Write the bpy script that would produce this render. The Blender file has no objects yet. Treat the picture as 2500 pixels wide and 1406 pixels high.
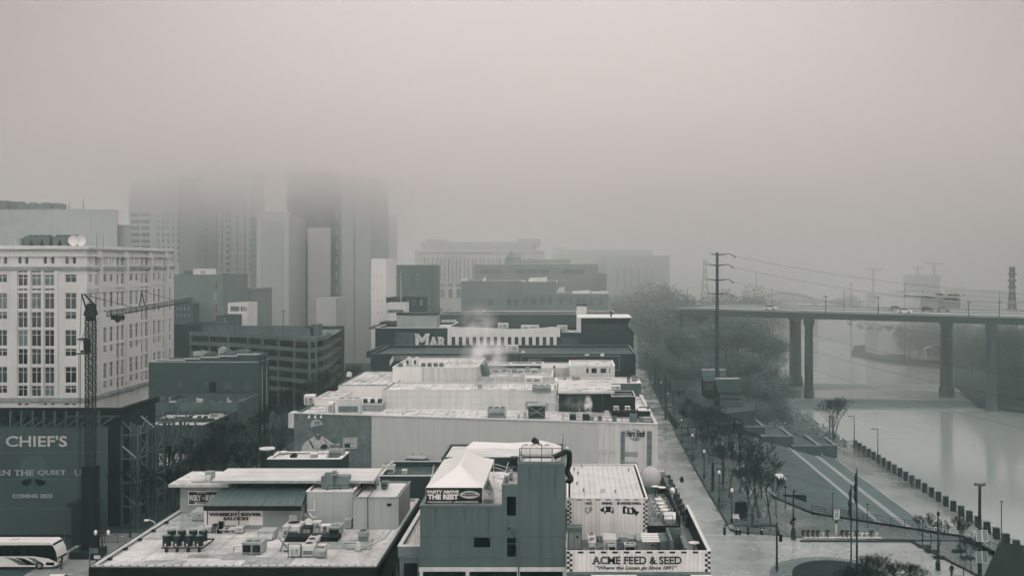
import bpy,math,random
from mathutils import Vector
# ------------------------------------------------------------------ camera, sky, sun, exposure
S=bpy.context.scene
COL=S.collection
F,VX,VY,H=2500.0,1390.0,643.0,40.0
cam=bpy.data.objects.new('camera',bpy.data.cameras.new('camera'));COL.objects.link(cam)
cam.location=(0,0,H);cam.rotation_euler=(math.pi/2,0,0)
cam.data.sensor_width=36;cam.data.lens=36
cam.data.shift_x=-140/2500;cam.data.shift_y=-60/2500
cam.data.clip_start=0.5;cam.data.clip_end=8000
S.camera=cam
SUN_EL,SUN_AZ=42,150
SKY_S,ZENITH,GLOW_LO,BACK=0.119,1.45, .2,2.05
ANISO= .8
wd=bpy.data.worlds.new('World');S.world=wd;wd.use_nodes=True
nt=wd.node_tree;bgn=nt.nodes['Background']
sky=nt.nodes.new('ShaderNodeTexSky');sky.sky_type='NISHITA';sky.sun_disc=False
sky.sun_elevation=math.radians(SUN_EL);sky.sun_rotation=math.radians(SUN_AZ)
sky.air_density=1.0;sky.dust_density=6.0;sky.ozone_density=1.0
bw=nt.nodes.new('ShaderNodeRGBToBW');nt.links.new(sky.outputs[0],bw.inputs[0])
mx=nt.nodes.new('ShaderNodeMix');mx.data_type='RGBA';mx.inputs['Factor'].default_value=0.86
mx.inputs['B'].default_value=(10.4,10.4,10.4,1)
nt.links.new(bw.outputs[0],mx.inputs['A'])
tn=nt.nodes.new('ShaderNodeMix');tn.data_type='RGBA';tn.blend_type='MULTIPLY';tn.inputs['Factor'].default_value=1
tn.inputs['B'].default_value=(1.0,0.893,0.873,1)  # the overcast is pinkish grey
nt.links.new(mx.outputs['Result'],tn.inputs['A'])
# overcast luminance: added lift along the horizon, overhead, ahead, and behind for the walls
tcw=nt.nodes.new('ShaderNodeTexCoord');spw=nt.nodes.new('ShaderNodeSeparateXYZ');nt.links.new(tcw.outputs['Generated'],spw.inputs[0])
def wmap(sock,a,b,c,d):
    q=nt.nodes.new('ShaderNodeMapRange');q.interpolation_type='SMOOTHSTEP';nt.links.new(sock,q.inputs['Value'])
    q.inputs['From Min'].default_value=a;q.inputs['From Max'].default_value=b;q.inputs['To Min'].default_value=c;q.inputs['To Max'].default_value=d;return q.outputs[0]
def wmath(op,a,b):
    q=nt.nodes.new('ShaderNodeMath');q.operation=op
    for i,v in enumerate((a,b)):
        if isinstance(v,(int,float)):q.inputs[i].default_value=v
        else:nt.links.new(v,q.inputs[i])
    return q.outputs[0]
zen=wmap(spw.outputs[2], .22, .95,1.0,ZENITH)
dotn=nt.nodes.new('ShaderNodeVectorMath');dotn.operation='DOT_PRODUCT';nt.links.new(tcw.outputs['Generated'],dotn.inputs[0]);dotn.inputs[1].default_value=(-.035, .985, .17)
glow=wmap(dotn.outputs['Value'], .86,1.0,GLOW_LO,1.0)
glow=wmath('MULTIPLY',wmath('MAXIMUM',glow,wmap(spw.outputs[2], .3, .7,GLOW_LO,1.0)),wmap(spw.outputs[1], .55,-.5,1.0,BACK))
low=wmap(spw.outputs[2],-.03, .12,6.5, .8)
nt.links.new(wmath('MULTIPLY',wmath('MULTIPLY',wmath('MULTIPLY',zen,low),glow),SKY_S),bgn.inputs['Strength'])
nt.links.new(tn.outputs['Result'],bgn.inputs['Color'])
sl=bpy.data.lights.new('sun','SUN');sl.energy=1.35;sl.angle=math.radians(25);sl.color=(1, .93, .9)
sun=bpy.data.objects.new('sun',sl);COL.objects.link(sun)
sun.rotation_euler=(math.radians(-(90-SUN_EL)),0,math.radians(-SUN_AZ));sun.location=(0,0,200)
S.view_settings.view_transform='Standard';S.view_settings.look='None'
S.view_settings.exposure=0.0;S.view_settings.gamma=1
cy=S.cycles
cy.max_bounces=22;cy.diffuse_bounces=3;cy.glossy_bounces=3;cy.transmission_bounces=4
cy.volume_bounces=20;cy.transparent_max_bounces=8;cy.use_denoising=True;cy.sample_clamp_indirect=6

HAZE_D= .0006
CLOUD_D=[.0003, .001, .0022, .004, .0065, .010, .013, .014, .007]
HAZE_C,CLOUD_C=(.76,1, .98,1),(1, .975, .97,1)
BANKS=[(200,320, .0006),(320,500, .0021),(500,3449, .0036)]

# ------------------------------------------------------------------ projection helpers (photo pixels at a chosen real distance)
def PX(px,Y):return(px-VX)*Y/F
def PZ(py,Y):return H-(py-VY)*Y/F
def GY(py,z=0.0):return(H-z)*F/(py-VY)

# ------------------------------------------------------------------ materials
def T(v):
    ks=[(0, .3),(.02, .38),(.06, .5),(.12, .66),(.22, .82),(.4, .93),(.6,1.0),(.9,1.04)]
    r=ks[-1][1]
    for(a,ra),(b,rb)in zip(ks,ks[1:]):
        if v<=b:r=ra+(rb-ra)*(v-a)/(b-a);break
    return(min(.95,v*r),v,v* .975,1)
MATS={}
def mat(key,v=.3,rough=.85,metal=0.0,n=.25,sc=.35,streak=0,ribs=0,rib_axis=0,bump=0,brick=0,spec=.5,rn=0,fine=0):
    """procedural material: base value v, big noise blotches n, vertical streaks, panel ribs every `ribs` m, wet patches rn"""
    if key in MATS:return MATS[key]
    m=bpy.data.materials.new(key);m.use_nodes=True;t=m.node_tree;b=t.nodes['Principled BSDF'];L=t.links.new
    v*=min(1, .6+1.7*v)
    b.inputs['Roughness'].default_value=rough;b.inputs['Metallic'].default_value=metal
    b.inputs['Specular IOR Level'].default_value=spec if v> .045 or spec!= .5 else .2
    geo=t.nodes.new('ShaderNodeNewGeometry')
    def noise(scale,vec=None,det=4):
        q=t.nodes.new('ShaderNodeTexNoise');q.inputs['Scale'].default_value=scale;q.inputs['Detail'].default_value=det
        q.inputs['Roughness'].default_value= .62
        L(vec if vec else geo.outputs['Position'],q.inputs['Vector']);return q.outputs['Fac']
    def vmul(x,y,z):
        q=t.nodes.new('ShaderNodeVectorMath');q.operation='MULTIPLY';q.inputs[1].default_value=(x,y,z)
        L(geo.outputs['Position'],q.inputs[0]);return q.outputs[0]
    def rng(fac,a,b2,lo=.3,hi=.7):
        q=t.nodes.new('ShaderNodeMapRange');L(fac,q.inputs['Value'])
        q.inputs['From Min'].default_value=lo;q.inputs['From Max'].default_value=hi
        q.inputs['To Min'].default_value=a;q.inputs['To Max'].default_value=b2;return q.outputs[0]
    def mul(a,b2):
        q=t.nodes.new('ShaderNodeMath');q.operation='MULTIPLY';L(a,q.inputs[0]);L(b2,q.inputs[1]);return q.outputs[0]
    f=rng(noise(sc),1-n,1+n* .6)
    if fine:f=mul(f,rng(noise(6.0),1-fine,1+fine))
    if streak:f=mul(f,rng(noise(1.3,vmul(1.6,1.6, .09)),1-streak,1.05, .35, .62))
    if ribs:
        sx=t.nodes.new('ShaderNodeSeparateXYZ');L(geo.outputs['Position'],sx.inputs[0])
        q=t.nodes.new('ShaderNodeMath');q.operation='MULTIPLY';L(sx.outputs[rib_axis],q.inputs[0]);q.inputs[1].default_value=1/ribs
        q2=t.nodes.new('ShaderNodeMath');q2.operation='FRACT';L(q.outputs[0],q2.inputs[0])
        f=mul(f,rng(q2.outputs[0], .74,1,min(.1, .02/ribs),min(.2, .1/ribs)))
    if brick:
        br=t.nodes.new('ShaderNodeTexBrick');br.inputs['Scale'].default_value=brick
        br.inputs['Color1'].default_value=(.9, .9, .9,1);br.inputs['Color2'].default_value=(1.15,1.15,1.15,1);br.inputs['Mortar'].default_value=(.7, .7, .7,1)
        br.inputs['Mortar Size'].default_value= .03
        cb=t.nodes.new('ShaderNodeCombineXYZ');sp=t.nodes.new('ShaderNodeSeparateXYZ');L(geo.outputs['Position'],sp.inputs[0])
        ad=t.nodes.new('ShaderNodeMath');L(sp.outputs[0],ad.inputs[0]);L(sp.outputs[1],ad.inputs[1])
        L(ad.outputs[0],cb.inputs[0]);L(sp.outputs[2],cb.inputs[1]);L(cb.outputs[0],br.inputs['Vector']);f=mul(f,br.outputs['Color'])
    c=t.nodes.new('ShaderNodeMix');c.data_type='RGBA';c.blend_type='MULTIPLY';c.inputs['Factor'].default_value=1
    c.inputs['A'].default_value=T(v);L(f,c.inputs['B']);L(c.outputs['Result'],b.inputs['Base Color'])
    if rn:L(rng(noise(sc*1.7),rough-rn,rough+rn, .4, .6),b.inputs['Roughness'])
    if bump:
        bp=t.nodes.new('ShaderNodeBump');bp.inputs['Strength'].default_value=1;bp.inputs['Distance'].default_value=bump
        L(noise(1.1,None,6),bp.inputs['Height']);L(bp.outputs[0],b.inputs['Normal'])
    MATS[key]=m;return m

WHITE=mat('painted_white', .62, .6,n=.07,streak=.08)
PALE=mat('pale_paint', .5, .8,n=.1,streak=.12)
ROOFW=mat('white_membrane_roof', .52, .38,n=.34,sc=.2,fine=.14,rn=.18)
ROOFG=mat('wet_grey_roof', .5, .3,n=.35,sc=.22,fine=.15,rn=.2)
ROOFD=mat('dark_tar_roof', .07, .6,n=.4,sc=.2)
GALV=mat('galvanised_sheet', .3, .5,n=.2,sc=.8,streak=.2)
GALVL=mat('light_sheet_metal', .5, .5,n=.15,sc=.8,streak=.15)
GALVD=mat('dark_sheet_metal', .14, .5,n=.2,sc=.8)
BLACK=mat('near_black', .012, .6,n=.2)
DARK=mat('dark_paint', .03, .6,n=.2)
STEEL=mat('dark_steel', .035, .5,n=.2)
STEELL=mat('weathered_steel', .1, .6,n=.3)
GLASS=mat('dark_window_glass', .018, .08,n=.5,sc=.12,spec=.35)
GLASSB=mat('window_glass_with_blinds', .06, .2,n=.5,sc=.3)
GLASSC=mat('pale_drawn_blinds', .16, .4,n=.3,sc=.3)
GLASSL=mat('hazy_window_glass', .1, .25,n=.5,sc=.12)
FRAMEW=mat('white_window_frame', .6, .6,n=.05)
CONC=mat('concrete', .3, .85,n=.2,sc=.4,streak=.2)
CONCD=mat('weathered_concrete', .15, .85,n=.25,sc=.4,streak=.3)
CREAM=mat('cream_stucco', .52, .85,n=.07,sc=.1,streak=.07)
BRICKD=mat('dark_brick', .065, .9,n=.3,sc=.25,streak=.2,fine=.15)
BRICKM=mat('worn_brick', .12, .9,n=.3,sc=.3,streak=.25,fine=.2)
TARP=mat('white_tent_fabric', .56, .55,n=.05,sc=.5)
BARK=mat('wet_bark', .035, .9,n=.3)
TWIG=mat('bare_twigs', .05, .9,n=.3)
TWIGD=mat('dark_bare_twigs', .022, .9,n=.3)

# ------------------------------------------------------------------ mesh builder and scene graph
class MB:
    def __init__(s):s.v=[];s.f=[];s.mi=[];s.m=0
    def face(s,pts):
        i=len(s.v);s.v+=[tuple(p)for p in pts];s.f.append(tuple(range(i,i+len(pts))));s.mi.append(s.m);return s
    def box(s,x0,x1,y0,y1,z0,z1):
        i=len(s.v);s.v+=[(x,y,z)for z in(z0,z1)for y in(y0,y1)for x in(x0,x1)]
        for q in((0,2,3,1),(4,5,7,6),(0,1,5,4),(2,6,7,3),(0,4,6,2),(1,3,7,5)):s.f.append(tuple(i+k for k in q));s.mi.append(s.m)
        return s
    def prism(s,pts,z0,z1):  # pts counter-clockwise (x, y)
        n=len(pts);i=len(s.v)
        s.v+=[(x,y,z0)for x,y in pts]+[(x,y,z1)for x,y in pts]
        s.f.append(tuple(i+k for k in range(n-1,-1,-1)));s.f.append(tuple(i+n+k for k in range(n)));s.mi+=[s.m,s.m]
        for k in range(n):
            j=(k+1)%n;s.f.append((i+k,i+j,i+n+j,i+n+k));s.mi.append(s.m)
        return s
    def hull(s,a,b):  # two rings of equal length, closed
        n=len(a);i=len(s.v);s.v+=[tuple(p)for p in a]+[tuple(p)for p in b]
        s.f.append(tuple(i+k for k in range(n-1,-1,-1)));s.f.append(tuple(i+n+k for k in range(n)));s.mi+=[s.m,s.m]
        for k in range(n):
            j=(k+1)%n;s.f.append((i+k,i+j,i+n+j,i+n+k));s.mi.append(s.m)
        return s
    def tube(s,a,b,r0,r1=None,n=6):
        a=Vector(a);b=Vector(b);r1=r0 if r1 is None else r1;d=(b-a)
        if d.length<1e-6:return s
        d.normalize();u=d.orthogonal().normalized();w=d.cross(u)
        R=lambda c,r:[c+(u*math.cos(2*math.pi*k/n)+w*math.sin(2*math.pi*k/n))*r for k in range(n)]
        return s.hull(R(a,r0),R(b,r1))
    def path(s,pts,r,n=8):
        for a,b in zip(pts,pts[1:]):s.tube(a,b,r,r,n)
        return s
    def bar(s,a,b,w):  # square bar
        return s.tube(a,b,w* .7071,w* .7071,4)
    def cyl(s,x,y,z0,z1,r,r1=None,n=16):return s.tube((x,y,z0),(x,y,z1),r,r1,n)
    def rev(s,x,y,prof,n=12):  # prof [(r, z)...]
        for(r0,z0),(r1,z1)in zip(prof,prof[1:]):
            if abs(z1-z0)<1e-5:z1+=1e-4
            s.tube((x,y,z0),(x,y,z1),max(r0, .002),max(r1, .002),n)
        return s
    def build(s,name,m,parent=None,origin=None,smooth=False):
        me=bpy.data.meshes.new(name)
        if parent is not None:origin=wloc(parent)
        if origin is None:
            xs=[p[0]for p in s.v];ys=[p[1]for p in s.v];zs=[p[2]for p in s.v]
            origin=((min(xs)+max(xs))/2,(min(ys)+max(ys))/2,min(zs))
        ox,oy,oz=origin
        me.from_pydata([(x-ox,y-oy,z-oz)for x,y,z in s.v],[],s.f)
        for k in(m if isinstance(m,(list,tuple))else[m]):me.materials.append(k)
        if isinstance(m,(list,tuple)):me.polygons.foreach_set('material_index',s.mi)
        if smooth:me.polygons.foreach_set('use_smooth',[True]*len(me.polygons))
        me.update()
        o=bpy.data.objects.new(name,me);COL.objects.link(o)
        if parent is not None:o.parent=parent
        else:o.location=origin
        return o
def wloc(o):
    v=Vector((0,0,0))
    while o is not None:v=v+Vector(o.location);o=o.parent
    return v
def tag(o,label=None,cat=None,group=None,kind=None):
    if label:o['label']=label
    if cat:o['category']=cat
    if group:o['group']=group
    if kind:o['kind']=kind
    return o
def thing(name,label,cat,loc,group=None):
    o=bpy.data.objects.new(name,None);COL.objects.link(o);o.location=loc;o.empty_display_size= .5
    return tag(o,label,cat,group)
def struct(mb,name,m):return tag(mb.build(name,m),kind='structure')
def copy_tree(o,parent=None):
    c=o.copy();COL.objects.link(c)
    if parent is not None:c.parent=parent
    for ch in[x for x in KIDS.get(o.name,[])]:copy_tree(ch,c)
    return c
KIDS={}
def reg(root):  # remember children once so copies are quick
    def rec(o):
        KIDS[o.name]=list(o.children)
        for c in o.children:rec(c)
    bpy.context.view_layer.update();rec(root)
def dup(root,loc,rz=0,label=None,group=None,sc=None):
    c=copy_tree(root);c.location=loc;c.rotation_euler=(0,0,rz)
    if label:c['label']=label
    if group:c['group']=group
    if sc:c.scale=(sc,sc,sc)if not isinstance(sc,tuple)else sc
    return c

# ------------------------------------------------------------------ wall planes
class Plane:
    def __init__(s,p0,p1):  # from p0 to p1 (x, y); outward normal on the right hand of the direction
        s.o=p0;L=math.hypot(p1[0]-p0[0],p1[1]-p0[1]);s.L=L
        s.u=((p1[0]-p0[0])/L,(p1[1]-p0[1])/L);s.n=(s.u[1],-s.u[0])
    def pt(s,a,z,d=0):return(s.o[0]+s.u[0]*a+s.n[0]*d,s.o[1]+s.u[1]*a+s.n[1]*d,z)
    def px(s,x,y):
        a=(x-VX)/F;t=(s.n[0]*s.o[0]+s.n[1]*s.o[1])/(s.n[0]*a+s.n[1])
        return((a*t-s.o[0])*s.u[0]+(t-s.o[1])*s.u[1],H-(y-VY)*t/F)
    def rect(s,x0,x1,y0,y1):
        a=s.px(x0,y1);b=s.px(x1,y0);c=s.px(x0,y0)
        return(min(a[0],b[0]),max(a[0],b[0]),a[1],c[1])
    def slab(s,mb,a0,a1,z0,z1,d0,d1):  # a box standing off the wall from d0 to d1
        A=[s.pt(a0,z0,d0),s.pt(a1,z0,d0),s.pt(a1,z1,d0),s.pt(a0,z1,d0)]
        B=[s.pt(a0,z0,d1),s.pt(a1,z0,d1),s.pt(a1,z1,d1),s.pt(a0,z1,d1)]
        mb.hull(A,B);return mb
def wallgrid(mb,P,a0,a1,z0,z1,holes,rec):
    hs=[(max(a0,h[0]),min(a1,h[1]),max(z0,h[2]),min(z1,h[3]))for h in holes]
    hs=[h for h in hs if h[1]-h[0]> .02 and h[3]-h[2]> .02]
    A=sorted(set([a0,a1]+[round(h[0],4)for h in hs]+[round(h[1],4)for h in hs]))
    Z=sorted(set([z0,z1]+[round(h[2],4)for h in hs]+[round(h[3],4)for h in hs]))
    for i in range(len(A)-1):
        k0=None
        for k in range(len(Z)-1):
            ca=(A[i]+A[i+1])/2;cz=(Z[k]+Z[k+1])/2
            hit=any(h[0]<ca<h[1]and h[2]<cz<h[3]for h in hs)
            if not hit and k0 is None:k0=k
            if k0 is not None and(hit or k==len(Z)-2):
                top=Z[k]if hit else Z[k+1]
                mb.face([P.pt(A[i],Z[k0]),P.pt(A[i+1],Z[k0]),P.pt(A[i+1],top),P.pt(A[i],top)]);k0=None
    for h in hs:
        c=[(h[0],h[2]),(h[1],h[2]),(h[1],h[3]),(h[0],h[3])]
        for(p,q)in zip(c,c[1:]+c[:1]):
            mb.face([P.pt(*p),P.pt(*q),P.pt(q[0],q[1],-rec),P.pt(p[0],p[1],-rec)])
def window_mb(mb,P,h,rec,cols,rows,fw=.09):
    a0,a1,z0,z1=h[:4];mb.m=0
    mb.face([P.pt(a0,z0,-rec),P.pt(a1,z0,-rec),P.pt(a1,z1,-rec),P.pt(a0,z1,-rec)])
    mb.m=1;d0,d1=-rec+ .01,-rec+ .09
    if fw<=0:return
    P.slab(mb,a0,a0+fw,z0,z1,d0,d1);P.slab(mb,a1-fw,a1,z0,z1,d0,d1)
    P.slab(mb,a0+fw,a1-fw,z0,z0+fw,d0,d1);P.slab(mb,a0+fw,a1-fw,z1-fw,z1,d0,d1)
    for c in range(1,cols):
        a=a0+(a1-a0)*c/cols;P.slab(mb,a-fw* .5,a+fw* .5,z0+fw,z1-fw,d0,d1+ .005)
    for r in range(1,rows):
        z=z0+(z1-z0)*(r if rows>2 else r*1.36)/rows;P.slab(mb,a0+fw,a1-fw,z-fw* .45,z+fw* .45,d0,d1)
def building(name,label,foot,z0,z1,wallm,roofm,wins={},cat='building',ph=.9,rec=.22,glass=GLASS,frame=FRAMEW,fw=.09,coping=None,cw=.35,group=None,nmax=100,wname='window',back=True):
    """foot counter-clockwise; wins {edge: [(a0,a1,z0,z1,cols,rows)...]}; parapet ph high with coping"""
    cx=sum(p[0]for p in foot)/len(foot);cyy=sum(p[1]for p in foot)/len(foot)
    root=thing(name,label,cat,(cx,cyy,z0),group);n=len(foot);w=MB();planes=[]
    allw=[]
    for i in range(n):
        P=Plane(foot[i],foot[(i+1)%n]);planes.append(P)
        hs=wins.get(i,[]);wallgrid(w,P,0,P.L,z0,z1,hs,rec)
        allw+=[((h[1]-h[0])*(h[3]-h[2])/(max(60,abs(P.pt(h[0],0)[1]))**2),P,h)for h in hs if h[0]>-.5 and h[1]<P.L+ .5]
    # inner face of the parapet and the roof deck
    t= .3
    inner=[]
    for i in range(n):
        P=planes[i];Q=planes[i-1]
        bx=-(P.n[0]+Q.n[0]);by=-(P.n[1]+Q.n[1]);k=t/max(.35,(1+P.n[0]*Q.n[0]+P.n[1]*Q.n[1]))
        inner.append((foot[i][0]+bx*k,foot[i][1]+by*k))
    for i in range(n):
        j=(i+1)%n
        w.face([(*inner[j],z1-ph),(*inner[i],z1-ph),(*inner[i],z1),(*inner[j],z1)])
    w.build('wall',wallm,root)
    r=MB();r.face([(*p,z1-ph)for p in inner]);r.build('roof',roofm,root)
    c=MB();e= .06
    for i in range(n):
        j=(i+1)%n;P=planes[i];Q=planes[i-1];R2=planes[j]
        def off(idx,A,B,k):
            d=max(.35,1+A.n[0]*B.n[0]+A.n[1]*B.n[1]);return(foot[idx][0]+(A.n[0]+B.n[0])*k/d,foot[idx][1]+(A.n[1]+B.n[1])*k/d)
        a,b=off(i,P,Q,e),off(j,P,R2,e);ai,bi=off(i,P,Q,-cw),off(j,P,R2,-cw)
        lo,hi=z1+ .003,z1+ .12
        c.hull([(*a,lo),(*b,lo),(*bi,lo),(*ai,lo)],[(*a,hi),(*b,hi),(*bi,hi),(*ai,hi)])
    c.build('coping',coping or wallm,root)
    allw.sort(key=lambda q:-q[0])
    gr=random.Random(len(allw)+int(z1*7));pick=(lambda:gr.choice([GLASS]*5+[GLASSB]*3+[GLASSC]))if glass is GLASS else(lambda:glass)
    for _,P,h in allw[:nmax]:
        m=MB();window_mb(m,P,h,rec,h[4]if len(h)>4 else 1,h[5]if len(h)>5 else 1,fw);m.build(wname,[pick(),frame],root)
    if len(allw)>nmax:
        m=MB()
        for _,P,h in allw[nmax:]:window_mb(m,P,h,rec,h[4]if len(h)>4 else 1,h[5]if len(h)>5 else 1,fw)
        tag(m.build(wname,[glass,frame],root),kind='stuff')
    root_planes[root.name]=planes
    return root,planes
root_planes={}
def seams(root,pts,n,m,w=.05,name='roof_seam',d=0):  # thin sheet seams across a roof: corner points counter-clockwise from front left
    a,b,c,e=[Vector(p)for p in pts];q=MB()
    for k in range(1,n):
        t_=k/n;p0,p1=(a.lerp(b,t_),e.lerp(c,t_))if d==0 else(a.lerp(e,t_),b.lerp(c,t_));q.tube(p0,p1,w,w,4)
    return q.build(name,m,root)
def rectfoot(x0,x1,y0,y1):return[(x0,y0),(x1,y0),(x1,y1),(x0,y1)]  # edges: 0 front, 1 right, 2 back, 3 left

# ------------------------------------------------------------------ lettering
def text_mb(body,bold=0.0,shear=0.0):
    cu=bpy.data.curves.new('lettering','FONT');cu.body=body;cu.offset=bold;cu.shear=shear;cu.resolution_u=3
    cu.fill_mode='BOTH';cu.extrude= .03
    ob=bpy.data.objects.new('lettering',cu);me=bpy.data.meshes.new_from_object(ob)
    vs=[tuple(v.co)for v in me.vertices];fs=[tuple(p.vertices)for p in me.polygons]
    top=max(v[1]for v in vs);segs=set()
    for e in me.edges:
        a,b=vs[e.vertices[0]],vs[e.vertices[1]]
        if abs(a[1]-b[1])< .004 and .03<abs(a[0]-b[0])< .3 and(abs(a[1])< .02+bold or abs(a[1]- .73)< .06):
            segs.add((round(min(a[0],b[0]),3),round(max(a[0],b[0]),3),0 if a[1]< .3 else 1,round(a[1],3)))
    bpy.data.objects.remove(ob);bpy.data.curves.remove(cu);bpy.data.meshes.remove(me)
    return vs,fs,segs
def text_on(P,body,rect,m,parent,d=.04,bold=.0,shear=0.0,serif=0,name='lettering',arc=0):
    vs,fs,segs=text_mb(body,bold,shear);x0=min(v[0]for v in vs);x1=max(v[0]for v in vs);y0=min(v[1]for v in vs);y1=max(v[1]for v in vs)
    a0,a1,z0,z1=rect;mb=MB();sx=(a1-a0)/(x1-x0);sz=(z1-z0)/(y1-y0)
    for x,y,z in vs:
        mb.v.append(P.pt(a0+(x-x0)*sx,z0+(y-y0)*sz+arc*(1-(2*(x-x0)/(x1-x0)-1)**2),d+(.03 if z>0 else 0)))
    mb.f=list(fs);mb.mi=[0]*len(fs)
    if serif:
        for(xa,xb,top,y)in segs:
            e=serif;za=z0+(y-y0)*sz;th= .1*sz
            P.slab(mb,a0+(xa-e-x0)*sx,a0+(xb+e-x0)*sx,za if not top else za-th,za+th if not top else za,d+ .001,d+ .034)
    return mb.build(name,m,parent)
def quad_on(P,mb,rect,d0=.0,d1=.03):return P.slab(mb,rect[0],rect[1],rect[2],rect[3],d0,d1)
# ------------------------------------------------------------------ setting: ground, streets, slope, river
R=random.Random(5)
ASPH=mat('wet_asphalt', .075, .34,n=.35,sc=.09,fine=.12,rn=.14,spec=.6)
ASPHF=mat('wet_asphalt_street', .28, .24,n=.28,sc=.07,fine=.1,rn=.16,spec=.7)
PAVE=mat('wet_paving', .13, .34,n=.3,sc=.12,fine=.12,rn=.14,spec=.6)
PAVED=mat('dark_brick_paving', .06, .5,n=.35,sc=.15,fine=.2,rn=.15)
PROM=mat('flooded_promenade', .24, .16,n=.3,sc=.07,fine=.05,rn=.1,spec=.8,bump=.012)
GRASS=mat('wet_winter_grass', .095, .9,n=.45,sc=.22,fine=.4)
GRASSD=mat('dark_grass_bed', .028, .9,n=.3,sc=.3,fine=.25)
STEPM=mat('worn_slope_turf', .115, .8,n=.2,sc=.2,fine=.15)
STRIPE=mat('pale_concrete_steps', .24, .7,n=.15,sc=.5)
SOIL=mat('dark_ground', .06, .95,n=.35,sc=.02,fine=.1)
LINE=mat('worn_white_road_paint', .42, .6,n=.35,sc=1.2)
KERBM=mat('dark_wet_kerb', .035, .6,n=.25)
def sheet(pts,z,name,m):
    b=MB();b.face([(x,y,z)for x,y in pts]);return struct(b,name,m)
struct(MB().box(-2200,2400,-250,3400,-10.2,-9.6),'ground',SOIL)
# the river bends away to the right with distance
bank=[(73.5,40),(73.5,262),(74,346),(95,450),(134,609),(180,764),(300,1000),(520,1300),(900,1500)]
riv=MB();riv.face([(60,20,-7.35),(2300,20,-7.35),(2300,1900,-7.35),(60,1900,-7.35)])
WATER=bpy.data.materials.new('river_water');WATER.use_nodes=True
def water_nodes():
    t=WATER.node_tree;b=t.nodes['Principled BSDF'];L=t.links.new
    b.inputs['Base Color'].default_value=T(.3);b.inputs['IOR'].default_value=1.33;b.inputs['Specular IOR Level'].default_value=1.0
    g=t.nodes.new('ShaderNodeNewGeometry');vm=t.nodes.new('ShaderNodeVectorMath');vm.operation='MULTIPLY';vm.inputs[1].default_value=(.25,1,1);L(g.outputs['Position'],vm.inputs[0])
    n=t.nodes.new('ShaderNodeTexNoise');n.inputs['Scale'].default_value= .9;n.inputs['Detail'].default_value=4;L(vm.outputs[0],n.inputs['Vector'])
    bp=t.nodes.new('ShaderNodeBump');bp.inputs['Distance'].default_value= .035;L(n.outputs['Fac'],bp.inputs['Height']);L(bp.outputs[0],b.inputs['Normal'])
    # wind-ruffled bands across the river, their dimmer reflection painted in as darker base colour
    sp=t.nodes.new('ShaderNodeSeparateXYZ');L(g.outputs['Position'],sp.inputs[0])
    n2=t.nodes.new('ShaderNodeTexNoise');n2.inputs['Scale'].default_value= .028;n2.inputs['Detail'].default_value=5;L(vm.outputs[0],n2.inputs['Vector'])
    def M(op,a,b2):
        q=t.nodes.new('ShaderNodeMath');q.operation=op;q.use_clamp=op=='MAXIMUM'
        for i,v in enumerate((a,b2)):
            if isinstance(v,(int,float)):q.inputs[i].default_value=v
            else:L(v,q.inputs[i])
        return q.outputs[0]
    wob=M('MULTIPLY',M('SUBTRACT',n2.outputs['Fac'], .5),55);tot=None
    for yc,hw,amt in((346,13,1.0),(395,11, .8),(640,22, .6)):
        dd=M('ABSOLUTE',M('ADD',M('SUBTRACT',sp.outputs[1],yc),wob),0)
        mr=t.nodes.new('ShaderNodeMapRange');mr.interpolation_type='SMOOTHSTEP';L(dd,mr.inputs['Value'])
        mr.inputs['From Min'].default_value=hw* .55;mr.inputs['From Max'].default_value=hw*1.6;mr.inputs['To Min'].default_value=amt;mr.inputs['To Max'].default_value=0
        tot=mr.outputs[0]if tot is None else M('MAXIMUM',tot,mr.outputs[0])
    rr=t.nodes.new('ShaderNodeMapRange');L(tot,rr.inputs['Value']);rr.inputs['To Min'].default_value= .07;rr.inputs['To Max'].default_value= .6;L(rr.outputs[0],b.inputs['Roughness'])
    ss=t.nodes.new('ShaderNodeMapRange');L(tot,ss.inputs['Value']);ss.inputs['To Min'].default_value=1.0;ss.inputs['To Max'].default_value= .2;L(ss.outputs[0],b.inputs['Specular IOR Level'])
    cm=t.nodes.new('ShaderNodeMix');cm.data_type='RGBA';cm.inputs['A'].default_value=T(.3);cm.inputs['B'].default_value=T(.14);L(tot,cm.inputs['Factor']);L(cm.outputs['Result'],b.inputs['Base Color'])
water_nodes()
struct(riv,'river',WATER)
# city land west of the river, with its bank down to the water
land=MB();land.face([(-2100,-200,-.06),(35.6,-200,-.06),(35.6,430,-.06),(-2100,430,-.06)])
far_=MB();far_.face([(-2100,430,-.06),(35.6,430,-.06),(35.6,700,-.06),(60,900,-.06),(140,1250,-.06),(500,1900,-.06),(500,3300,-.06),(-2100,3300,-.06)]);struct(far_,'far_city_ground',mat('far_city_mix', .24, .9,n=.3,sc=.03))
struct(land,'city_ground',SOIL)
bk=MB();top=[(35.6,256),(35.6,346),(48,450),(80,609),(110,764),(170,1000)];bot=[(73.5,256),(75,346),(96,450),(136,609),(182,764),(300,1000)]
for k in range(len(top)-1):bk.face([(*top[k],-.02),(*bot[k],-9),(*bot[k+1],-9),(*top[k+1],-.02)])
struct(bk,'river_bank',mat('brushy_bank', .05, .95,n=.4,sc=.15,fine=.3))
eb=MB();eb.prism([(134,336),(160,300),(900,200),(1500,900),(700,1500),(330,1000),(215,640),(160,575),(146,530),(152,490),(172,455),(150,400)],-9.5,-6.3);struct(eb,'far_bank',mat('dark_far_bank', .04, .95,n=.4,sc=.1,fine=.3))
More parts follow.
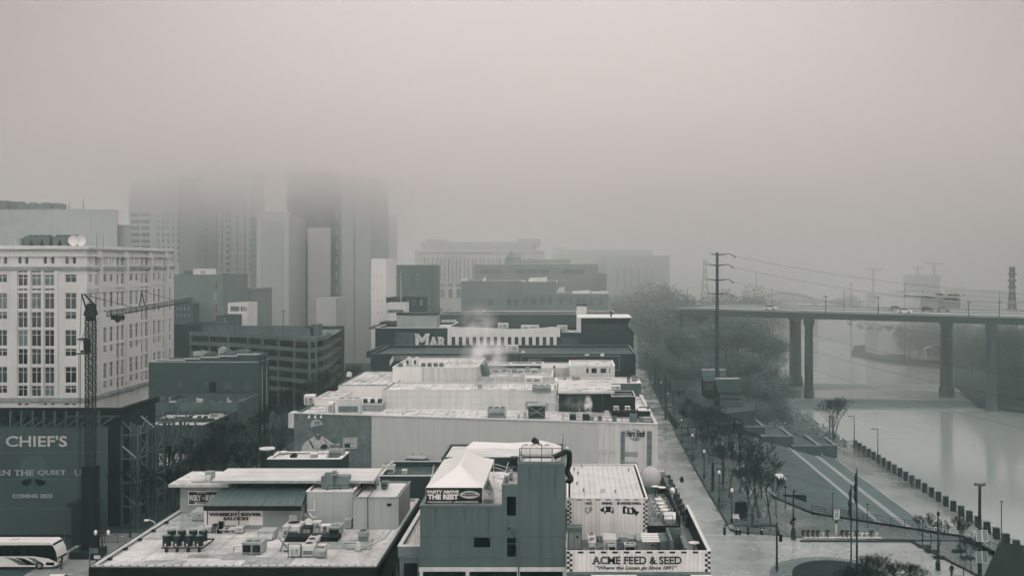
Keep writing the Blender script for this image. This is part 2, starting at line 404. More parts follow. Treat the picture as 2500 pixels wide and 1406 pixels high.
# First Avenue, bending right with distance
def kx(y):return 24.4 if y<180 else 24.4+(y-180)* .012+max(0,y-235)**2* .00008
cl=[100,150,180,205,235,265,300,350,420,520,640,760,900]
st=MB()
for a,b in zip(cl,cl[1:]):st.face([(kx(a)-9.9,a,0),(kx(a),a,0),(kx(b),b,0),(kx(b)-9.9,b,0)])
struct(st,'street',ASPHF)
st=MB()
for a,b in zip(cl[1:],cl[2:]):st.face([(kx(a)-9.9,a, .008),(kx(b)-9.9,b, .008),(kx(b)-10.6,b, .008),(kx(a)-10.6,a, .008)])
sw=MB()
for a,b in zip(cl[1:],cl[2:]):
    sw.hull([(kx(a)-12.6,a,0),(kx(a)-9.9,a,0),(kx(b)-9.9,b,0),(kx(b)-12.6,b,0)],[(kx(a)-12.6,a, .13),(kx(a)-9.9,a, .13),(kx(b)-9.9,b, .13),(kx(b)-12.6,b, .13)])
struct(sw,'pavement',PAVE)
sheet([(-70,119),(24.2,119),(24.2,100),(53.2,100),(53.0,128),(49.2,147.5),(24.4,152),(-70,152)], .004,'street_crossing',ASPHF)
sheet([(-62,152),(-51,152),(-51,620),(-62,620)], .004,'second_street',ASPH)
# paved riverside plaza with a kerb, trees standing in it
PLZ=MB()
PLZ.prism([(24.4,153),(33.0,149.5),(56.8,147.6),(57.5,149),(38.6,163),(34.4,175),(35.6,190),(35.6,256),(27.3,300),(kx(279),279),(26.0,252),(25.0,246),(kx(235),235),(24.4,180)],-.3, .13)
struct(PLZ,'plaza',mat('wet_plaza_paving', .1, .32,n=.35,sc=.1,fine=.15,rn=.16,spec=.6))
kb=MB()
for(a,b)in zip([(24.4,153),(24.4,180),(kx(235),235),(25.4,246),(26.4,252),(kx(279),279),(kx(350),350)],[(24.4,180),(kx(235),235),(25.4,246),(26.4,252),(kx(279),279),(kx(350),350),(kx(480),480)]):
    kb.hull([(a[0]- .3,a[1],0),(a[0],a[1],0),(b[0],b[1],0),(b[0]- .3,b[1],0)],[(a[0]- .3,a[1], .2),(a[0],a[1], .2),(b[0],b[1], .2),(b[0]- .3,b[1], .2)])
kb.box(33.2,49,147.2,147.5,0, .2)
kb.hull([(49,147.2,0),(49.3,147.4,0),(53,128,0),(52.7,128,0)],[(49,147.2, .2),(49.3,147.4, .2),(53,128, .2),(52.7,128, .2)])
struct(kb,'kerb',KERBM)
sheet([(49.2,147.4),(52.9,128),(53,100),(75,100),(58,140),(56.8,147.6)], .006,'corner_pavement',PAVE)
# turning circle with the grass island
def ring(cx,cyy,rx,ry,n=40,a0=0,a1=2*math.pi):return[(cx+rx*math.cos(a0+(a1-a0)*k/n),cyy+ry*math.sin(a0+(a1-a0)*k/n))for k in range(n+(1 if a1-a0<6.2 else 0))]
isl=MB();isl.prism(ring(33.8,130.0,8.2,9.2),0, .16);struct(isl,'island_pavement',PAVE)
isl=MB();isl.prism(ring(34.5,130.2,6.0,7.4),0, .2);struct(isl,'grass_island',GRASSD)
# road paint
lm=MB()
def pl(a,b,w=.12,z=.012):
    d=math.hypot(b[0]-a[0],b[1]-a[1]);nx,ny=-(b[1]-a[1])/d*w/2,(b[0]-a[0])/d*w/2
    lm.face([(a[0]-nx,a[1]-ny,z),(b[0]-nx,b[1]-ny,z),(b[0]+nx,b[1]+ny,z),(a[0]+nx,a[1]+ny,z)])
pl((17.9,152.5),(17.9,232), .12);pl((18.3,152.5),(18.3,200), .1);pl((17.9,152.5),(19.2,152.5), .14)
pl((17.4,151),(24.2,151), .3);pl((21,147.5),(33,146.6), .2)
for k in range(12):pl((21.2+k*0.02,215+k*9),(21.2+k* .02,218+k*9), .12)
for r_ in(322,333):
    for k in range(5):pl((kx(r_)-8.6+k*1.7,r_),(kx(r_)-8.6+k*1.7,r_+5), .6)
for k in range(5):pl((30.0+k* .55,143.5),(30.2+k* .55,145), .25)
tag(lm.build('road_marking',LINE),kind='structure')
# grass slope, turf steps and flooded promenade
y0,y1=150,268
sl_=MB();sl_.face([(34.4,175,-.01),(38.6,163,-.01),(46,156.9,-1.6),(52.2,153,-3.9),(52.2,256,-3.9),(35.6,262,-.01)]);struct(sl_,'grass_slope',GRASS)
b=MB();b.face([(52.9,150,-3.95),(58.0,148,-5.4),(58.0,258,-5.4),(52.9,256,-3.95)]);struct(b,'turf_step',STEPM)
b=MB();b.face([(58.9,147,-5.5),(64.0,145,-6.95),(64.0,259,-6.95),(58.9,258,-5.5)]);struct(b,'lower_turf_step',STEPM)
for(xa,xb,z)in((52.15,52.95,-3.88),(57.95,58.95,-5.38),(63.9,64.25,-6.9)):
    b=MB();b.box(xa,xb,147,257 if xb<60 else 250,z- .6,z);struct(b,'concrete_edge',STRIPE)
b=MB();b.face([(64.2,95,-7.0),(73.3,95,-7.0),(73.3,262,-7.0),(64.2,262,-7.0)]);struct(b,'promenade',PROM)
b=MB();b.box(73.3,73.7,95,262,-9,-6.95);struct(b,'quay_edge',CONCD)
# low plates of paving in the grass near the top path, and the pale path edge
for x0_,x1_,ya,yb,zz in((36.6,41,193,197.5,-.5),(35.62,36.55,196.5,200,-.1)):
    b=MB();b.box(x0_,x1_,ya,yb,zz-1.6,zz);struct(b,'paved_landing',PALE)
b=MB();b.box(34.9,35.6,176,256, .13, .2);struct(b,'path_edge',STRIPE)
# haze: one even box of air round camera and scene
def volmat(name,dens,colr):
    m=bpy.data.materials.new(name);m.use_nodes=True;t=m.node_tree;t.nodes.remove(t.nodes['Principled BSDF'])
    v=t.nodes.new('ShaderNodeVolumePrincipled');v.inputs['Color'].default_value=colr;v.inputs['Density'].default_value=dens;v.inputs['Anisotropy'].default_value=ANISO
    t.links.new(v.outputs[0],t.nodes['Material Output'].inputs['Volume']);return m
tag(MB().box(-2250,2450,-300,3450,-11.3,92).build('haze',volmat('haze',HAZE_D,HAZE_C)),'pale river haze filling all the air over the city','haze',kind='stuff')
# the low cloud the towers vanish into: even layers, thicker upward
cl_=MB();cms=[]
for k in range(9):
    cl_.m=k;za=43+k*4.2;cl_.box(-2240,2440,-290,3440,za+ .002,za+4.2 if k<8 else 91)
    cms.append(volmat('low_cloud',CLOUD_D[k],CLOUD_C))
tag(cl_.build('low_cloud',cms),'low grey cloud swallowing the tops of the towers','cloud',kind='stuff')
# thicker fog standing over the far city
fb_=MB();fms=[]
for k,(ya,yb,d)in enumerate(BANKS):fb_.m=k;fb_.box(-2230,2430,ya+ .01,yb,-9.2,90.6);fms.append(volmat('fog_bank',d,CLOUD_C))
tag(fb_.build('fog_bank',fms),'pale fog bank hiding the far city and river bend','fog',kind='stuff')
# ------------------------------------------------------------------ far and middle buildings
def wgrid(P,xs,rows,**k):  # photo x intervals and photo y rows -> windows
    out=[]
    for(xa,xb)in xs:
        for(ya,yb)in rows:
            r=P.rect(xa,xb,ya,yb);out.append((*r,k.get('c',1),k.get('r',1)))
    return out
def fronts(px0,px1,Y,depth,ytop,z0=0):  # footprint from photo x limits at distance Y
    return rectfoot(PX(px0,Y),PX(px1,Y),Y,Y+depth),PZ(ytop,Y)
# --- the cream office building
Yc=217.0;Xr=PX(212,Yc)
cf=rectfoot(PX(-160,Yc),Xr,Yc,264.5)
Pf=Plane(cf[0],cf[1]);Ps=Plane(cf[1],cf[2])
rows_strip=[(661,666),(670,698),(704,710),(715,755),(761,800),(805,846),(851,890),(896,936),(941,968)]
rows_win=[(670,690),(715,755),(761,780),(805,845),(851,870),(895,935),(941,960)]
wf=[]
for xa,xb in((-73,-45),(-9,17),(158,186)):
    for ya,yb in rows_win:wf.append((*Pf.rect(xa,xb,ya,yb),2,2))
for xa,xb in((-128,-103),)+((43,68),(76,101),(108,133)):
    for ya,yb in rows_strip:wf.append((*Pf.rect(xa,xb,ya,yb),2,2 if yb-ya>9 else 1))
for xa in(-9,8,43,60,105,123,158,176):wf.append((*Pf.rect(xa,xa+9.5,622,645),1,1))
for xa in(43,60,105,123,158,176):wf.append((*Pf.rect(xa,xa+9.5,984,990),1,1))
wsd=[]
def srow(ya,yb):return(H-(yb-VY)*Yc/F,H-(ya-VY)*Yc/F)
for xa,xb in((217,225),(252.5,261),(268,277),(316,324.5),(330,338),(372,380),(385,392),(412,418)):
    a=Ps.px(xa,700)[0];b_=Ps.px(xb,700)[0]
    for ya,yb in rows_win:wsd.append((a,b_,*srow(ya,yb),2,2))
    for u,v in((0, .34),(.62,1)):wsd.append((a+(b_-a)*u,a+(b_-a)*v,*srow(622,645),1,1))
    for u,v in((0, .34),(.62,1)):wsd.append((a+(b_-a)*u,a+(b_-a)*v,*srow(983,1003),1,1))
for xa,xb in((232.5,240.5),(284.5,291.5),(295,304.5),(344,350),(353.5,363),(398,403)):
    a=Ps.px(xa,700)[0];b_=Ps.px(xb,700)[0]
    for ya,yb in rows_strip+[(614,618),(623,650)]:wsd.append((a,b_,*srow(ya,yb),3 if b_-a>1.5 else 2,2 if yb-ya>9 else 1))
cream,cp=building('office_building','cream office block with tall white mullioned windows, left of the crane mast',cf,0,43.6,CREAM,ROOFG,{0:wf,1:wsd},ph=.9,rec=.3,fw=.1,coping=FRAMEW,cw=.4)
def band(root,planes,z,h,out,m,name,edges=(0,1),trim=0):
    mb=MB()
    for e in edges:
        P=planes[e];P.slab(mb,-(out if e==0 else 0)+ .01*e,P.L+(out if e==0 else 0),z+ .004*e,z+h- .004*e, .01,out)
    return mb.build(name,m,root)
band(cream,cp,43.0, .55, .75,CREAM,'cornice');band(cream,cp,41.4, .5, .3,CREAM,'moulding')
band(cream,cp,PZ(659,Yc), .7, .35,mat('darker_stone', .3, .9,n=.3,streak=.3),'stone_band')  # stone darker than the cream wall, with streaks
band(cream,cp,PZ(704,Yc)- .2, .2, .12,CREAM,'string_course',edges=(1,));band(cream,cp,PZ(979,Yc), .75, .5,mat('darker_stone'),'stone_ledge')
for xa,xb in((33,43),(68,76),(101,108),(133,143)):  # pilasters between the window strips
    r=Pf.rect(xa,xb,661,970);mb=MB();Pf.slab(mb,r[0]+ .03,r[1]- .03,r[2],r[3],0, .25);mb.build('pilaster',CREAM,cream)
for xa in(243.5,308,367,406):
    a=Ps.px(xa,700)[0];mb=MB();Ps.slab(mb,a- .55,a+ .55,12.6,42.6,0, .55);mb.build('pilaster',CREAM,cream)
    mb=MB();Ps.slab(mb,a-1.6,a- .56,41.3,42.9,0, .5);mb.build('bracket',FRAMEW,cream)
# rooftop of the cream building
ped,_=building('rooftop_plant_room','large pale windowless plant room on the roof of the cream office block',[(PX(16,243),240),(PX(150,243),238.5),(PX(287,243),243),(PX(288,262),262),(PX(16,243),262)],42.7,PZ(514,243),mat('pale_panel_wall', .32, .85,n=.06,streak=.06),ROOFG,{},ph=.4,cat='plant room')
for xa,xb,yt,Y in((-10,16,486,246),(22,45,492,248),(46,122,494,246),(126,137,492,246)):
    mb=MB();z=PZ(514,243)- .2;mb.box(PX(xa,Y),PX(xb,Y),Y,Y+5,z if xa>10 else 42.7,PZ(yt+4,Y))
    if xb>40 and xb<130:
        for q in(.3, .7):mb.cyl(PX(xa+(xb-xa)*q,Y),Y+2.5,PZ(yt+4,Y),PZ(yt,Y),1.0)
    tag(mb.build('cooling_plant',GALVD),{-10:'tall grey stair tower at the left end of the office roof',22:'short grey cooling box on top of the pale plant room',46:'long grey cooling plant with two fan stacks on the pale plant room',126:'narrow grey flue box right of the long cooling plant'}[xa],'rooftop plant')
t_=thing('stair_tower','pale stair tower stepping down at the right of the plant room','rooftop plant',(PX(303,250),250,42.7))
MB().prism([(PX(287.6,246),246),(PX(319,246),246),(PX(319.5,262),262),(PX(287.6,262),262)],42.7,PZ(551,246)).build('wall',mat('pale_panel_wall'),t_);MB().prism([(PX(287.6,246),245.8),(PX(320,246),245.8),(PX(320,262),262.2),(PX(288,262),262.2)],PZ(551,246),PZ(551,246)+ .3).build('coping',PALE,t_)
def ac_wedge(x0,x1,Y,lab):  # row of dark A-shaped coolers on the roof
    t=thing('chiller',lab,'chiller',((x0+x1)/2,Y,42.7),'chillers on the office roof');MB().box(x0,x1,Y,Y+2.4,43.1,45.9).build('body',GALVD,t)
    for k in(0.3, .72):
        c=x0+(x1-x0)*k;m=MB();m.hull([(c- .7,Y- .05,43.3),(c+ .7,Y- .05,43.3),(c,Y- .05,45.3)],[(c- .7,Y- .01,43.3),(c+ .7,Y- .01,43.3),(c,Y- .01,45.3)]);m.build('louvre_opening',BLACK,t)
    for k in range(4):MB().cyl(x0+(x1-x0)*(.14+ .24*k),Y+1.2,45.9,46.15, .55).build('fan',DARK,t)
ac_wedge(PX(58,222),PX(120,222),222,'left of two dark chillers with triangular openings on the office roof');ac_wedge(PX(129,222),PX(186,222),222,'right of two dark chillers with triangular openings, beside the dishes')
t=thing('rooftop_unit','small boxed rooftop unit inside a rail at the left of the chillers','rooftop unit',(PX(33,221),221,42.7));MB().box(PX(25,221),PX(46,221),221,223,42.9,45.4).build('body',GALV,t)
m=MB()
for z in(43.9,45.3):m.bar((PX(16,219),219,z),(PX(49,219),219,z), .06)
for q in(16,27,38,49):m.bar((PX(q,219),219,42.7),(PX(q,219),219,45.3), .06)
m.build('rail',GALVL,t)
for q,lab in((180,'left of two white satellite dishes above the office cornice'),(198,'right of two white satellite dishes above the office cornice')):
    t=thing('satellite_dish',lab,'satellite dish',(PX(q,221),221,42.7),'satellite dishes on the office roof');MB().cyl(PX(q,221),221.4,42.7,44.6, .07).build('mast',STEEL,t)
    m=MB();cx_,cz=PX(q,221),44.9
    rings=[[(cx_+math.cos(a*math.pi/8)*r,221.2-dd,cz+math.sin(a*math.pi/8)*r)for a in range(16)]for r,dd in((.1,0),(.6, .08),(1.15, .35))]
    for A,B in zip(rings,rings[1:]):
        for k in range(16):m.face([A[k],A[(k+1)%16],B[(k+1)%16],B[k]])
    m.face(rings[0]);m.build('reflector',WHITE,t,smooth=True)
for q,yt in((236.5,571),(253,571),(170,492),(203.5,481)):
    Y=219 if q in(236.5,253)else 241;zb=43.6 if Y==219 else PZ(514,243);x=PX(q,Y);m=MB();m.cyl(x,Y,zb- .4,PZ(yt,Y), .05, .03,5)
    if q<236:
        for k in range(3):m.bar((x- .7+ .2*k,Y,PZ(505,Y)+k* .6),(x+ .7- .2*k,Y,PZ(505,Y)+k* .6), .04)
    tag(m.build('antenna',STEEL),{236.5:'thin whip antenna on the office cornice, left of the pair',253:'thin whip antenna on the office cornice, right of the pair',170:'short branched antenna on the plant room',203.5:'tall branched antenna on the plant room'}[q],'antenna')

# --- pale tower cluster vanishing into the cloud
TWR=lambda n,v=.2,**k:mat(n,v, .8,n=.06,sc=.05,**k)
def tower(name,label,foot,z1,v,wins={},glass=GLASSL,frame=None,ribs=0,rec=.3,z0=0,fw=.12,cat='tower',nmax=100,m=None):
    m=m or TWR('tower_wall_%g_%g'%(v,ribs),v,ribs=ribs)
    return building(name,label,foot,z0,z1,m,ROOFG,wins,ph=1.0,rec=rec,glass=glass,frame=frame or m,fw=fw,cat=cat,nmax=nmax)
def pxw(P,xs,ys,c=1,r=1):return wgrid(P,xs,ys,c=c,r=r)
def near(Y,a,b,depth):return rectfoot(PX(a,Y),PX(b,Y),Y,Y+depth)
# narrow pale-fronted tower with a dark side strip
f1=near(400,612,705,26)
tw,tp=tower('tower','pale slab tower with a dark left edge above the parking garage',f1,PZ(524,400), .42)
m=MB();tp[0].slab(m,tp[0].px(612,600)[0],tp[0].px(626,600)[0],0,PZ(530,400), .01, .25);m.build('corner_strip',TWR('tower_dark', .2),tw)
m=MB();tp[0].slab(m,tp[0].px(637,600)[0],tp[0].px(693,600)[0],0,PZ(540,400), .01, .2);m.build('recessed_panel',TWR('tower_mid', .36,ribs=1.6),tw)
MB().box(PX(618,400),PX(703,400),403,420,PZ(524,400)-1,PZ(517,403)).build('penthouse',TWR('tower_mid'),tw)
# dark glass tower behind with fine floor lines
f2=near(430,700,826,30);P2=Plane(f2[0],f2[1])
lines=[(PX(707,430)-f2[0][0],PX(729,430)-f2[0][0],PZ(y+5.5,430),PZ(y,430),1,1)for y in range(500,695,8)]
tw,tp=tower('tower','dark glass tower, the tallest, fading into the cloud behind the pale slabs',f2,78, .15,{0:lines},rec=.15,fw=.06)
m=MB();tp[0].slab(m,tp[0].px(753,600)[0],tp[0].px(809,600)[0],0,PZ(556,430), .01,1.2);m.build('pale_slab',TWR('tower_bright', .6,ribs=3.2),tw)
m=MB();tp[0].slab(m,tp[0].px(705,600)[0],tp[0].px(730.5,600)[0],0,PZ(700,430), .01, .9);m.build('low_pale_slab',TWR('tower_pale', .38,ribs=3.4),tw)
m=MB()
for y in range(520,860,36):tp[0].slab(m,tp[0].px(820,600)[0],tp[0].px(822.5,600)[0],PZ(y+17,430),PZ(y,430), .01, .2)
m.build('edge_light_panels',FRAMEW,tw)
# ribbed tower to its right
f3=near(410,826,905,40)
tw,tp=tower('tower','grey vertically ribbed tower right of the dark glass tower',f3,75, .34,ribs=2.2)
m=MB();tp[0].slab(m,tp[0].px(826.3,600)[0],tp[0].px(834,600)[0],0,74, .01, .15);tp[0].slab(m,tp[0].px(864,600)[0],tp[0].px(866.5,600)[0],0,74, .01, .15);m.build('groove_shade_strip',TWR('tower_dark'),tw)  # shade of the grooves painted as dark strips standing on the wall
f4=near(345,772,820,14);tower('lift_tower','small pale stair block at the foot of the dark glass tower',f4,PZ(729,345), .42,ribs=3.2,cat='building')
# left fading towers
def faint(label,Y,a,b,z1,v,xs,ys,name='tower',cat='tower',depth=20,c=1,r=1,**k):
    f=near(Y,a,b,depth);P=Plane(f[0],f[1]);return tower(name,label,f,z1,v,{0:pxw(P,xs,ys,c,r)},cat=cat,**k)
faint('faint stepped tower with paired windows behind the cream office block',400,315,437,74, .35,[(319+k*25,341+k*25)for k in range(2)]+[(384+k*12,389+k*12)for k in range(5)],[(y,y+10)for y in range(520,640,16)])
faint('faint grey tower between the office block and the gridded tower',460,430,530,80, .24,[(456,460),(470,480),(500,505)],[(y,y+10)for y in range(540,700,16)])
grid_x=[(531,541),(561,579),(581,597)]
faint('pale tower with a fine dark grid of lines, left of the slab tower',440,528,612,80, .4,[(551,559),(607.5,611.5)],[(y,y+9)for y in range(520,680,15)])
gt=bpy.data.objects['tower.005']if 'tower.005' in bpy.data.objects else None
m=MB();Pg=Plane((PX(528,440),440),(PX(612,440),440))
for xa in(528.5,541.5,560,578.5,597.5):s_=Pg.px(xa,600)[0];Pg.slab(m,s_+ .05,s_+ .45,0,79, .01, .25)
for y in range(480,715,16):
    for xa,xb in grid_x:s0,s1=Pg.px(xa,600)[0],Pg.px(xb,600)[0];Pg.slab(m,s0+ .46,s1+ .1,PZ(y,440),PZ(y,440)+ .25, .01, .15);Pg.slab(m,s0+ .46,s1+ .1,PZ(y+5,440),PZ(y+5,440)+ .2, .01, .15)
m.build('grid_line',TWR('tower_dark'),[o for o in COL.objects if o.name.startswith('tower')and o.type=='EMPTY'][-1])
faint('pale tower with paired windows rising behind the slit windowed annex',500,905,953,PZ(522,500), .42,[(912,919),(920.5,927)]+[(938+4*k,940+4*k)for k in range(3)],[(y,y+12)for y in range(540,632,18)])
faint('pale annex with rows of tiny slit windows, right of the ribbed tower',330,906,942.5,PZ(632,330), .6,[(911,912),(921,922),(931,932)],[(y,y+6)for y in range(672,800,30)],name='annex',cat='building',glass=GLASS,fw=0)
# brick and stone blocks in the haze beyond
BH=lambda v:mat('hazy_brick_%g'%v,v, .9,n=.15,sc=.1,streak=.1)
def block(label,Y,a,b,ytop,v,xs=(),ys=(),depth=25,name='brick_building',cat='building',z0=0,c=1,r=1,**k):
    f=near(Y,a,b,depth);P=Plane(f[0],f[1])
    return building(name,label,f,z0,PZ(ytop,Y),k.pop('m',None)or BH(v),k.pop('roof',ROOFG),{0:pxw(P,xs,ys,c,r)},cat=cat,**k)
block('dark brick block with white framed windows at its right corner, beyond the office',330,425,545,671, .19,[(520,530)],[(684,707),(716,733),(742,766),(773,790)],c=2,r=2,frame=FRAMEW)
block('little white roof pavilion with a wide flat roof on the dark brick block',332,471,512,657, .6,[(489,494),(496,501)],[(661,669)],depth=6,name='roof_pavilion',z0=PZ(672,332),coping=FRAMEW,glass=GLASS,cat='pavilion')
block('low dark plant box left of the little white roof pavilion',331.5,448,470,662, .15,depth=5,name='plant_box',z0=PZ(672,332),cat='plant box')
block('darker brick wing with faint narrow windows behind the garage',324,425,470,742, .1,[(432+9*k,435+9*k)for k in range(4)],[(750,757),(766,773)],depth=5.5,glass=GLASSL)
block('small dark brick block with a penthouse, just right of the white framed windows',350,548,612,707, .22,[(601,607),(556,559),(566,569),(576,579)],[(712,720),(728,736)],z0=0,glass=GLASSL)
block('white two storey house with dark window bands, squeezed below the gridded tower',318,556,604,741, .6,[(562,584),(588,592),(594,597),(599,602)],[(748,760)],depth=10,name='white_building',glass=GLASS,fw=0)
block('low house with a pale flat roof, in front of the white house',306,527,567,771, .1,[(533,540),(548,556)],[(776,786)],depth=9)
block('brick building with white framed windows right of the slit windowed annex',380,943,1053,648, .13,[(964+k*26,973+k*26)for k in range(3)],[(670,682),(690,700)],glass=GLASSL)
m=block('low brick shop with arched white framed windows behind the grey plant box',330,943,1031,728, .06,[(992,998),(1007,1014),(1026,1031)],[(732,745)],depth=12,frame=FRAMEW)
block('low building with a broad white roof band left of the brick shop',318,943,989,741, .55,[(946,985)],[(756,764)],depth=8,name='white_building',glass=GLASS,fw=0)
flag_=MB();flag_.cyl(PX(979,325),325,0,PZ(663,325), .13, .08,6);tag(flag_.build('flagpole',FRAMEW),'white flagpole standing before the hazy brick building','flagpole')
# courthouse with its colonnade and the state building
STN=mat('pale_limestone', .5, .85,n=.06,sc=.05)
f=near(560,1013,1322,60);P=Plane(f[0],f[1])
cols=[(1027+19.6*k+8,1027+19.6*k+19)for k in range(14)]
ch,cpn=building('courthouse','hazy pale courthouse with a tall row of columns on the hill',f,0,PZ(612,560),STN,ROOFG,{0:pxw(P,cols,[(631,687)])+pxw(P,cols[:6],[(693,700),(706,728)])},cat='courthouse',ph=1,rec=1.2,glass=GLASSL,frame=STN,fw=.1)
band(ch,cpn,PZ(616,560), .9, .8,STN,'cornice')
MB().box(PX(1029,566),PX(1302,566),566,610,PZ(612,560)-1,PZ(591,566)).build('attic_storey',TWR('attic', .33),ch)
MB().box(PX(1041,572),PX(1083,572),572,600,PZ(592,566),PZ(584,572)).build('roof_block',TWR('attic'),ch)
MB().box(PX(1264,572),PX(1316,572),572,600,PZ(592,566)-2,PZ(583,572)).build('roof_block',TWR('attic'),ch)
for k in range(13):MB().cyl(PX(1045+19.6*k-4.3+0,559),559.2,PZ(689,559),PZ(629,559), .75, .62,10).build('column',STN,ch)
f=near(660,1480,1635,50);P=Plane(f[0],f[1])
cols=[(1505+17*k,1512+17*k)for k in range(6)]
sb,spn=building('government_building','very faint columned government building at the right of the courthouse',f,0,PZ(624,660),TWR('hazy_stone', .26),ROOFG,{0:pxw(P,cols,[(655,703)])},ph=1,rec=1.2,glass=GLASSL,frame=TWR('hazy_stone'),fw=.1)
MB().box(PX(1366,690),PX(1594,690),690,730,20,PZ(610,690)).build('attic_storey',TWR('attic'),sb)
MB().box(PX(1348,760),PX(1380,760),760,790,0,PZ(601,760)).build('rear_block',TWR('attic'),sb)
# brick warehouses stepping up before the courthouse
block('upper brick warehouse with a terraced right end before the courthouse',450,1157,1461,645, .2,[(1170+k*29,1196+k*29)for k in(0,1,3,4,5,7,8)],[(657,669)],depth=30,coping=FRAMEW,glass=GLASSL,frame=BH(.2))
block('narrow brick step at the right end of the upper warehouse',448,1461.5,1481,668, .17,depth=24,coping=FRAMEW)
block('distant grey penthouse block above the upper warehouse',500,1267,1392,634, .28,depth=20)
wt=thing('water_tank','round roof tank on the brick warehouse skyline','water tank',(PX(1252,470),475,PZ(645,470)));MB().cyl(PX(1252,470),475,PZ(660,470),PZ(628,470),3.6).build('tank',BH(.2),wt);MB().cyl(PX(1252,470),475,PZ(628,470),PZ(614,470),3.7,1.2).build('cap',BH(.2),wt)
w1=[(1131+30*k,1140+30*k)for k in range(1,7)]
block('lower left brick warehouse with white rooftop boxes, before the upper warehouse',420,1126,1273,686, .19,[(1191,1203),(1238,1247),(1256,1265)],[(730,747)],depth=28,coping=FRAMEW,glass=GLASSL,frame=BH(.2))
block('lower middle brick warehouse with arched windows',419,1273.5,1359,688, .19,[(1277,1288),(1295,1310),(1317,1330),(1338,1348)],[(726,744)],depth=28,coping=FRAMEW,glass=GLASSL,frame=BH(.2))
block('lower right brick warehouse with a pale clutter along its roof',418,1359.5,1486,717, .18,[(1367,1373),(1390,1396),(1409,1416),(1423,1430),(1441,1448),(1464,1471)],[(727,746)],depth=28,coping=FRAMEW,glass=GLASSL,frame=BH(.2))
for(a,b_,yt,yb,Y,lab)in((1291,1335,679,687,424,'long white box on the lower middle warehouse roof'),(1361,1378,703,711,422,'white box at the left of the right warehouse roof'),(1124,1138,679,687,424,'white box at the left corner of the left warehouse roof'),(1178,1185,679,687,424,'small white vent on the left warehouse roof'),(1397,1440,711,717,424,'low white duct running along the right warehouse roof'),(1444,1484,713,719,424,'white plant box at the end of the right warehouse roof')):
    x0_,x1_,zt,zb=PX(a,Y),PX(b_,Y),PZ(yt,Y),PZ(yb,Y)- .5;m=MB();m.hull([(x0_,Y,zb),(x1_,Y,zb),(x1_,Y+3,zb),(x0_,Y+3,zb)],[(x0_+ .2,Y,zt),(x1_,Y,zt+ .4),(x1_,Y+3,zt+ .4),(x0_+ .2,Y+3,zt)]);m.box(x0_- .15,x1_+ .15,Y- .15,Y+3.1,zb+ .2,zb+ .5);tag(m.build('rooftop_unit',FRAMEW),lab,'rooftop unit')

# --- second avenue side: stepped brick building, low roofs and the garage
XF=-68.4
sf=rectfoot(PX(363,225.6),XF,225.6,233);Pb=Plane(sf[0],sf[1])
sbld,sp_=building('brick_building','dark brick building with a blank stepped side wall below the garage',sf,0,PZ(884,225.6),mat('blank_dark_brick', .085, .9,n=.12,sc=.15,streak=.1,brick=2.5),ROOFD,{1:[(1.2,3.2,3,17,1,4),(4.4,6.4,3,17,1,4)]},coping=PALE)
for a,b_,yt in((393,452,880),(451,488,876.5),(487,535,873),(534,579,870),(578,632,866)):
    m=MB();x0_,x1_=PX(a,225.6)+ .003,PX(b_,225.6)- .003;m.box(x0_,x1_,225.62,232.9,PZ(884,225.6)+ .13,PZ(yt,225.6));m.build('stepped_parapet',mat('blank_dark_brick'),sbld)
    MB().box(x0_,x1_,225.5,226.0,PZ(yt,225.6),PZ(yt,225.6)+ .16).build('coping',PALE,sbld)
MB().box(XF- .1,XF+ .5,225.5,226,0,19.6).build('corner_pier',BRICKD,sbld);MB().box(XF- .1,XF+ .5,229,229.5,0,19.6).build('corner_pier',BRICKD,sbld)
for(a,yb_,w_,h_,kind)in((475,866,3.4,2.6,0),(500,868,2.0,1.2,1),(540,866,4,1.3,1),(580,862,3, .9,1),(536,857,1.6,1.0,0)):
    x_=PX(a,229);z_=PZ(884,225.6)+1;m=MB();m.box(x_,x_+w_,228,230,z_,PZ(yb_-8,229));m.box(x_+ .3,x_+w_- .3,227.8,228,z_+ .3,PZ(yb_-8,229)- .3);m.cyl(x_+w_/2,229,PZ(yb_-8,229),PZ(yb_-8,229)+ .3, .5)
    tag(m.build('rooftop_unit',GALV if kind==0 else GALVD),{475:'grey boxed unit at the left on the stepped brick roof',500:'small round topped vent on the stepped brick roof',540:'row of dark condensers on the stepped brick roof',580:'flat duct at the right on the stepped brick roof',536:'small pale box highest on the stepped brick roof'}[a],'rooftop unit')
def low(label,Y0,Y1,x0,z,v,roof,xr=XF,coping=None,name='shop_building',m=None):return building(name,label,rectfoot(x0,xr,Y0,Y1),0,z,m or mat('shop_brick_%g'%v,v, .9,n=.25,sc=.2,streak=.25,brick=2.5),roof,{},ph=.7,coping=coping)
l1,_=low('low shop with patched rendered wall directly below the blank brick wall',211,225.3,PX(372,211),11.2, .11,ROOFD,m=mat('patched_render', .13, .9,n=.4,sc=.25,streak=.35))
l2,l2p=low('low shop with a long white roof and an oval painted sign',192,210.7,PX(350,192)-3,9.6, .075,ROOFW)
l3,_=low('lowest shop with a dark sloping roof edge, beside the steel bracing',176,191.7,PX(330,176)-4,5.2, .06,ROOFG)
MB().box(-92,XF-1,200,200.6,9.1,9.75).build('roof_curb',BRICKD,l2)
for a in(497,550,460,482):MB().box(PX(a,201),PX(a+6,201),200.7,202,9.0,10.0).build('roof_hatch',DARK,l2)
P_=l2p[0];r_=P_.rect(511,545,1009,1018);m=MB();P_.slab(m,*r_, .01, .05);m.build('sign_panel',PALE,l2);text_on(P_,'ECO',(r_[0]+ .4,r_[0]+1.6,r_[2]+ .12,r_[3]- .12),DARK,l2,d=.07,bold=.03)
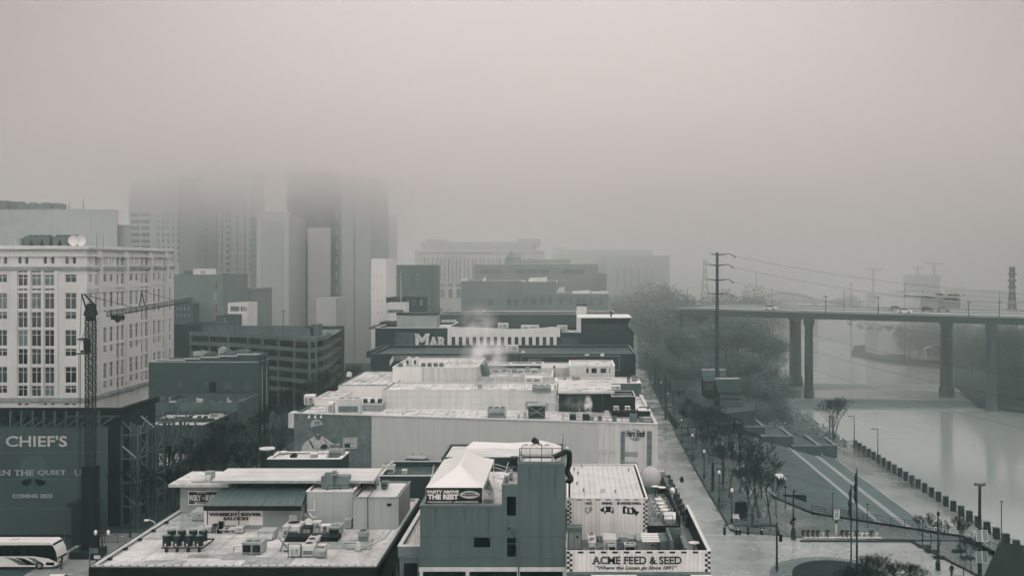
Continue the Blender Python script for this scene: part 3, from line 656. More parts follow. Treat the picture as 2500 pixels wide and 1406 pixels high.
for xa,xb,ya,yb,mm in((432,448,931,946,'bricked_window'),(499,509,931,946,'bricked_window'),(546,565,931,950,'bricked_window'),(598,612,931,950,'bricked_window'),(511,527,932,957,'dark_opening')):
    m=MB();sp_[0].slab(m,*sp_[0].rect(xa,xb,ya,yb), .004, .03);m.build(mm,BLACK if mm=='dark_opening' else mat('bricked_patch', .13, .9,n=.3,sc=1,brick=2.5),sbld)
# debris: small things along the patched wall top
for k in range(11):
    x_=PX(378,222)+k*2.0+R.uniform(-.4, .4);m=MB();m.box(x_,x_+R.uniform(.4,1.2),214+k%3,215.2+k%3,10.5,10.5+R.uniform(.5,1.3));m.box(x_+ .1,x_+ .3,214,214.2,10.5,12)
    tag(m.build('roof_vent',GALVL if k%3==0 else GALVD),('pale' if k%3==0 else 'dark')+' little vent in the row above the patched wall','roof vent','little vents above the patched wall')
# parking garage: curved decks on columns
def garage():
    root=thing('parking_garage','open parking garage with pale deck bands and columns, curving round its corner','parking garage',(XF-15,285,0))
    pts=[(-112,302.5),(-92,292.5),(-70,276.5),(-68.7,278.5),(-68.2,286),(-69.2,299)]
    up=2.83;z_=19.9
    inner=[(-112,330),(-90,330),(-74,325),(-73,322),(-73,318),(-73,310)]
    for k in range(6):
        zt=z_-k*up;m=MB()
        for(a,b_)in zip(pts,pts[1:]):
            P=Plane(a,b_);P.slab(m,0,P.L,zt-1.15,zt,-.25,0)
        m.build('parapet_band',mat('garage_concrete', .16, .85,n=.25,sc=.2,streak=.3),root)
        m=MB();m.face([(*p,zt-1.0)for p in pts]+[(-73,330,zt-1.0),(-112,330,zt-1.0)]);m.build('deck',CONCD,root)
    for(a,b_)in zip(pts,pts[1:]):
        P=Plane(a,b_);n=max(1,round(P.L/6.6))
        for k in range(n):
            m=MB();P.slab(m,P.L*k/n- .25,P.L*k/n+ .25,0,z_+(.5 if k%2 else .1),-.5, .06);m.build('column',mat('garage_concrete'),root)
    m=MB();m.box(-112,-72.5,329,330,0,z_);m.build('rear_wall',BRICKD,root)
    MB().box(PX(745,290),PX(762,290),296,302,z_-1,PZ(792,296)).build('stair_head',CONCD,root)
    P=Plane(pts[2],pts[3]);q=Plane((-112,275.9),(XF,275.9));r=q.rect(751,764,923,931);m=MB();q.slab(m,*r,0, .12);m.build('sign_board',BLACK,root)
    text_on(q,'Public',(r[0]+ .15,r[1]- .2,r[2]+ .48,r[3]- .1),FRAMEW,root,d=.13);text_on(q,'Parking',(r[0]+ .1,r[1]- .1,r[2]+ .08,r[3]- .52),FRAMEW,root,d=.13)
    m=MB();m.box(-108,-78,301,301.6,z_-1,z_+1.8);m.box(-85,-74,296,296.5,z_-1,z_+1.2);m.build('ramp_wall',CONCD,root)
garage()
for q,yt in((573,775),(691.5,760)):
    Y=296;m=MB();m.cyl(PX(q,Y),Y,18.9,PZ(yt,Y), .12, .08,6);m.box(PX(q,Y)- .5,PX(q,Y)+ .5,Y- .2,Y+ .2,PZ(yt,Y),PZ(yt,Y)+ .15);tag(m.build('lamp_post',STEEL),'thin lamp post on the garage roof deck, '+('left one' if q<600 else 'right one before the pale slab tower'),'lamp post')
block('dark low building wedge left of the garage roof',312,425,552,792, .04,depth=12,coping=CONCD)
block('row of low hazy rooftops left behind the garage with a pale parapet',303.5,553,612,800, .06,depth=7,coping=PALE)

# --- corner building wrapped for a new bar, with shoring steel
def wrapped():
    root=thing('corner_building','gutted dark brick corner facade behind a huge banner, propped by steel','building',(-78,160,0))
    X1,YF=-68.3,156.0;P=Plane((-104,YF),(X1,YF));Q=Plane((X1,YF),(X1,169));zt=PZ(996,YF);w=MB()
    hs=[(P.px(x,1000)[0],P.px(x+17,1000)[0],z,z+1.15,1,1)for x in range(-10,250,29)for z in(PZ(1038,YF),PZ(1038,YF)-5,PZ(1038,YF)-10)]
    hq=[(1.5+4*k,3.2+4*k,z,z+2.8,1,1)for k in range(3)for z in(2,6.2,10.4)]
    for PP,L_,d in((P,hs, .45),(Q,hq, .45)):
        wallgrid(w,PP,0,PP.L,0,zt,L_,d);R_=Plane(PP.pt(PP.L,0,-d)[:2],PP.pt(0,0,-d)[:2]);wallgrid(w,R_,0,PP.L,0,zt,[(PP.L-h[1],PP.L-h[0],h[2],h[3])for h in L_], .01)
    w.build('wall',mat('shell_dark_brick', .045, .9,n=.3,sc=.25,streak=.2,fine=.15),root)
    MB().box(-104,X1- .6,YF+ .6,185, .05,1.2).build('inner_floor',DARK,root)
    for h in hq[::2]:m=MB();window_mb(m,Q,h, .35,1,2, .08);m.build('window',[GLASS,BRICKD],root)
    m=MB();m.box(-104,X1+ .5,YF- .6,YF- .01,zt-1.3,zt+ .1);m.box(X1+ .01,X1+ .6,YF,169,zt- .8,zt+ .1);m.build('cornice',mat('dark_cornice', .02, .9),root)
    for q in range(28,265,27):
        x=PX(q,153);m=MB();m.box(x- .12,x+ .12,152.6,152.9,PZ(1042,153),PZ(1003,153));m.tube((x,152.7,PZ(1042,153)),(x+ .8,155.9,PZ(1024,153)), .09, .09,4);m.build('steel_bracket',STEELL,root)
    m=MB();m.box(PX(160,153),PX(295,153),152.4,152.5,PZ(1016,153),PZ(1013,153));m.build('steel_rail',STEELL,root)
    m=MB();m.box(-104,X1-1,168,168.4,1.21,PZ(1010,168));m.build('inner_wall',mat('inner_wall_render', .03, .9,n=.4,sc=.3),root)
wrapped()
bn=thing('banner','huge dark construction banner announcing a bar coming in 2023, left of the crane','banner',(PX(120,150),150,1))
Pn=Plane((PX(-40,150),150),(PX(263,150),150));BANM=mat('dark_banner_vinyl', .075, .75,n=.12,sc=.1);BTX=mat('pale_banner_lettering', .3, .8,n=.1)
m=MB();Pn.slab(m,0,Pn.L,PZ(1304,150),PZ(1042,150),-.05,0);m.build('cloth',BANM,bn)
m=MB()
for y in(1104,1170,1240):Pn.slab(m,0,Pn.L,PZ(y,150),PZ(y,150)+ .04, .004, .02)
m.build('seam',GALVD,bn)
B=lambda s,x0,x1,y0,y1,mm=BTX,**k:text_on(Pn,s,Pn.rect(x0,x1,y0,y1),mm,bn,d=.03,**k)
B("CHIEF'S",14.5,164,1063,1090,bold=.015,mm=mat('banner_white_lettering', .42, .8));B('TURN',-46,25,1147,1160,bold=.01,serif=.05);B('THE',35,82,1147,1160,bold=.01,serif=.05);B('QUIET',92,161,1147,1160,bold=.01,serif=.05);B('UP',183,212,1147,1160,bold=.01,serif=.05);B('COMING 2023',31,128,1205,1215,bold=.03)
cap=MB();ctr=Pn.px(82,1150);u= .06
def blob(pts,d0,d1,name,mm):
    m=MB();A=[Pn.pt(*Pn.px(x,y),d0)for x,y in pts];B_=[Pn.pt(*Pn.px(x,y),d1)for x,y in pts];m.hull(A[::-1],B_[::-1]);m.build(name,mm,bn)
blob([(49,1160),(50,1135),(57,1121),(70,1115),(82,1113),(96,1115),(108,1122),(114,1135),(115,1160),(113,1172),(100,1169),(82,1166),(62,1170),(51,1174)], .001, .012,'cap_picture',mat('banner_cap', .1, .8))
blob([(52,1175),(64,1169),(78,1168),(76,1179),(66,1186),(56,1184)], .013, .02,'lens_picture',BLACK);blob([(85,1168),(98,1170),(111,1175),(108,1183),(98,1187),(88,1180)], .013, .02,'lens_picture',BLACK)
# shoring frames of steel along the avenue side
for k,(xx,yb_)in enumerate(((-67.3,154),(-67.0,160),(-66.7,166),(-66.4,172))):
    sh=thing('shoring_frame',('first','second','third','fourth')[k]+' steel shoring frame from the corner, bracing the dark brick wall','shoring frame',(xx,yb_,0),'shoring frames along the brick wall')
    for dx,dy in((0,0),(1.2,1.6),(2.4,0),(0,3.2),(2.4,3.2)):MB().box(xx+dx- .14,xx+dx+ .14,yb_+dy- .14,yb_+dy+ .14,0,15.6-k* .8).build('post',STEELL,sh)
    for z in(3.5,7,10.6,14.2):
        m=MB();m.bar((xx,yb_,z),(xx+2.4,yb_,z), .22);m.bar((xx+2.4,yb_,z),(xx+2.4,yb_+3.2,z), .22);m.build('beam',STEELL,sh)
        m=MB();m.bar((xx+ .1,yb_- .1,z+2.0),(xx+2.2,yb_- .1,z+ .2), .15);m.build('brace',GALV if(k+int(z))%5==0 else STEELL,sh)
        m=MB();m.bar((xx+2.5,yb_,z),(xx+2.5,yb_+3.2,z+2.4), .12);m.build('brace',STEELL,sh)
# ------------------------------------------------------------------ equipment builders
def uplane(x0,x1,y):return Plane((x0,y),(x1,y))
NUNIT={}
def unit(label,kind,x0,x1,yt,yb,z,depth=None,name=None,v=GALVL,group=None,cat=None,lift=0.0):
    """roof equipment whose front base stands at photo row yb on a roof of height z"""
    Y=GY(yb,z);X0,X1=PX(x0,Y),PX(x1,Y);zt=PZ(yt,Y);w=X1-X0;h=zt-z;d=depth or w
    nm=name or{'fan':'condenser','panel':'air_handler','box':'rooftop_unit','split':'mini_split','round':'round_condenser','vent':'roof_vent','duct':'duct'}.get(kind,'rooftop_unit')
    t=thing(nm,label,cat or nm.replace('_',' '),((X0+X1)/2,Y,z),group)
    zb=z+lift
    if lift> .15:
        for a in(X0+ .05,X1- .15):
            m=MB();m.box(a,a+ .1,Y+ .02,Y+ .12,z,zb);m.box(a,a+ .1,Y+d- .12,Y+d- .02,z,zb);m.box(a,a+ .1,Y+ .12,Y+d- .12,zb- .1,zb);m.build('stand',STEEL,t)
    else:MB().box(X0+ .05,X1- .05,Y+ .05,Y+d- .05,z,z+ .14).build('curb',GALVD,t);zb=z+ .141
    if kind=='round':
        r=w/2;m=MB();m.cyl((X0+X1)/2,Y+r,zb,zt,r,r* .97,20);m.build('body',v,t,smooth=False)
        m=MB();m.cyl((X0+X1)/2,Y+r,zt+ .002,zt+ .07,r*1.03,r* .95,20);m.build('top_ring',GALVD,t);MB().cyl((X0+X1)/2,Y+r,zt+ .072,zt+ .09,r* .6,r* .6,16).build('fan',BLACK,t)
        return t
    m=MB()
    m.box(X0,X1,Y,Y+d,zb,zt)
    if kind!='duct':
        m.box(X0- .04,X1+ .04,Y- .04,Y+d+ .04,zt,zt+ .06)
    else:m.hull([(X0+ .1,Y- .5,zb),(X1- .1,Y- .5,zb),(X1- .1,Y,zb),(X0+ .1,Y,zb)],[(X0+ .1,Y- .12,zt-h* .3),(X1- .1,Y- .12,zt-h* .3),(X1- .1,Y,zt-h* .3),(X0+ .1,Y,zt-h* .3)])
    m.build('body',v,t)
    P=uplane(X0,X1,Y)
    if kind=='fan':
        n=max(1,round(w/1.15));nd=2 if d>1.9*(w/n)else 1
        for i in range(n):
            for j in range(nd):
                r=min(w/n,d/nd)* .4;cx,cyy=X0+w*(i+ .5)/n,Y+d*(j+ .5)/nd
                q=MB();q.m=0;q.cyl(cx,cyy,zt+ .062,zt+ .2,r,r,14);q.m=1;q.cyl(cx,cyy,zt+ .202,zt+ .21,r* .88,r* .88,14);q.build('fan',[v,BLACK],t)
        q=MB();P.slab(q,w* .08,w* .92,zb+h* .12,zb+(zt-zb)* .55, .005, .03)
        for i in range(5):pass
        q.build('grille',GALVD,t)
    elif kind=='panel':
        n=2 if w>1.2 else 1
        for i in range(n):q=MB();P.slab(q,w*(i/n)+ .08,w*((i+1)/n)- .08,zb+ .12,zt- .15, .005, .04);q.build('grille',BLACK,t)
        q=MB()
        for i in range(2):q.cyl(X0+w*(.3+ .4*i),Y+d* .35,zt+ .062,zt+ .12,min(w* .17, .45),min(w* .17, .45),14)
        q.build('fan',GALVD,t)
    elif kind=='split':
        q=MB();c=P.pt(w* .42,zb+(zt-zb)* .5, .0);rr=min(w,h)* .34
        q.tube((c[0],Y- .005,c[2]),(c[0],Y- .04,c[2]),rr,rr,14);q.build('fan_grille',GALVD,t)
    elif kind=='box':
        q=MB();P.slab(q,w* .1,w* .42,zb+ .1,zb+(zt-zb)* .8, .005, .02);P.slab(q,w* .5,w* .9,zb+ .1,zb+(zt-zb)* .8, .005, .02);q.build('access_panel',GALV,t)
        q=MB();P.slab(q,w* .6,w* .75,zb+(zt-zb)* .55,zb+(zt-zb)* .68, .022, .04);q.build('latch',BLACK,t)
    elif kind=='vent':
        q=MB();q.cyl((X0+X1)/2,Y+d/2,zt+ .06,zt+ .3,w* .3,w* .45,12);q.build('cap',v,t)
    elif kind=='duct':
        q=MB();P.slab(q,w* .48,w* .52,zb+ .05,zt- .05, .005, .03);q.build('joint',GALVD,t)
    return t
def rail_run(pts,h=1.05,n_rail=2,gap=1.8,r=.03,m=STEEL,name='railing',parent=None,label=None):
    mb=MB()
    for a,b in zip(pts,pts[1:]):
        L=math.dist(a,b);k=max(1,round(L/gap))
        for i in range(k+1):
            p=[a[q]+(b[q]-a[q])*i/k for q in range(3)];mb.bar(p,(p[0],p[1],p[2]+h),r*2)
        for j in range(n_rail):z=h*(j+1)/n_rail;mb.bar((a[0],a[1],a[2]+z),(b[0],b[1],b[2]+z),r*2)
    o=mb.build(name,m,parent)
    if label:tag(o,label,'railing')
    return o

# ------------------------------------------------------------------ row 4: sign building with the flared roof cabin
Y4=260.0
MARW=mat('dark_painted_brick', .05, .9,n=.15,sc=.15,streak=.12,brick=2.2)
f=rectfoot(PX(916,Y4),PX(1092,Y4),Y4,286)
mk,mkp=building('market_building','dark painted brick building with big faded letters on its wall',f,0,PZ(801,Y4),MARW,ROOFW,{},ph=.6,coping=PALE)
P=mkp[0];r=P.rect(1015,1090,814,848)
m=MB();P.slab(m,*P.rect(965,1015,812,848), .005, .02);m.build('faded_panel',mat('faded_brick', .1, .9,n=.4,sc=.5,streak=.3),mk)
LET=mat('faded_white_letters', .5, .9,n=.35,sc=1.2)
text_on(P,'M',P.rect(1014,1047,814,849),LET,mk,bold=.05,serif=.04);text_on(P,'AR',P.rect(1046,1090,822,849),LET,mk,bold=.05,serif=.04)
m=MB();P.slab(m,1.0,P.L+ .1,PZ(855,Y4),PZ(849,Y4), .005, .25);m.build('ledge',DARK,mk)
P=mkp[3];MB().hull([(f[0][0]-1.2,Y4- .5,PZ(803,Y4)),(f[0][0]+ .01,Y4- .5,PZ(803,Y4)),(f[0][0]+ .01,286,PZ(803,Y4)),(f[0][0]-1.2,286,PZ(803,Y4))],[(f[0][0]-1.8,Y4- .5,PZ(800,Y4)),(f[0][0]- .01,Y4- .5,PZ(800,Y4)),(f[0][0]- .01,286,PZ(800,Y4)),(f[0][0]-1.8,286,PZ(800,Y4))]).build('cornice',MARW,mk)
# white middle part with a dipping roofline and tall windows
WW=thing('event_building','white walled building with a wavy roofline and a row of tall windows','building',(PX(1230,Y4),Y4,0))
Pw=Plane((PX(1092.6,Y4),Y4),(PX(1367,Y4),Y4));zw=PZ(818,Y4)
hs=[(*Pw.rect(1102+17.1*k,1112+17.1*k,822,844),1,1)for k in range(16)]
w=MB();wallgrid(w,Pw,0,Pw.L,0,zw,hs, .2)
curve=[(1092.6,797),(1130,799),(1170,799.5),(1210,801.5),(1250,803.5),(1285,803),(1320,801),(1345,798),(1367,799)]
for(xa,ya),(xb,yb)in zip(curve,curve[1:]):
    a,b_=Pw.px(xa,700)[0],Pw.px(xb,700)[0];w.face([Pw.pt(a,zw),Pw.pt(b_,zw),Pw.pt(b_,PZ(yb,Y4)),Pw.pt(a,PZ(ya,Y4))]);w.face([Pw.pt(b_,zw,-.4),Pw.pt(a,zw,-.4),Pw.pt(a,PZ(ya,Y4),-.4),Pw.pt(b_,PZ(yb,Y4),-.4)]);w.face([Pw.pt(a,PZ(ya,Y4)),Pw.pt(b_,PZ(yb,Y4)),Pw.pt(b_,PZ(yb,Y4),-.4),Pw.pt(a,PZ(ya,Y4),-.4)])
w.box(Pw.pt(Pw.L,0)[0]- .3,Pw.pt(Pw.L,0)[0],Y4+ .3,284,0,zw);w.box(Pw.pt(0,0)[0],Pw.pt(0,0)[0]+ .3,Y4+ .3,284,0,zw);w.box(Pw.pt(0,0)[0],Pw.pt(Pw.L,0)[0],284.01,284.5,0,zw)
w.build('wall',mat('white_painted_wall', .55, .8,n=.06,streak=.06),WW)
MB().box(Pw.pt(0,0)[0]+ .31,Pw.pt(Pw.L,0)[0]- .31,Y4+ .45,283.9,zw- .5,zw- .3).build('roof',ROOFG,WW)
for h in hs:m=MB();window_mb(m,Pw,h, .18,1,1, .06);m.build('window',[mat('grey_window_glass', .07, .12,n=.6,sc=.2),FRAMEW],WW)
rb,rbp=building('brick_building','dark brick building beneath the flared roof cabin, by the avenue',rectfoot(PX(1367.6,Y4),PX(1547,Y4),Y4,282),0,PZ(813,Y4),MARW,ROOFG,{1:[(2+4*k,3.6+4*k,z,z+2.4,1,2)for k in range(5)for z in(3,7.5,12,16.5)]},ph=.6)
m=MB();rbp[0].slab(m,*rbp[0].rect(1372,1410,824,849), .005, .02);m.build('faded_panel',mat('faded_brick'),rb)
# flared cabin on its roof
cb=thing('rooftop_cabin','dark flared cabin with a window band and pale roof edge on the brick building','cabin',(PX(1475,264),264,PZ(813,Y4)))
z0_,z1_=PZ(813,Y4)- .4,PZ(776,264);xa,xb,ta,tb=PX(1419,264),PX(1533,264),PX(1411,264),PX(1540,264)
zm=PZ(792,264)
m=MB();m.hull([(xa,264,z0_),(xb,264,z0_),(xb,276,z0_),(xa,276,z0_)],[(xa,264,zm),(xb,264,zm),(xb,276,zm),(xa,276,zm)]);m.hull([(xa,264,zm+ .003),(xb,264,zm+ .003),(xb,276,zm+ .003),(xa,276,zm+ .003)],[(ta,263.2,z1_),(tb,263.2,z1_),(tb,277,z1_),(ta,277,z1_)]);m.build('wall',mat('cabin_dark_cladding', .035, .8,n=.12),cb)
m=MB();m.box(ta- .1,tb+ .15,263,277.2,z1_+ .003,z1_+ .28);m.build('roof',WHITE,cb)
Pq=uplane(xa,xb,264)
for k in range(6):m=MB();Pq.slab(m,*Pq.rect(1431+k*16,1431+k*16+(8 if k<5 else 5),790,806), .01, .05);m.build('window',mat('grey_window_glass'),cb)
MB().box(PX(1490,263.6),PX(1494,263.6),263.4,263.9,z1_+ .3,PZ(760,263.5)).build('flue',DARK,cb)
tw2=thing('lift_tower','pale lift tower with a dark cap beside the flared cabin','lift tower',(PX(1420,266),266,PZ(813,Y4)))
MB().box(PX(1408,262.9),PX(1418.6,262.9),262.6,276,PZ(813,Y4)- .4,PZ(776,262.6)).build('side_wall',PALE,tw2)
MB().box(PX(1408,278),PX(1432,278),278,281.5,PZ(813,Y4)- .4,PZ(747,278)).build('wall',PALE,tw2);MB().box(PX(1407,278),PX(1433.5,278),277.8,281.7,PZ(747,278),PZ(743.5,278)).build('cap',DARK,tw2)
pb=thing('plant_box','long pale plant enclosure with a dark top edge on the lettered building','plant enclosure',(PX(1017,266),266,PZ(801,Y4)- .6))
zc=PZ(801,Y4)- .6;x0_,x1_=PX(969,268),PX(1065.5,268);MB().box(x0_,x1_,268,275,zc,PZ(769,268)).build('wall',mat('board_cladding', .28, .85,n=.15,ribs=.6,streak=.15),pb);MB().box(x0_- .15,x1_+ .15,267.8,275.2,PZ(769,268),PZ(765,268)).build('cap',DARK,pb)
MB().box(PX(905,262),PX(966,262),274,283,zc,zc+1.2).build('parapet',MARW,mk)
unit('small vent stack standing left of the long pale plant enclosure','vent',955,961,786,795,zc, .8)
# backs: darker brick parapets behind row 4
block('dark brick rooftop block behind the white event building, with a long pale parapet',300,1066,1410,767, .07,depth=14,coping=PALE)
block('hazy long brick parapet with graffiti behind the flared cabin',325,1175,1500,763, .12,depth=10,coping=PALE)
for a,b_,yt,lab in((1078,1112,782,'flat pale skylight on the dark rooftop behind the event building'),(1216,1240,790,'small boxed unit on the event building roof'),(1272,1315,795,'long low grey condenser bank on the event building roof'),(1360,1385,795,'white tarp covered heap on the event building roof')):
    unit(lab,'box',a,b_,yt,yt+12,PZ(yt+12,279)if False else 22.0,2)
# ------------------------------------------------------------------ row 3: long dark building with the lettered panel
Y3=235.0
f=rectfoot(PX(905,Y3),PX(1552,Y3),Y3,259.2)
MCW=mat('black_painted_wall', .035, .85,n=.12,sc=.2,streak=.08)
mc,mcp=building('pub_building','long black painted wall with white pub lettering in a thin frame',f,0,PZ(864,Y3),MCW,ROOFD,{1:[(2+4*k,3.6+4*k,z,z+2.4,1,2)for k in range(5)for z in(3,7.5,12)]},ph=.5,coping=mat('grey_coping', .16, .7))
P=mcp[0];r=P.rect(1272,1513,868,904);m=MB();e= .12
P.slab(m,r[0],r[1],r[3]-e,r[3], .005, .04);P.slab(m,r[0],r[0]+e,r[2],r[3]-e, .005, .04);P.slab(m,r[1]-e,r[1],r[2],r[3]-e, .005, .04);P.slab(m,r[0]+e,r[1]-e,r[2],r[2]+e, .005, .04);m.build('painted_frame',mat('faded_letter_paint', .3, .9),mc)
LP=mat('faded_letter_paint');TX=lambda s,a,b_,c,d_:text_on(P,s,P.rect(a,b_,c,d_),LP,mc,d=.03,bold=.01)
TX("McFADDEN'S",1290,1325,874,884);TX("McFADDEN'S",1405,1440,877,887);TX('NASHVILLE',1454,1490,886,894);TX('NASHVILLE',1337,1371,885,892)
MB().box(f[0][0]- .9,f[0][0],Y3- .3,259,PZ(864,Y3)- .8,PZ(858,Y3)).build('cornice',MCW,mc)
unit('white vent box at the left end of the black pub roof','vent',931,937,848,853,18.8, .8,v=WHITE);unit('pale twin door roof hatch in front of the tall windows','box',1235,1265,843,861,18.9,1.6,name='roof_hatch',v=PALE)
unit('small white vent at the middle of the black pub roof','vent',1273,1281,859,864,18.7, .7,v=WHITE);unit('small square white vent at the right of the black pub roof','vent',1466,1475,866,871,18.7, .8,v=WHITE);unit('low white vent beside the square one on the black pub roof','vent',1427,1439,867,870,18.7, .8,v=WHITE)
# ------------------------------------------------------------------ row 2: pale buildings between the pub and the cafe wall
WB=mat('white_plaster', .6, .8,n=.05,sc=.1,streak=.05);WBS=mat('stained_white_plaster', .5, .8,n=.18,sc=.2,streak=.25,ribs=3.4)
Ya=196.0
f=[(PX(826,Ya),Ya),(PX(960,Ya),Ya),(PX(960,Ya),221),(PX(826,Ya),221)]
e1,e1p=building('white_building','smooth white building with a slanting roof edge above the avenue of bare trees',f,0,PZ(941,Ya),WB,ROOFW,{},ph=.05,coping=mat('grey_coping'),cw=.15)
m=MB();m.box(f[0][0]-1.0,f[0][0],197,219,14.8,15.3);m.build('gutter',WHITE,e1);
unit('small white cone finial at the back corner of the smooth white building','vent',846,857,912,921,PZ(921,214), .9,v=WHITE,name='finial')
f=[(PX(958.5,204),204),(PX(1165,204),204),(PX(1165,204),224),(PX(958.5,204),224)]
e2,e2p=building('white_building','taller white building behind with railings and two round topped vents',f,0,PZ(897,204),WBS,ROOFW,{},ph=.15,coping=WHITE,cw=.2)
m=MB();e2p[0].slab(m, .01,e2p[0].px(1030,900)[0],10,PZ(897,204)- .02, .004, .03);m.build('fresh_white_panel',WB,e2)
z2=PZ(897,204);rail_run([(PX(952,206),206,z2+ .1),(PX(960,216),216,z2+ .1),(PX(1166,216),216,z2+ .1)],m=GALVL,parent=e2,r=.035,n_rail=3)
for a,lab in((991,'left of two round topped vent stacks on the taller white roof'),(1009.5,'right of two round topped vent stacks on the taller white roof')):
    t=thing('vent_stack',lab,'vent stack',(PX(a+6,208),208,z2));x0_,x1_=PX(a,208),PX(a+12,208);m=MB();m.box(x0_,x1_,208,209.2,z2,PZ(878,208));
    prof=[(x0_+(x1_-x0_)*(.5- .5*math.cos(math.pi*k/6)),PZ(878,208)+ .003+ .5*math.sin(math.pi*k/6))for k in range(7)];m.hull([(x,208,z)for x,z in prof],[(x,209.2,z)for x,z in prof]);m.build('body',GALVL,t)
    m=MB();m.box(x0_+ .1,x0_+ .55,207.95,207.99,z2+ .3,PZ(879,208));m.build('grille',DARK,t)
for k in range(6):
    a=1094+k*15.3;t=thing('roof_screen',('first','second','third','fourth','fifth','sixth')[k]+' from the left of the white gridded screen panels on the taller roof','screen panel',(PX(a+7,210),210,z2),'gridded screen panels')
    x0_,x1_=PX(a,210),PX(a+13.5,210);zt=PZ(880 if k<4 else 887,210);MB().box(x0_,x1_,210,210.08,z2,zt).build('pane',WHITE,t)
    m=MB()
    for q in(1,2):m.box(x0_+(x1_-x0_)*q/3- .02,x0_+(x1_-x0_)*q/3+ .02,209.95,209.99,z2,zt);m.box(x0_,x1_,209.93,209.945,z2+(zt-z2)*q/3- .02,z2+(zt-z2)*q/3+ .02)
    m.build('glazing_bar',GALV,t)
for k,a in enumerate((972,1028,1043,1058,1072)):unit(('single','first','second','third','fourth')[k]+' small dark condenser in the row behind the taller roof rail','fan',a,a+10,889,896.5,z2,1,v=GALVD)
# broken backs with rooftop clutter right of it
e3,e3p=building('white_building','stained pale building under the steam, between taller white roof and pale sheds',rectfoot(PX(1165.6,206),PX(1349,206),206,222),0,PZ(921,206),WBS,ROOFG,{},ph=.5)
m=MB();m.hull([(PX(1168,212),212,z2-3.2),(PX(1196,212),212,z2-3.2),(PX(1196,212),216,z2-3.2),(PX(1168,212),216,z2-3.2)],[(PX(1168,212),212,z2),(PX(1184,212),212,z2),(PX(1184,212),216,z2),(PX(1168,212),216,z2)]);tag(m.build('stair_housing',GALVD),'dark sloping stair head at the edge of the steam','stair head')
e4,e4p=building('pale_shed','long dark roofed shed with white vent drums in the steam',rectfoot(PX(1190,223),PX(1325,223),224,232),0,PZ(893,224),MCW,GALVL,{},ph=.2,coping=PALE,cat='shed')
for a in(1240.5,1297):unit(('left' if a<1260 else 'right')+' white drum vent standing in the steam','round',a,a+10,884,895,17.2,v=WHITE,name='drum_vent')
e5,e5p=building('sheet_metal_shed','pale ribbed metal shed between the drum vents and the glassed shed',rectfoot(PX(1321,219),PX(1390,219),219,231),0,PZ(899,219),mat('ribbed_white_metal', .46, .7,n=.1,ribs=.5,streak=.08),GALVL,{},ph=.1,cat='shed')
f=rectfoot(PX(1389.6,216),PX(1501,216),216,228)
e6,e6p=building('glassed_shed','pale ribbed rooftop room with large windows below the pub lettering',f,0,PZ(893.5,216),mat('ribbed_white_metal'),ROOFW,{0:[(*Plane(f[0],f[1]).rect(a,b_,898,912),1,1)for a,b_ in((1430,1438),(1443,1458),(1465,1481),(1486,1490))]},ph=.15,cat='shed',coping=WHITE)
for k,(a,b_,yt,yb,kd)in enumerate(((1226,1236,900,908,'box'),(1238,1246,902,908,'fan'),(1249,1262,901,909,'fan'),(1263,1276,902,909,'fan'),(1281,1294,900,909,'vent'),(1297,1312,901,910,'fan'),(1205,1216,903,909,'box'))):
    unit(['squat grey box','dark little condenser','wide dark condenser','second wide condenser','domed vent','last condenser','leftmost low box'][k]+' in the clutter row under the steam',kd,a,b_,yt,yb,PZ(921,206)- .5 if False else 16.9,1.2,v=GALVL if k%2 else GALV)
# low pale roofs in front: strip roof with dark stained wall by the avenue
f=rectfoot(PX(1350,205),PX(1565,205),205,215)
e7,e7p=building('terrace_building','flat white roof over a stained dark wall beside the avenue',f,0,PZ(936,205),mat('stained_dark_render', .12, .85,n=.5,sc=.3,streak=.5),ROOFW,{},ph=.1,coping=WHITE,cw=.8)
unit('left grey bin like unit on the flat white roof strip','box',1375,1382,923,932,16.1,1.2,v=GALV);unit('grey unit pair on the flat white roof strip','fan',1396,1417,923,932,16.1,1.2,v=GALV)
unit('dark covered grill at the right end of the flat white roof strip','box',1531,1538,922,934,16.1,1,v=DARK);unit('dark boxed hut at the far right end of the flat white roof strip','box',1543,1558,920,929,16.1,2,v=GALVD)
lamp_=MB();lamp_.cyl(PX(1353,207),207,15.9,PZ(897,207), .08, .06,6);lamp_.cyl(PX(1353,207),207,PZ(897,207),PZ(893,207), .25, .2,8);tag(lamp_.build('lamp_post',STEEL),'thin lamp post with a round head on the pale rooftops','lamp post')
pe=MB();
# ------------------------------------------------------------------ the cafe building: long wall, mural, roof gear
P0,P1=(PX(718,172),172.0),(PX(1605,166),166.0);ZL,ZR=PZ(1009,172),PZ(1036,166)
Pc=Plane(P0,P1);hr=thing('cafe_building','long pale blank wall with brick mural end and round cafe sign','building',((P0[0]+P1[0])/2,169,0))
def zat(a):return ZL+(ZR-ZL)*a/Pc.L
def wallpart(xa,xb,m,name,zlo=0,d=0):
    a,b_=Pc.px(xa,1000)[0],Pc.px(xb,1000)[0];mb=MB();mb.hull([Pc.pt(a,zlo,d),Pc.pt(b_,zlo,d),Pc.pt(b_,zat(b_),d),Pc.pt(a,zat(a),d)],[Pc.pt(a,zlo,-.4),Pc.pt(b_,zlo,-.4),Pc.pt(b_,zat(b_),-.4),Pc.pt(a,zat(a),-.4)]);return mb.build(name,m,hr)
wallpart(718,907,mat('mural_brick', .17, .9,n=.35,sc=.7,fine=.4,streak=.15,brick=2.6),'brick_wall');wallpart(907.3,1460,mat('grey_sheet_wall', .42, .7,n=.03,sc=.05,streak=.04,ribs=7.5),'wall')
wallpart(1460.3,1605,mat('pale_sheet_wall', .52, .75,n=.05,sc=.2,streak=.18),'pale_wall')
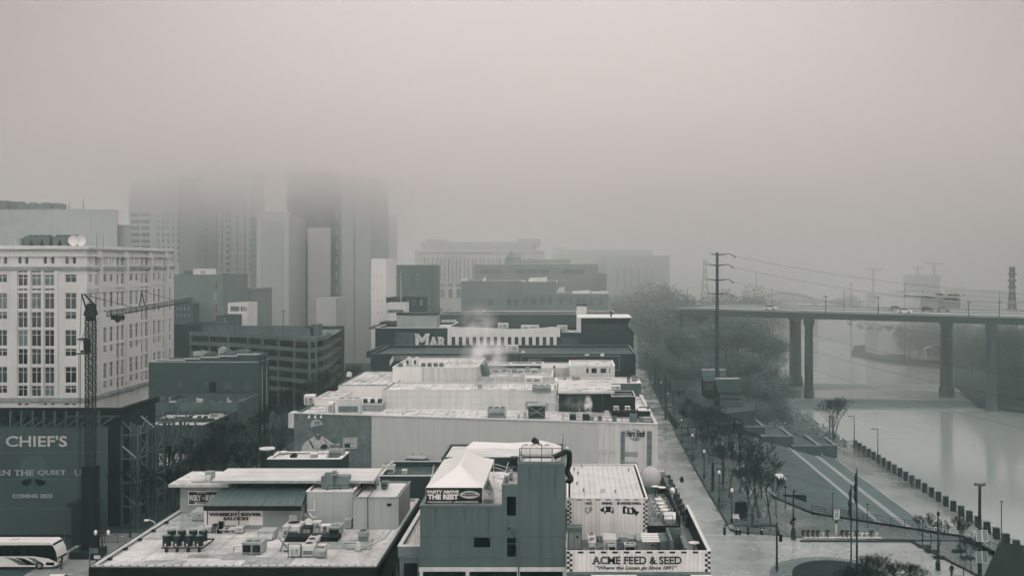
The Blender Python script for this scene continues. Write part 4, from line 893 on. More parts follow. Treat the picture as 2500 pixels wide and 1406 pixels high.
X1=P1[0];m=MB();m.box(X1- .4,X1,166.05,203,0,ZR- .02);m.build('avenue_wall',mat('pale_sheet_wall'),hr)
m=MB();m.box(P0[0],P0[0]+ .4,172.05,196,0,ZL- .02);m.build('side_wall',BRICKM,hr)
m=MB();m.face([Pc.pt(.3,ZL- .35,-.4),Pc.pt(Pc.L- .3,ZR- .35,-.4),(X1- .3,203,ZR- .3),(P0[0]+ .3,203,ZL- .3)]);m.build('roof',ROOFW,hr)
m=MB();m.hull([Pc.pt(-.3,ZL+ .003, .15),Pc.pt(Pc.L+ .1,ZR+ .003, .15),Pc.pt(Pc.L+ .1,ZR+ .003,-.5),Pc.pt(-.3,ZL+ .003,-.5)],[Pc.pt(-.3,ZL+ .16, .15),Pc.pt(Pc.L+ .1,ZR+ .16, .15),Pc.pt(Pc.L+ .1,ZR+ .16,-.5),Pc.pt(-.3,ZL+ .16,-.5)]);m.box(X1- .45,X1+ .1,166.6,203,ZR+ .003,ZR+ .16);m.build('coping',GALVL,hr)
m=MB();m.box(P0[0]- .9,P0[0]- .01,171.8,174.5,ZL-2.4,ZL+ .05);m.build('corner_bracket',PALE,hr)
zr=ZL- .35
# mural figure: generic worker in cap and overalls, painted flat on the brick
def paint(pts,d0,mm,name='mural_paint',PP=Pc,par=None):
    m=MB();m.face([PP.pt(*PP.px(x,y),d0)for x,y in pts][::-1])if True else None;return m
MUR=MB();MM=[mat('mural_pale_paint', .42, .9,n=.25,sc=1.5),mat('mural_dark_paint', .05, .9),mat('mural_mid_paint', .2, .9,n=.2),mat('mural_skin_paint', .13, .9,n=.2)]
def mp(i,d,pts):MUR.m=i;MUR.face([Pc.pt(*Pc.px(x,y),d)for x,y in pts][::-1])
mp(0, .01,[(734,1106),(738,1088),(746,1078),(762,1068),(768,1063),(776,1072),(786,1064),(796,1070),(806,1078),(815,1083),(829,1082),(828,1090),(812,1093),(804,1094),(802,1106)])
mp(3, .014,[(761,1040),(787,1040),(788,1052),(785,1062),(779,1068),(771,1067),(765,1060)]);mp(3, .012,[(767,1060),(784,1060),(783,1070),(777,1076),(770,1069)])
mp(0, .018,[(759,1043),(758.5,1033),(763,1026),(772,1023),(781,1025),(786,1031),(787.5,1036),(775,1038),(762,1042)]);mp(2, .02,[(766,1034),(769,1028),(778,1027),(783,1031),(783,1035),(775,1036)])
for x in(766.5,778):mp(1, .02,[(x,1047),(x+5,1046.5),(x+5,1049),(x,1049.5)])
mp(0, .02,[(772,1059),(780,1058.5),(779,1061),(774,1061.5)]);mp(1, .019,[(771.5,1058.3),(781,1057.7),(779.5,1062),(773.5,1062.5)])
mp(1, .013,[(757,1077),(759,1076),(766,1092),(764,1093)]);mp(1, .013,[(791,1072),(793,1071),(799,1082),(797,1083)]);mp(2, .012,[(753,1075),(757,1073),(768,1094),(764,1096)]);mp(1, .0125,[(765,1094),(790,1094),(790,1095),(765,1095)])
mp(3, .012,[(808,1068),(819,1067),(821,1073),(818,1080),(810,1079)]);mp(1, .012,[(782,1090),(790,1083),(800,1086),(800,1094),(783,1096)]);mp(2, .014,[(783,1098),(796,1094),(797,1106),(782,1106)])
mp(2, .012,[(801,1092),(806,1085),(822,1084),(832,1090),(833,1098),(801,1099)]);mp(1, .015,[(802,1093),(832,1092),(832,1096),(802,1097)])
mp(0, .012,[(838,1068),(872,1067),(872,1094),(838,1095)]);mp(2, .015,[(840,1070),(870,1069),(870,1092.5),(840,1093)])
for k in range(4):mp(0, .017,[(841.5+k*7.3,1071),(847+k*7.3,1071),(847+k*7.3,1081),(841.5+k*7.3,1081)]);
for k in range(2,4):mp(0, .017,[(841.5+k*7.3,1083),(847+k*7.3,1083),(847+k*7.3,1091),(841.5+k*7.3,1091)])
mp(1, .018,[(842,1083),(854,1083),(854,1092),(842,1092)])
MUR.build('mural',MM,hr)
# round cafe sign with script lettering and two patterned strips
sgn=MB();c=Pc.px(1552,1061);rr=14*166/F
for(r_,d0,d1,mi)in((rr*1.0, .02, .12,1),(rr* .9, .121, .14,0)):
    sgn.m=mi;sgn.hull([Pc.pt(c[0]+math.cos(q*math.pi/14)*r_,c[1]+math.sin(q*math.pi/14)*r_,d0)for q in range(28)],[Pc.pt(c[0]+math.cos(q*math.pi/14)*r_,c[1]+math.sin(q*math.pi/14)*r_,d1)for q in range(28)])
sgn.build('round_sign',[PALE,GALVD],hr)
text_on(Pc,'Hard Rock',Pc.rect(1529,1576,1049,1065),mat('sign_dark_letters', .04, .7),hr,d=.16,bold=.05,shear=.25);text_on(Pc,'CAFE',Pc.rect(1546,1559,1066,1072),mat('sign_dark_letters'),hr,d=.15,bold=.03)
NECK=mat('patterned_strip', .17, .8,n=.6,sc=2.2)
for(a,b_,c_,d_)in((1516,1526,1524,1514),(1580,1592,1590,1578)):
    mb=MB();A=[Pc.px(a,1052),Pc.px(b_,1052),Pc.px(c_+0,1140),Pc.px(d_+1,1140)];mb.hull([Pc.pt(*q, .01)for q in A],[Pc.pt(*q, .1)for q in A]);mb.build('patterned_strip',NECK,hr)
for(ya,yb,mm)in((1102,1114,GALV),(1115,1124,PALE),(1127,1140,GALV)):mb=MB();Pc.slab(mb,*Pc.rect(1525,1557,ya,yb), .01, .05);mb.build('poster',mm,hr)
# side porch with canopy, door, shutters on the wall
m=MB();Pc.slab(m,*Pc.rect(1002,1036,1121,1154), .01, .03);m.build('roll_up_door',mat('dark_slatted_door', .04, .6,ribs=.3,rib_axis=2),hr)
m=MB();Pc.slab(m,*Pc.rect(997,1041,1112.5,1117), .02, .9);m.build('canopy',GALVL,hr);m=MB();Pc.slab(m,*Pc.rect(995,1042,1117,1121), .02, .6);m.build('canopy_fascia',DARK,hr)
for xa in(990,1043):m=MB();Pc.slab(m,*Pc.rect(xa,xa+5,1119,1136), .01, .06);m.build('shutter',GALVD,hr)
m=MB();Pc.slab(m,*Pc.rect(1059,1073,1126,1156), .01, .05);m.build('door',DARK,hr)
for xa in(1007,1027):m=MB();Pc.slab(m,*Pc.rect(xa,xa+5,1106,1108), .01, .2);m.build('wall_lamp',GALVD,hr)
m=MB();Pc.slab(m,*Pc.rect(1460,1500,1096,1105), .01, .12);m.build('rail_strip',GALVL,hr)
# terrace in front of it
tb=building('terrace_block','low dark walled terrace below the blank wall, beside the white tent',rectfoot(PX(925,156),PX(1064,156),156,167.6),0,PZ(1162,156),mat('terrace_dark_wall', .05, .85,n=.2),ROOFD,{},ph=.8,coping=GALVL,cat='terrace')[0]
unit('dark air unit in the corner of the low terrace by the blank wall','fan',932,962,1137,1158,PZ(1162,156)- .8,1.4,v=GALVL);
unit('stacked chairs and box on the low terrace before the roll up door','box',981,992,1148,1159,PZ(1162,156)- .8,1,name='furniture_stack',v=GALVL,cat='furniture')
# --- things standing on the cafe roof
def ZC(x):return ZL- .35+(ZR-ZL)*(x-718)/887
Yf=182.0
fz=ZC(1000)
f=rectfoot(PX(932,Yf),PX(1359,Yf),Yf,194);ff,ffp=building('upper_storey','long pale upper storey with horizontal siding behind the roof gear',f,fz- .5,PZ(953,Yf),mat('pale_horizontal_siding', .5, .75,n=.12,sc=.15,streak=.12,ribs=1.25,rib_axis=2),ROOFW,{},ph=.25,coping=GALVL,cw=.15)
m=MB();ffp[0].slab(m,*ffp[0].rect(1283,1338,980,1012), .005, .02);m.build('soot_stain',mat('soot_stain', .28, .8,n=.5,sc=.8),ff)
f=rectfoot(PX(1364,181),PX(1493,181),181,190);gl,glp=building('glass_pavilion','dark glass walled pavilion under a thin white roof slab',f,ZC(1430)- .3,PZ(961,181),mat('dark_glass_wall', .035, .1,n=.4,sc=.3),ROOFW,{},ph=.1,coping=STEEL,cw=.1,cat='pavilion')
for q in(1387,1429,1471):m=MB();glp[0].slab(m,*glp[0].rect(q,q+1,961,1012), .005, .08);m.build('glazing_bar',GALVD,gl)
m=MB();m.box(PX(1362,180),PX(1500,180),180,198,PZ(961,181)+ .13,PZ(961,181)+ .5);m.build('roof_slab',ROOFW,gl)
f=rectfoot(PX(1494,178.5),PX(1551,178.5),178.5,186);bk_,bkp=building('black_screen_wall','black screen wall behind the two white picnic tables',f,ZC(1520)- .3,PZ(968,178.5),mat('black_boards', .02, .7,n=.2,sc=.6),ROOFD,{},ph=.2,coping=PALE,cw=.1,cat='screen wall')
for k,(a,lab)in enumerate(((1498,'left white picnic table before the black screen wall'),(1526,'right white picnic table before the black screen wall'))):
    Y=176.5;z=ZC(1520)+ .01;t=thing('picnic_table',lab,'picnic table',(PX(a+6,Y),Y,z),'picnic tables');x0_,x1_=PX(a,Y),PX(a+13,Y);zz=z+2.1 if False else z
    zz=PZ(992,Y)- .75 if False else z
    MB().box(x0_,x1_,Y,Y+ .8,zz+1.62,zz+1.7).build('table_top',WHITE,t);MB().box(x0_- .1,x1_+ .1,Y- .5,Y- .2,zz+1.3,zz+1.36).build('bench',WHITE,t)
    for xx in(x0_+ .1,x1_- .2):m=MB();m.bar((xx,Y- .4,zz),(xx+ .05,Y+ .5,zz+1.62), .08);m.build('leg',WHITE,t)
m=MB();m.box(PX(1494,175),PX(1556,175),175.5,178.3,ZC(1520)+ .01,ZC(1520)+ .9);tag(m.build('roof_deck',BLACK),'dark raised deck under the picnic tables','deck')
hut,_=building('roof_hut','small white roofed hut at the avenue corner of the cafe roof',rectfoot(PX(1560,171),PX(1588,171),171,176),ZC(1570)- .2,PZ(1003,171),DARK,WHITE,{},ph=.15,coping=WHITE,cat='hut',cw=.2)
MB().box(PX(1581,173),PX(1586,173),173,174,PZ(1003,171),PZ(990,173)).build('chimney',GALVD,hut)
m=MB();m.box(PX(1570,168.5),PX(1592,168.5),168.5,170.2,ZC(1580),PZ(1020,168.5));
for k in range(4):m.box(PX(1570,168.5),PX(1592,168.5),168.42,168.48,ZC(1580)+ .2+k* .25,ZC(1580)+ .3+k* .25)
tag(m.build('louvred_unit',GALV),'grey louvred unit at the avenue corner of the cafe roof','rooftop unit')
unit('grey cooling machine with three fan bumps before the siding','fan',1190,1234,999,1021,ZC(1210),2.2,v=GALV,lift=.3)
ct=thing('cooling_tower','dark cooling tower with crossed braces before the soot stain','cooling tower',(PX(1310,172),172,ZC(1310)));z=ZC(1310);x0_,x1_=PX(1289.5,172),PX(1330,172);zt=PZ(991,172)
MB().box(x0_,x1_,172,174.6,z+ .3,zt).build('body',DARK,ct);Pt=uplane(x0_,x1_,172);Lw=x1_-x0_
m=MB();
for a,b_ in(((0,z+ .4),(Lw,zt)),((0,zt),(Lw,z+ .4)),((0,(z+zt)/2),(Lw,(z+zt)/2))):m.bar(Pt.pt(a[0],a[1], .03),Pt.pt(b_[0],b_[1], .03), .07)
m.build('brace',GALV,ct);MB().box(x0_- .1,x1_+ .1,171.9,174.7,zt+ .002,zt+ .15).build('rim',GALV,ct);MB().box(x0_,x1_,172.1,174.5,z,z+ .299).build('base',GALVD,ct)
m=MB();pp=[(PX(1312,173),173.3,zt+ .3),(PX(1318,173),173.3,zt+ .45),(PX(1362,173),173.3,zt+ .35),(PX(1362,173),173.3,z+ .1)];m.path(pp, .09,6);m.build('pipe',GALVL,ct)
for k,(a,b_,yt,yb,kd,vv,lab)in enumerate(((822,878,976,1012,'fan',GALVL,'large pale air handler with three fans and a dark louvre, beside the mural end'),(1263,1269,1011,1024,'box',PALE,'narrow electrical box on legs left of the cooling tower'),(1276,1286,1003,1024,'box',PALE,'pale control cabinets just left of the cooling tower'),(1390,1407,1012,1028,'round',DARK,'left dark curved exhaust duct on the cafe roof'),(1422,1440,1012,1028,'round',DARK,'dark curved exhaust duct giving off the steam plume'),(1495,1506,1017,1031,'round',GALVD,'squat dark drum right of the white pipe loops'),(1537,1556,1012,1032,'round',GALVD,'large grey drum fan on the cafe roof, near the corner'),(1438,1450,1018,1026,'box',GALV,'little grey box between duct and plant tub'),(1459,1470,1020,1028,'vent',GALVD,'dark plant tub on the cafe roof'),(1560,1569,1018,1030,'box',GALV,'grey box between drum fan and louvred unit'),(980,987,1000,1010,'vent',WHITE,'small white vent box on the bare roof strip'),(742,765,966,989,'box',WHITE,'white roof hut with a sloping dark top at the street end'),(799,812,985,1010,'box',WHITE,'white chimney block left of the large air handler'))):
    unit(lab,kd,a,b_,yt,yb,ZC((a+b_)/2),2.0 if a<900 else None,v=vv)
for k,a in enumerate((885.5,903,921)):unit(('left','middle','right')[k]+' of three dark condenser drums on the railed rack','round',a,a+11,975,984,PZ(984,180),v=DARK,group='dark drums on the rack')
m=MB();m.box(PX(881,178),PX(932,178),178,181.5,ZC(900),PZ(984,180)- .01);tag(m.build('rack',GALV),'grey rack holding the three dark drums','equipment rack');rail_run([(PX(890,177),177,ZC(900)),(PX(928,177),177,ZC(900))],label='short dark rail in front of the rack of drums')
rail_run([Pc.pt(Pc.px(1372,1000)[0],ZC(1380),-1),Pc.pt(Pc.px(1590,1000)[0],ZC(1590),-1)],m=STEEL,label='thin roof railing along the cafe roof edge towards the avenue',gap=2.6)
m=MB();
for dx in(0,1.0):
    x=PX(1477,171)+dx* .35;m.path([(x,171,ZC(1480)),(x,171,ZC(1480)+1.6),(x+ .12,171,ZC(1480)+1.75),(x+ .3,171,ZC(1480)+1.6),(x+ .3,171,ZC(1480)+ .6)], .07,6)
tag(m.build('pipe_loop',WHITE),'pair of white looped vent pipes on the cafe roof','vent pipe')
m=MB();m.cyl(PX(1415,172),172,ZC(1415),PZ(996,172), .06, .06,6);tag(m.build('standpipe',PALE),'slim pale standpipe left of the steam plume','pipe')
sh2,_=building('white_annex','white annex stepping down at the street end of the cafe roof',rectfoot(PX(766,184),PX(826,184),184,195),ZC(790)- .2,PZ(975,184),WB,ROOFW,{0:[(5.0,6.2,ZC(790)+ .9,ZC(790)+1.7,3,2)]},ph=.3,coping=GALVL,cat='annex',frame=GALV)
rail_run([(PX(757,176),176,ZC(760)),(PX(797,176),176,ZC(760))],m=GALVD,label='thin rail around the hatch at the street end of the cafe roof',gap=2)
for a in(757,772,786):
    m=MB();A=Pc.px(a,1013);c0=Pc.pt(A[0],A[1], .5);m.tube((c0[0],c0[1],c0[2]),(c0[0],c0[1]- .1,c0[2]- .4), .08, .22,8);m.bar((c0[0],c0[1],c0[2]),(c0[0],c0[1]+ .5,c0[2]+ .1), .05);m.build('mural_lamp',WHITE,hr)
# block to the right behind the glass pavilion: white roof furniture
unit('white slatted chairs and crates near the pavilion roof corner','box',1492,1515,942,953,PZ(961,181)+ .51,1.5,v=WHITE,name='crate_stack',cat='crates')
unit('white boxed awning machine behind the long siding','box',1281,1323,922,938,17.0,2,v=WHITE);unit('grey railed machine above the long siding','fan',1299,1345,943,957,17.2,1.6,v=GALV);unit('slim upright white split unit above the siding','box',1353,1358,937,954,17.2, .6,v=WHITE)
unit('small grey box on a stand above the left of the siding','box',1166,1176,939,950,17.3,1,v=GALV,lift=.2)
rail_run([(PX(1160,186),186,17.3),(PX(1280,186),186,17.3)],m=GALV,label='pale railing on the long upper storey roof',gap=3)
# steam plumes: small volumes that thin out to nothing
def plume(label,x,y,z,rx,ry,rz,dens):
    mb=MB();n=16;rings=[]
    for i in range(1,10):
        th=math.pi*i/10;rings.append([(x+rx*math.sin(th)*math.cos(2*math.pi*k/n),y+ry*math.sin(th)*math.sin(2*math.pi*k/n),z-rz*math.cos(th))for k in range(n)])
    i0=len(mb.v)
    for rg in rings:mb.v+=rg
    mb.v+=[(x,y,z-rz),(x,y,z+rz)];nb=i0+9*n
    for i in range(8):
        for k in range(n):mb.f.append((i0+i*n+k,i0+i*n+(k+1)%n,i0+(i+1)*n+(k+1)%n,i0+(i+1)*n+k));mb.mi.append(0)
    for k in range(n):mb.f.append((nb,i0+(k+1)%n,i0+k));mb.f.append((nb+1,i0+8*n+k,i0+8*n+(k+1)%n));mb.mi+=[0,0]
    m=bpy.data.materials.new('steam');m.use_nodes=True;t=m.node_tree;t.nodes.remove(t.nodes['Principled BSDF']);L=t.links.new
    v=t.nodes.new('ShaderNodeVolumePrincipled');v.inputs['Color'].default_value=(.97, .97, .97,1);L(v.outputs[0],t.nodes['Material Output'].inputs['Volume'])
    tc=t.nodes.new('ShaderNodeTexCoord');mp_=t.nodes.new('ShaderNodeVectorMath');mp_.operation='SUBTRACT';mp_.inputs[1].default_value=(0,0,rz);L(tc.outputs['Object'],mp_.inputs[0])
    dv=t.nodes.new('ShaderNodeVectorMath');dv.operation='DIVIDE';dv.inputs[1].default_value=(rx,ry,rz);L(mp_.outputs[0],dv.inputs[0])
    ln=t.nodes.new('ShaderNodeVectorMath');ln.operation='LENGTH';L(dv.outputs[0],ln.inputs[0])
    fo=t.nodes.new('ShaderNodeMapRange');fo.interpolation_type='SMOOTHSTEP';L(ln.outputs['Value'],fo.inputs['Value']);fo.inputs['To Min'].default_value=1;fo.inputs['To Max'].default_value=0;fo.inputs['From Max'].default_value= .97
    ns=t.nodes.new('ShaderNodeTexNoise');ns.inputs['Scale'].default_value=2.2/max(rx,rz);ns.inputs['Detail'].default_value=4;L(tc.outputs['Object'],ns.inputs['Vector'])
    nr=t.nodes.new('ShaderNodeMapRange');L(ns.outputs['Fac'],nr.inputs['Value']);nr.inputs['From Min'].default_value= .38;nr.inputs['From Max'].default_value= .66;nr.inputs['To Max'].default_value=dens
    mu=t.nodes.new('ShaderNodeMath');mu.operation='MULTIPLY';L(fo.outputs[0],mu.inputs[0]);L(nr.outputs[0],mu.inputs[1]);L(mu.outputs[0],v.inputs['Density'])
    tag(mb.build('steam',m),label,'steam',kind='stuff')
plume('broad drifting steam cloud over the black pub wall',PX(1195,224),222,PZ(868,224),7.5,5,5.0, .8)
plume('thin steam drifting up over the lettered building',PX(1165,230),232,PZ(800,230),6.5,5,7, .25)
plume('white puff of steam rising from the curved duct',PX(1436,172),172.5,PZ(990,172), .95,1,2.1,4)
plume('thin steam in front of the dark glass pavilion',PX(1405,178),178.5,PZ(985,178),3.4,1.4,1.8, .3)

SEAM=mat('seam_grey', .22, .7)
seams(hr,(Pc.pt(.4,ZL- .33,-.6),Pc.pt(Pc.L- .4,ZR- .33,-.6),(X1- .4,180,ZR- .28),(P0[0]+ .4,180,ZL- .28)),24,SEAM, .035)
seams(ff,(ffp[0].pt(.2,PZ(953,Yf)- .25,-.5),ffp[0].pt(ffp[0].L- .2,PZ(953,Yf)- .25,-.5),ffp[0].pt(ffp[0].L- .2,PZ(953,Yf)- .25,-11.5),ffp[0].pt(.2,PZ(953,Yf)- .25,-11.5)),12,SEAM, .04)
seams(e1,((e1p[0].o[0]+ .1,196.2,PZ(941,Ya)- .04),(PX(959,Ya),196.2,PZ(941,Ya)- .04),(PX(959,Ya),220,PZ(941,Ya)- .04),(e1p[0].o[0]+ .1,220,PZ(941,Ya)- .04)),6,SEAM, .04)
# ------------------------------------------------------------------ whiskey saloon block (front left)
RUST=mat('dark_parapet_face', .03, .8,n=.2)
zw_=12.0
f=rectfoot(-43.9,-17.8,94.2,121)
wk,wkp=building('saloon_building','low building with a wet pale roof crowded with air conditioners, front left',f,0,zw_+ .12,mat('saloon_wall', .11, .9,n=.2,sc=.3,streak=.2),ROOFG,{0:[(1+3.2*k,2.6+3.2*k,7,9.6,1,2)for k in range(8)],1:[(1+3.3*k,2.7+3.3*k,z,z+2.6,1,2)for k in range(7)for z in(2,6.5)]},ph=.12,coping=mat('pale_roof_edge', .4, .6,n=.2,sc=.6),cw=.3)
m=MB();m.box(-44.1,-17.6,93.95,94.19,zw_- .75,zw_+ .1);m.box(-17.79,-17.5,94.2,121,zw_- .6,zw_+ .1);m.box(-44.2,-43.91,94.2,121,zw_- .6,zw_+ .1);m.build('fascia',BLACK,wk)
m=MB()
for k in range(33):m.box(-43.7+k* .8,-43.6+k* .8,94.05,94.2,zw_+ .245,zw_+ .33)
for k in range(60):m.box(-17.72,-17.58,94.6+k* .44,94.75+k* .44,zw_- .2,zw_+ .3);
for k in range(52):m.box(-44.3,-44.12,94.6+k* .5,94.72+k* .5,zw_- .3,zw_+ .2)
m.build('gutter_teeth',GALVD,wk)
# roof patches, seams and stains with their own shapes
zz=zw_+ .03
for(a,b_,c,d_)in((-43.2,-39.5,104,114.5),(-36.5,-33,97.4,98.6),(-33,-30,96.8,99),(-30.5,-26,95.2,97.6),(-25,-20,100.6,103.8),(-40,-36,94.9,96.6)):m=MB();m.face([(a,c,zz),(b_,c,zz),(b_,d_,zz),(a,d_,zz)]);m.build('roof_patch',mat('wet_roof_patch', .34, .22,n=.4,sc=.5,fine=.1,rn=.1),wk);zz+= .003
m=MB()
for k in range(9):m.box(-43.4+k*3.0,-43.36+k*3.0,95,107.5,zw_+ .06,zw_+ .066)
m.box(-43.5,-18.2,100.3,100.34,zw_+ .07,zw_+ .076);m.box(-43.5,-18.2,104.3,104.34,zw_+ .07,zw_+ .076);m.build('roof_seam',GALV,wk)
m=MB();rq=random.Random(3)
def pipe(pts,r,mm,par,name='pipe'):q=MB();q.path(pts,r,6);return q.build(name,mm,par)
pipe([(PX(884,95.5),95.0,zw_+ .1),(-20.5,99.5,zw_+ .1),(-18.9,104,zw_+ .1),(-18.7,107.8,zw_+ .1)], .05,PALE,wk);pipe([(-21.2,107.8,zw_+ .08),(-21.2,107.6,zw_+3.4),(-21.2,112,zw_+3.6)], .045,DARK,wk)
for k in range(5):MB().box(-43.55,-43.2,96.5+3.4*k,96.85+3.4*k,zw_+ .05,zw_+ .25).build('roof_anchor',DARK,wk)
LG=mat('lilac_grey_sheet', .34, .7,n=.05,streak=.06,ribs=.9)
# sign block with the number plate
f=rectfoot(PX(440,115),PX(566,115),115,120.4)
sb1,sp1=building('sign_block','grey block with a big painted licence plate sign under a pale overhanging roof',f,zw_+ .01,15.0,mat('block_wall', .26, .8,n=.1,sc=.3,streak=.1),ROOFW,{},ph=.05,cat='rooftop block',cw=.1)
MB().box(-44.6,PX(566,115),113.9,121,15.13,15.45).build('roof_slab',ROOFW,sb1)
P=sp1[0];pl_=MB();r=P.rect(459.5,540,1197.5,1231.5);P.slab(pl_,*r, .01, .05);pl_.build('sign_border',WHITE,sb1);e= .1;q=MB();P.slab(q,r[0]+e,r[1],r[2]+e,r[3]-e, .051, .07);q.build('sign_panel',DARK,sb1)
text_on(P,'WSKY',P.rect(462,491,1207,1222),WHITE,sb1,d=.08,bold=.02);text_on(P,'RVR',P.rect(503,526,1207,1222),WHITE,sb1,d=.08,bold=.02);text_on(P,'TENNESSEE',P.rect(479,505,1200,1203.5),PALE,sb1,d=.08);
q=MB();P.slab(q,*P.rect(476,512,1225,1229.6), .071, .08);q.build('sign_strip',PALE,sb1);text_on(P,'DAVIDSON',P.rect(482,510,1225.8,1229),DARK,sb1,d=.09,bold=.02)
c=P.px(497,1215.5);q=MB();q.m=0
for(ra,rb_,mi)in((.17, .0,0),(.14,0,1)):
    q.m=mi;q.hull([P.pt(c[0]+ra*math.cos(k* .39),c[1]+ra*math.sin(k* .39), .071+mi* .02)for k in range(16)],[P.pt(c[0]+ra*math.cos(k* .39),c[1]+ra*math.sin(k* .39), .085+mi* .02)for k in range(16)])
for k in range(3):q.m=0;a_=1.57+k*2.09;x_,z_=c[0]+ .065*math.cos(a_),c[1]+ .065*math.sin(a_);P.slab(q,x_- .03,x_+ .03,z_- .03,z_+ .03, .106, .12)
q.build('sign_emblem',[WHITE,DARK],sb1)
unit('ridged curved vent hood between sign block and big white roof','duct',500,519,1152,1172,15.46, .9,v=GALV);m=MB();m.box(-42.3,-40.2,114.6,115.2,15.46,15.62);m.box(-40.1,-39.2,114.5,115.3,15.46,15.7);tag(m.build('flat_duct',GALV),'flat duct lying near the front edge of the sign block roof','duct')
# big white roof over a dark recess
br_=thing('canopy_shelter','big flat white canopy roof over the dark recess behind the saloon','roof',(-29,114,zw_))
m=MB();z_=16.5;xa,xb=PX(515,111),PX(912,111);m.hull([(xa,111,z_- .25),(xb,111,z_- .25),(PX(933,117.5),117.6,z_- .25),(PX(556,117.5),117.6,z_- .25)],[(xa,111,z_),(xb,111,z_),(PX(933,117.5),117.6,z_),(PX(556,117.5),117.6,z_)]);m.build('slab',mat('white_canopy_roof', .5, .4,n=.16,sc=.35,fine=.08),br_)
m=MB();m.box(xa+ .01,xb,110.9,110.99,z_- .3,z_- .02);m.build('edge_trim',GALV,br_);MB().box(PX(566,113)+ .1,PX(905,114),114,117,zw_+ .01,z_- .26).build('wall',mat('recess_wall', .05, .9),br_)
# saloon front with dark sheet canopy
sf_=thing('saloon','white saloon front wall with black slab lettering below a grey sheet awning','saloon front',(-35,108,zw_))
Y=108.2;x0_,x1_=PX(497,Y),PX(737,Y);Pq=uplane(x0_,x1_,Y);m=MB();m.box(x0_,x1_,Y,112.4,zw_+ .01,14.25);m.build('wall',mat('block_wall'),sf_)
q=MB();Pq.slab(q, .05,PX(642,Y)-x0_,PZ(1281,Y),PZ(1243.5,Y), .005, .03);q.build('sign_panel',mat('sign_white', .66, .7,n=.08,sc=.8,streak=.08),sf_)
BL=mat('black_sign_paint', .015, .7);text_on(Pq,'WHISKEY',Pq.rect(510,583,1251,1258.8),BL,sf_,d=.04,bold=.055,serif=.1);text_on(Pq,'RIVER',Pq.rect(589,640,1251,1258.8),BL,sf_,d=.04,bold=.055,serif=.1);text_on(Pq,'SALOON',Pq.rect(546,606,1261,1269),BL,sf_,d=.04,bold=.055,serif=.1)
for xx in(506.5,583):q=MB();q.cyl(PX(xx,107.7),107.7,zw_+ .01,14.3, .06, .06,6);q.build('post',DARK,sf_)
q=MB();Pq.slab(q,*Pq.rect(706,725,1256,1288), .005, .05);q.build('door',GALVL,sf_)
q=MB();A=(PX(498,107.2),107.2,14.62);B_=(PX(736,107.2),107.2,14.62);C_=(PX(752,112),112,15.5);D_=(PX(542,112),112,15.5);q.hull([(p[0],p[1],p[2]- .12)for p in(A,B_,C_,D_)],[A,B_,C_,D_]);q.build('awning',mat('dark_awning_sheet', .11, .4,n=.12,sc=.5,ribs=0),sf_)
q=MB()
for k in range(1,12):
    u_=k/12;a=[A[i]+(B_[i]-A[i])*u_ for i in range(3)];b_=[D_[i]+(C_[i]-D_[i])*u_ for i in range(3)];q.hull([(a[0]- .06,a[1],a[2]+ .002),(a[0]+ .06,a[1],a[2]+ .002),(b_[0]+ .06,b_[1],b_[2]+ .002),(b_[0]- .06,b_[1],b_[2]+ .002)],[(a[0]- .02,a[1],a[2]+ .05),(a[0]+ .02,a[1],a[2]+ .05),(b_[0]+ .02,b_[1],b_[2]+ .05),(b_[0]- .02,b_[1],b_[2]+ .05)])
q.build('standing_seam',mat('dark_awning_sheet'),sf_);q=MB();q.box(A[0],B_[0],107.0,107.19,14.18,14.66);q.build('fascia',BLACK,sf_)
# right hand grey box
f=[(PX(862,107.9),107.9),(PX(973,107.9),107.9),(PX(973,107.9),115.7),(PX(862,107.9),115.7)]
gb,gbp=building('roof_block','grey ribbed block with a white roof at the right end of the saloon roof',f,zw_+ .01,15.3,LG,mat('white_canopy_roof'),{},ph=.04,coping=mat('grey_trim', .25, .6),cw=.08,cat='rooftop block');q=MB();gbp[0].slab(q,*gbp[0].rect(945,956,1228,1234), .01, .08);q.build('vent_plate',DARK,gb)
unit('left of two dark rooftop coolers on the grey ribbed block','panel',903,918,1178,1194,15.34,1.0,v=GALVD);unit('right of two dark rooftop coolers on the grey ribbed block','panel',930,945,1178,1194,15.34,1.0,v=GALVD);unit('slim pale chimney between the two dark coolers','vent',919,926,1170,1184,15.34, .4,v=PALE)
f=[(PX(749,109),109),(PX(861,109),109),(PX(861,109),112.8),(PX(749,109),112.8)]
mb2,_=building('roof_block','pale edged mid block with ducts on top, between awning and ribbed block',f,zw_+ .01,15.7,LG,mat('white_canopy_roof'),{},ph=.04,coping=WHITE,cw=.15,cat='rooftop block')
q=MB();q.box(PX(786,111),PX(853,111),110.6,112,15.75,17.0);q.box(PX(795,110.5),PX(815,110.5),110.2,110.59,15.75,17.5);tag(q.build('duct',mat('duct_sheet', .17, .5,n=.2)),'boxy grey duct run on top of the mid block','duct')
unit('small crown like vent above the boxy duct','vent',808,822,1157,1164,17.05, .8,v=GALV);rail_run([(PX(800,109.3),109.3,15.83),(PX(862,109.3),109.3,15.83)],h=.5,n_rail=1,label='low black pipe rail on the mid block edge')
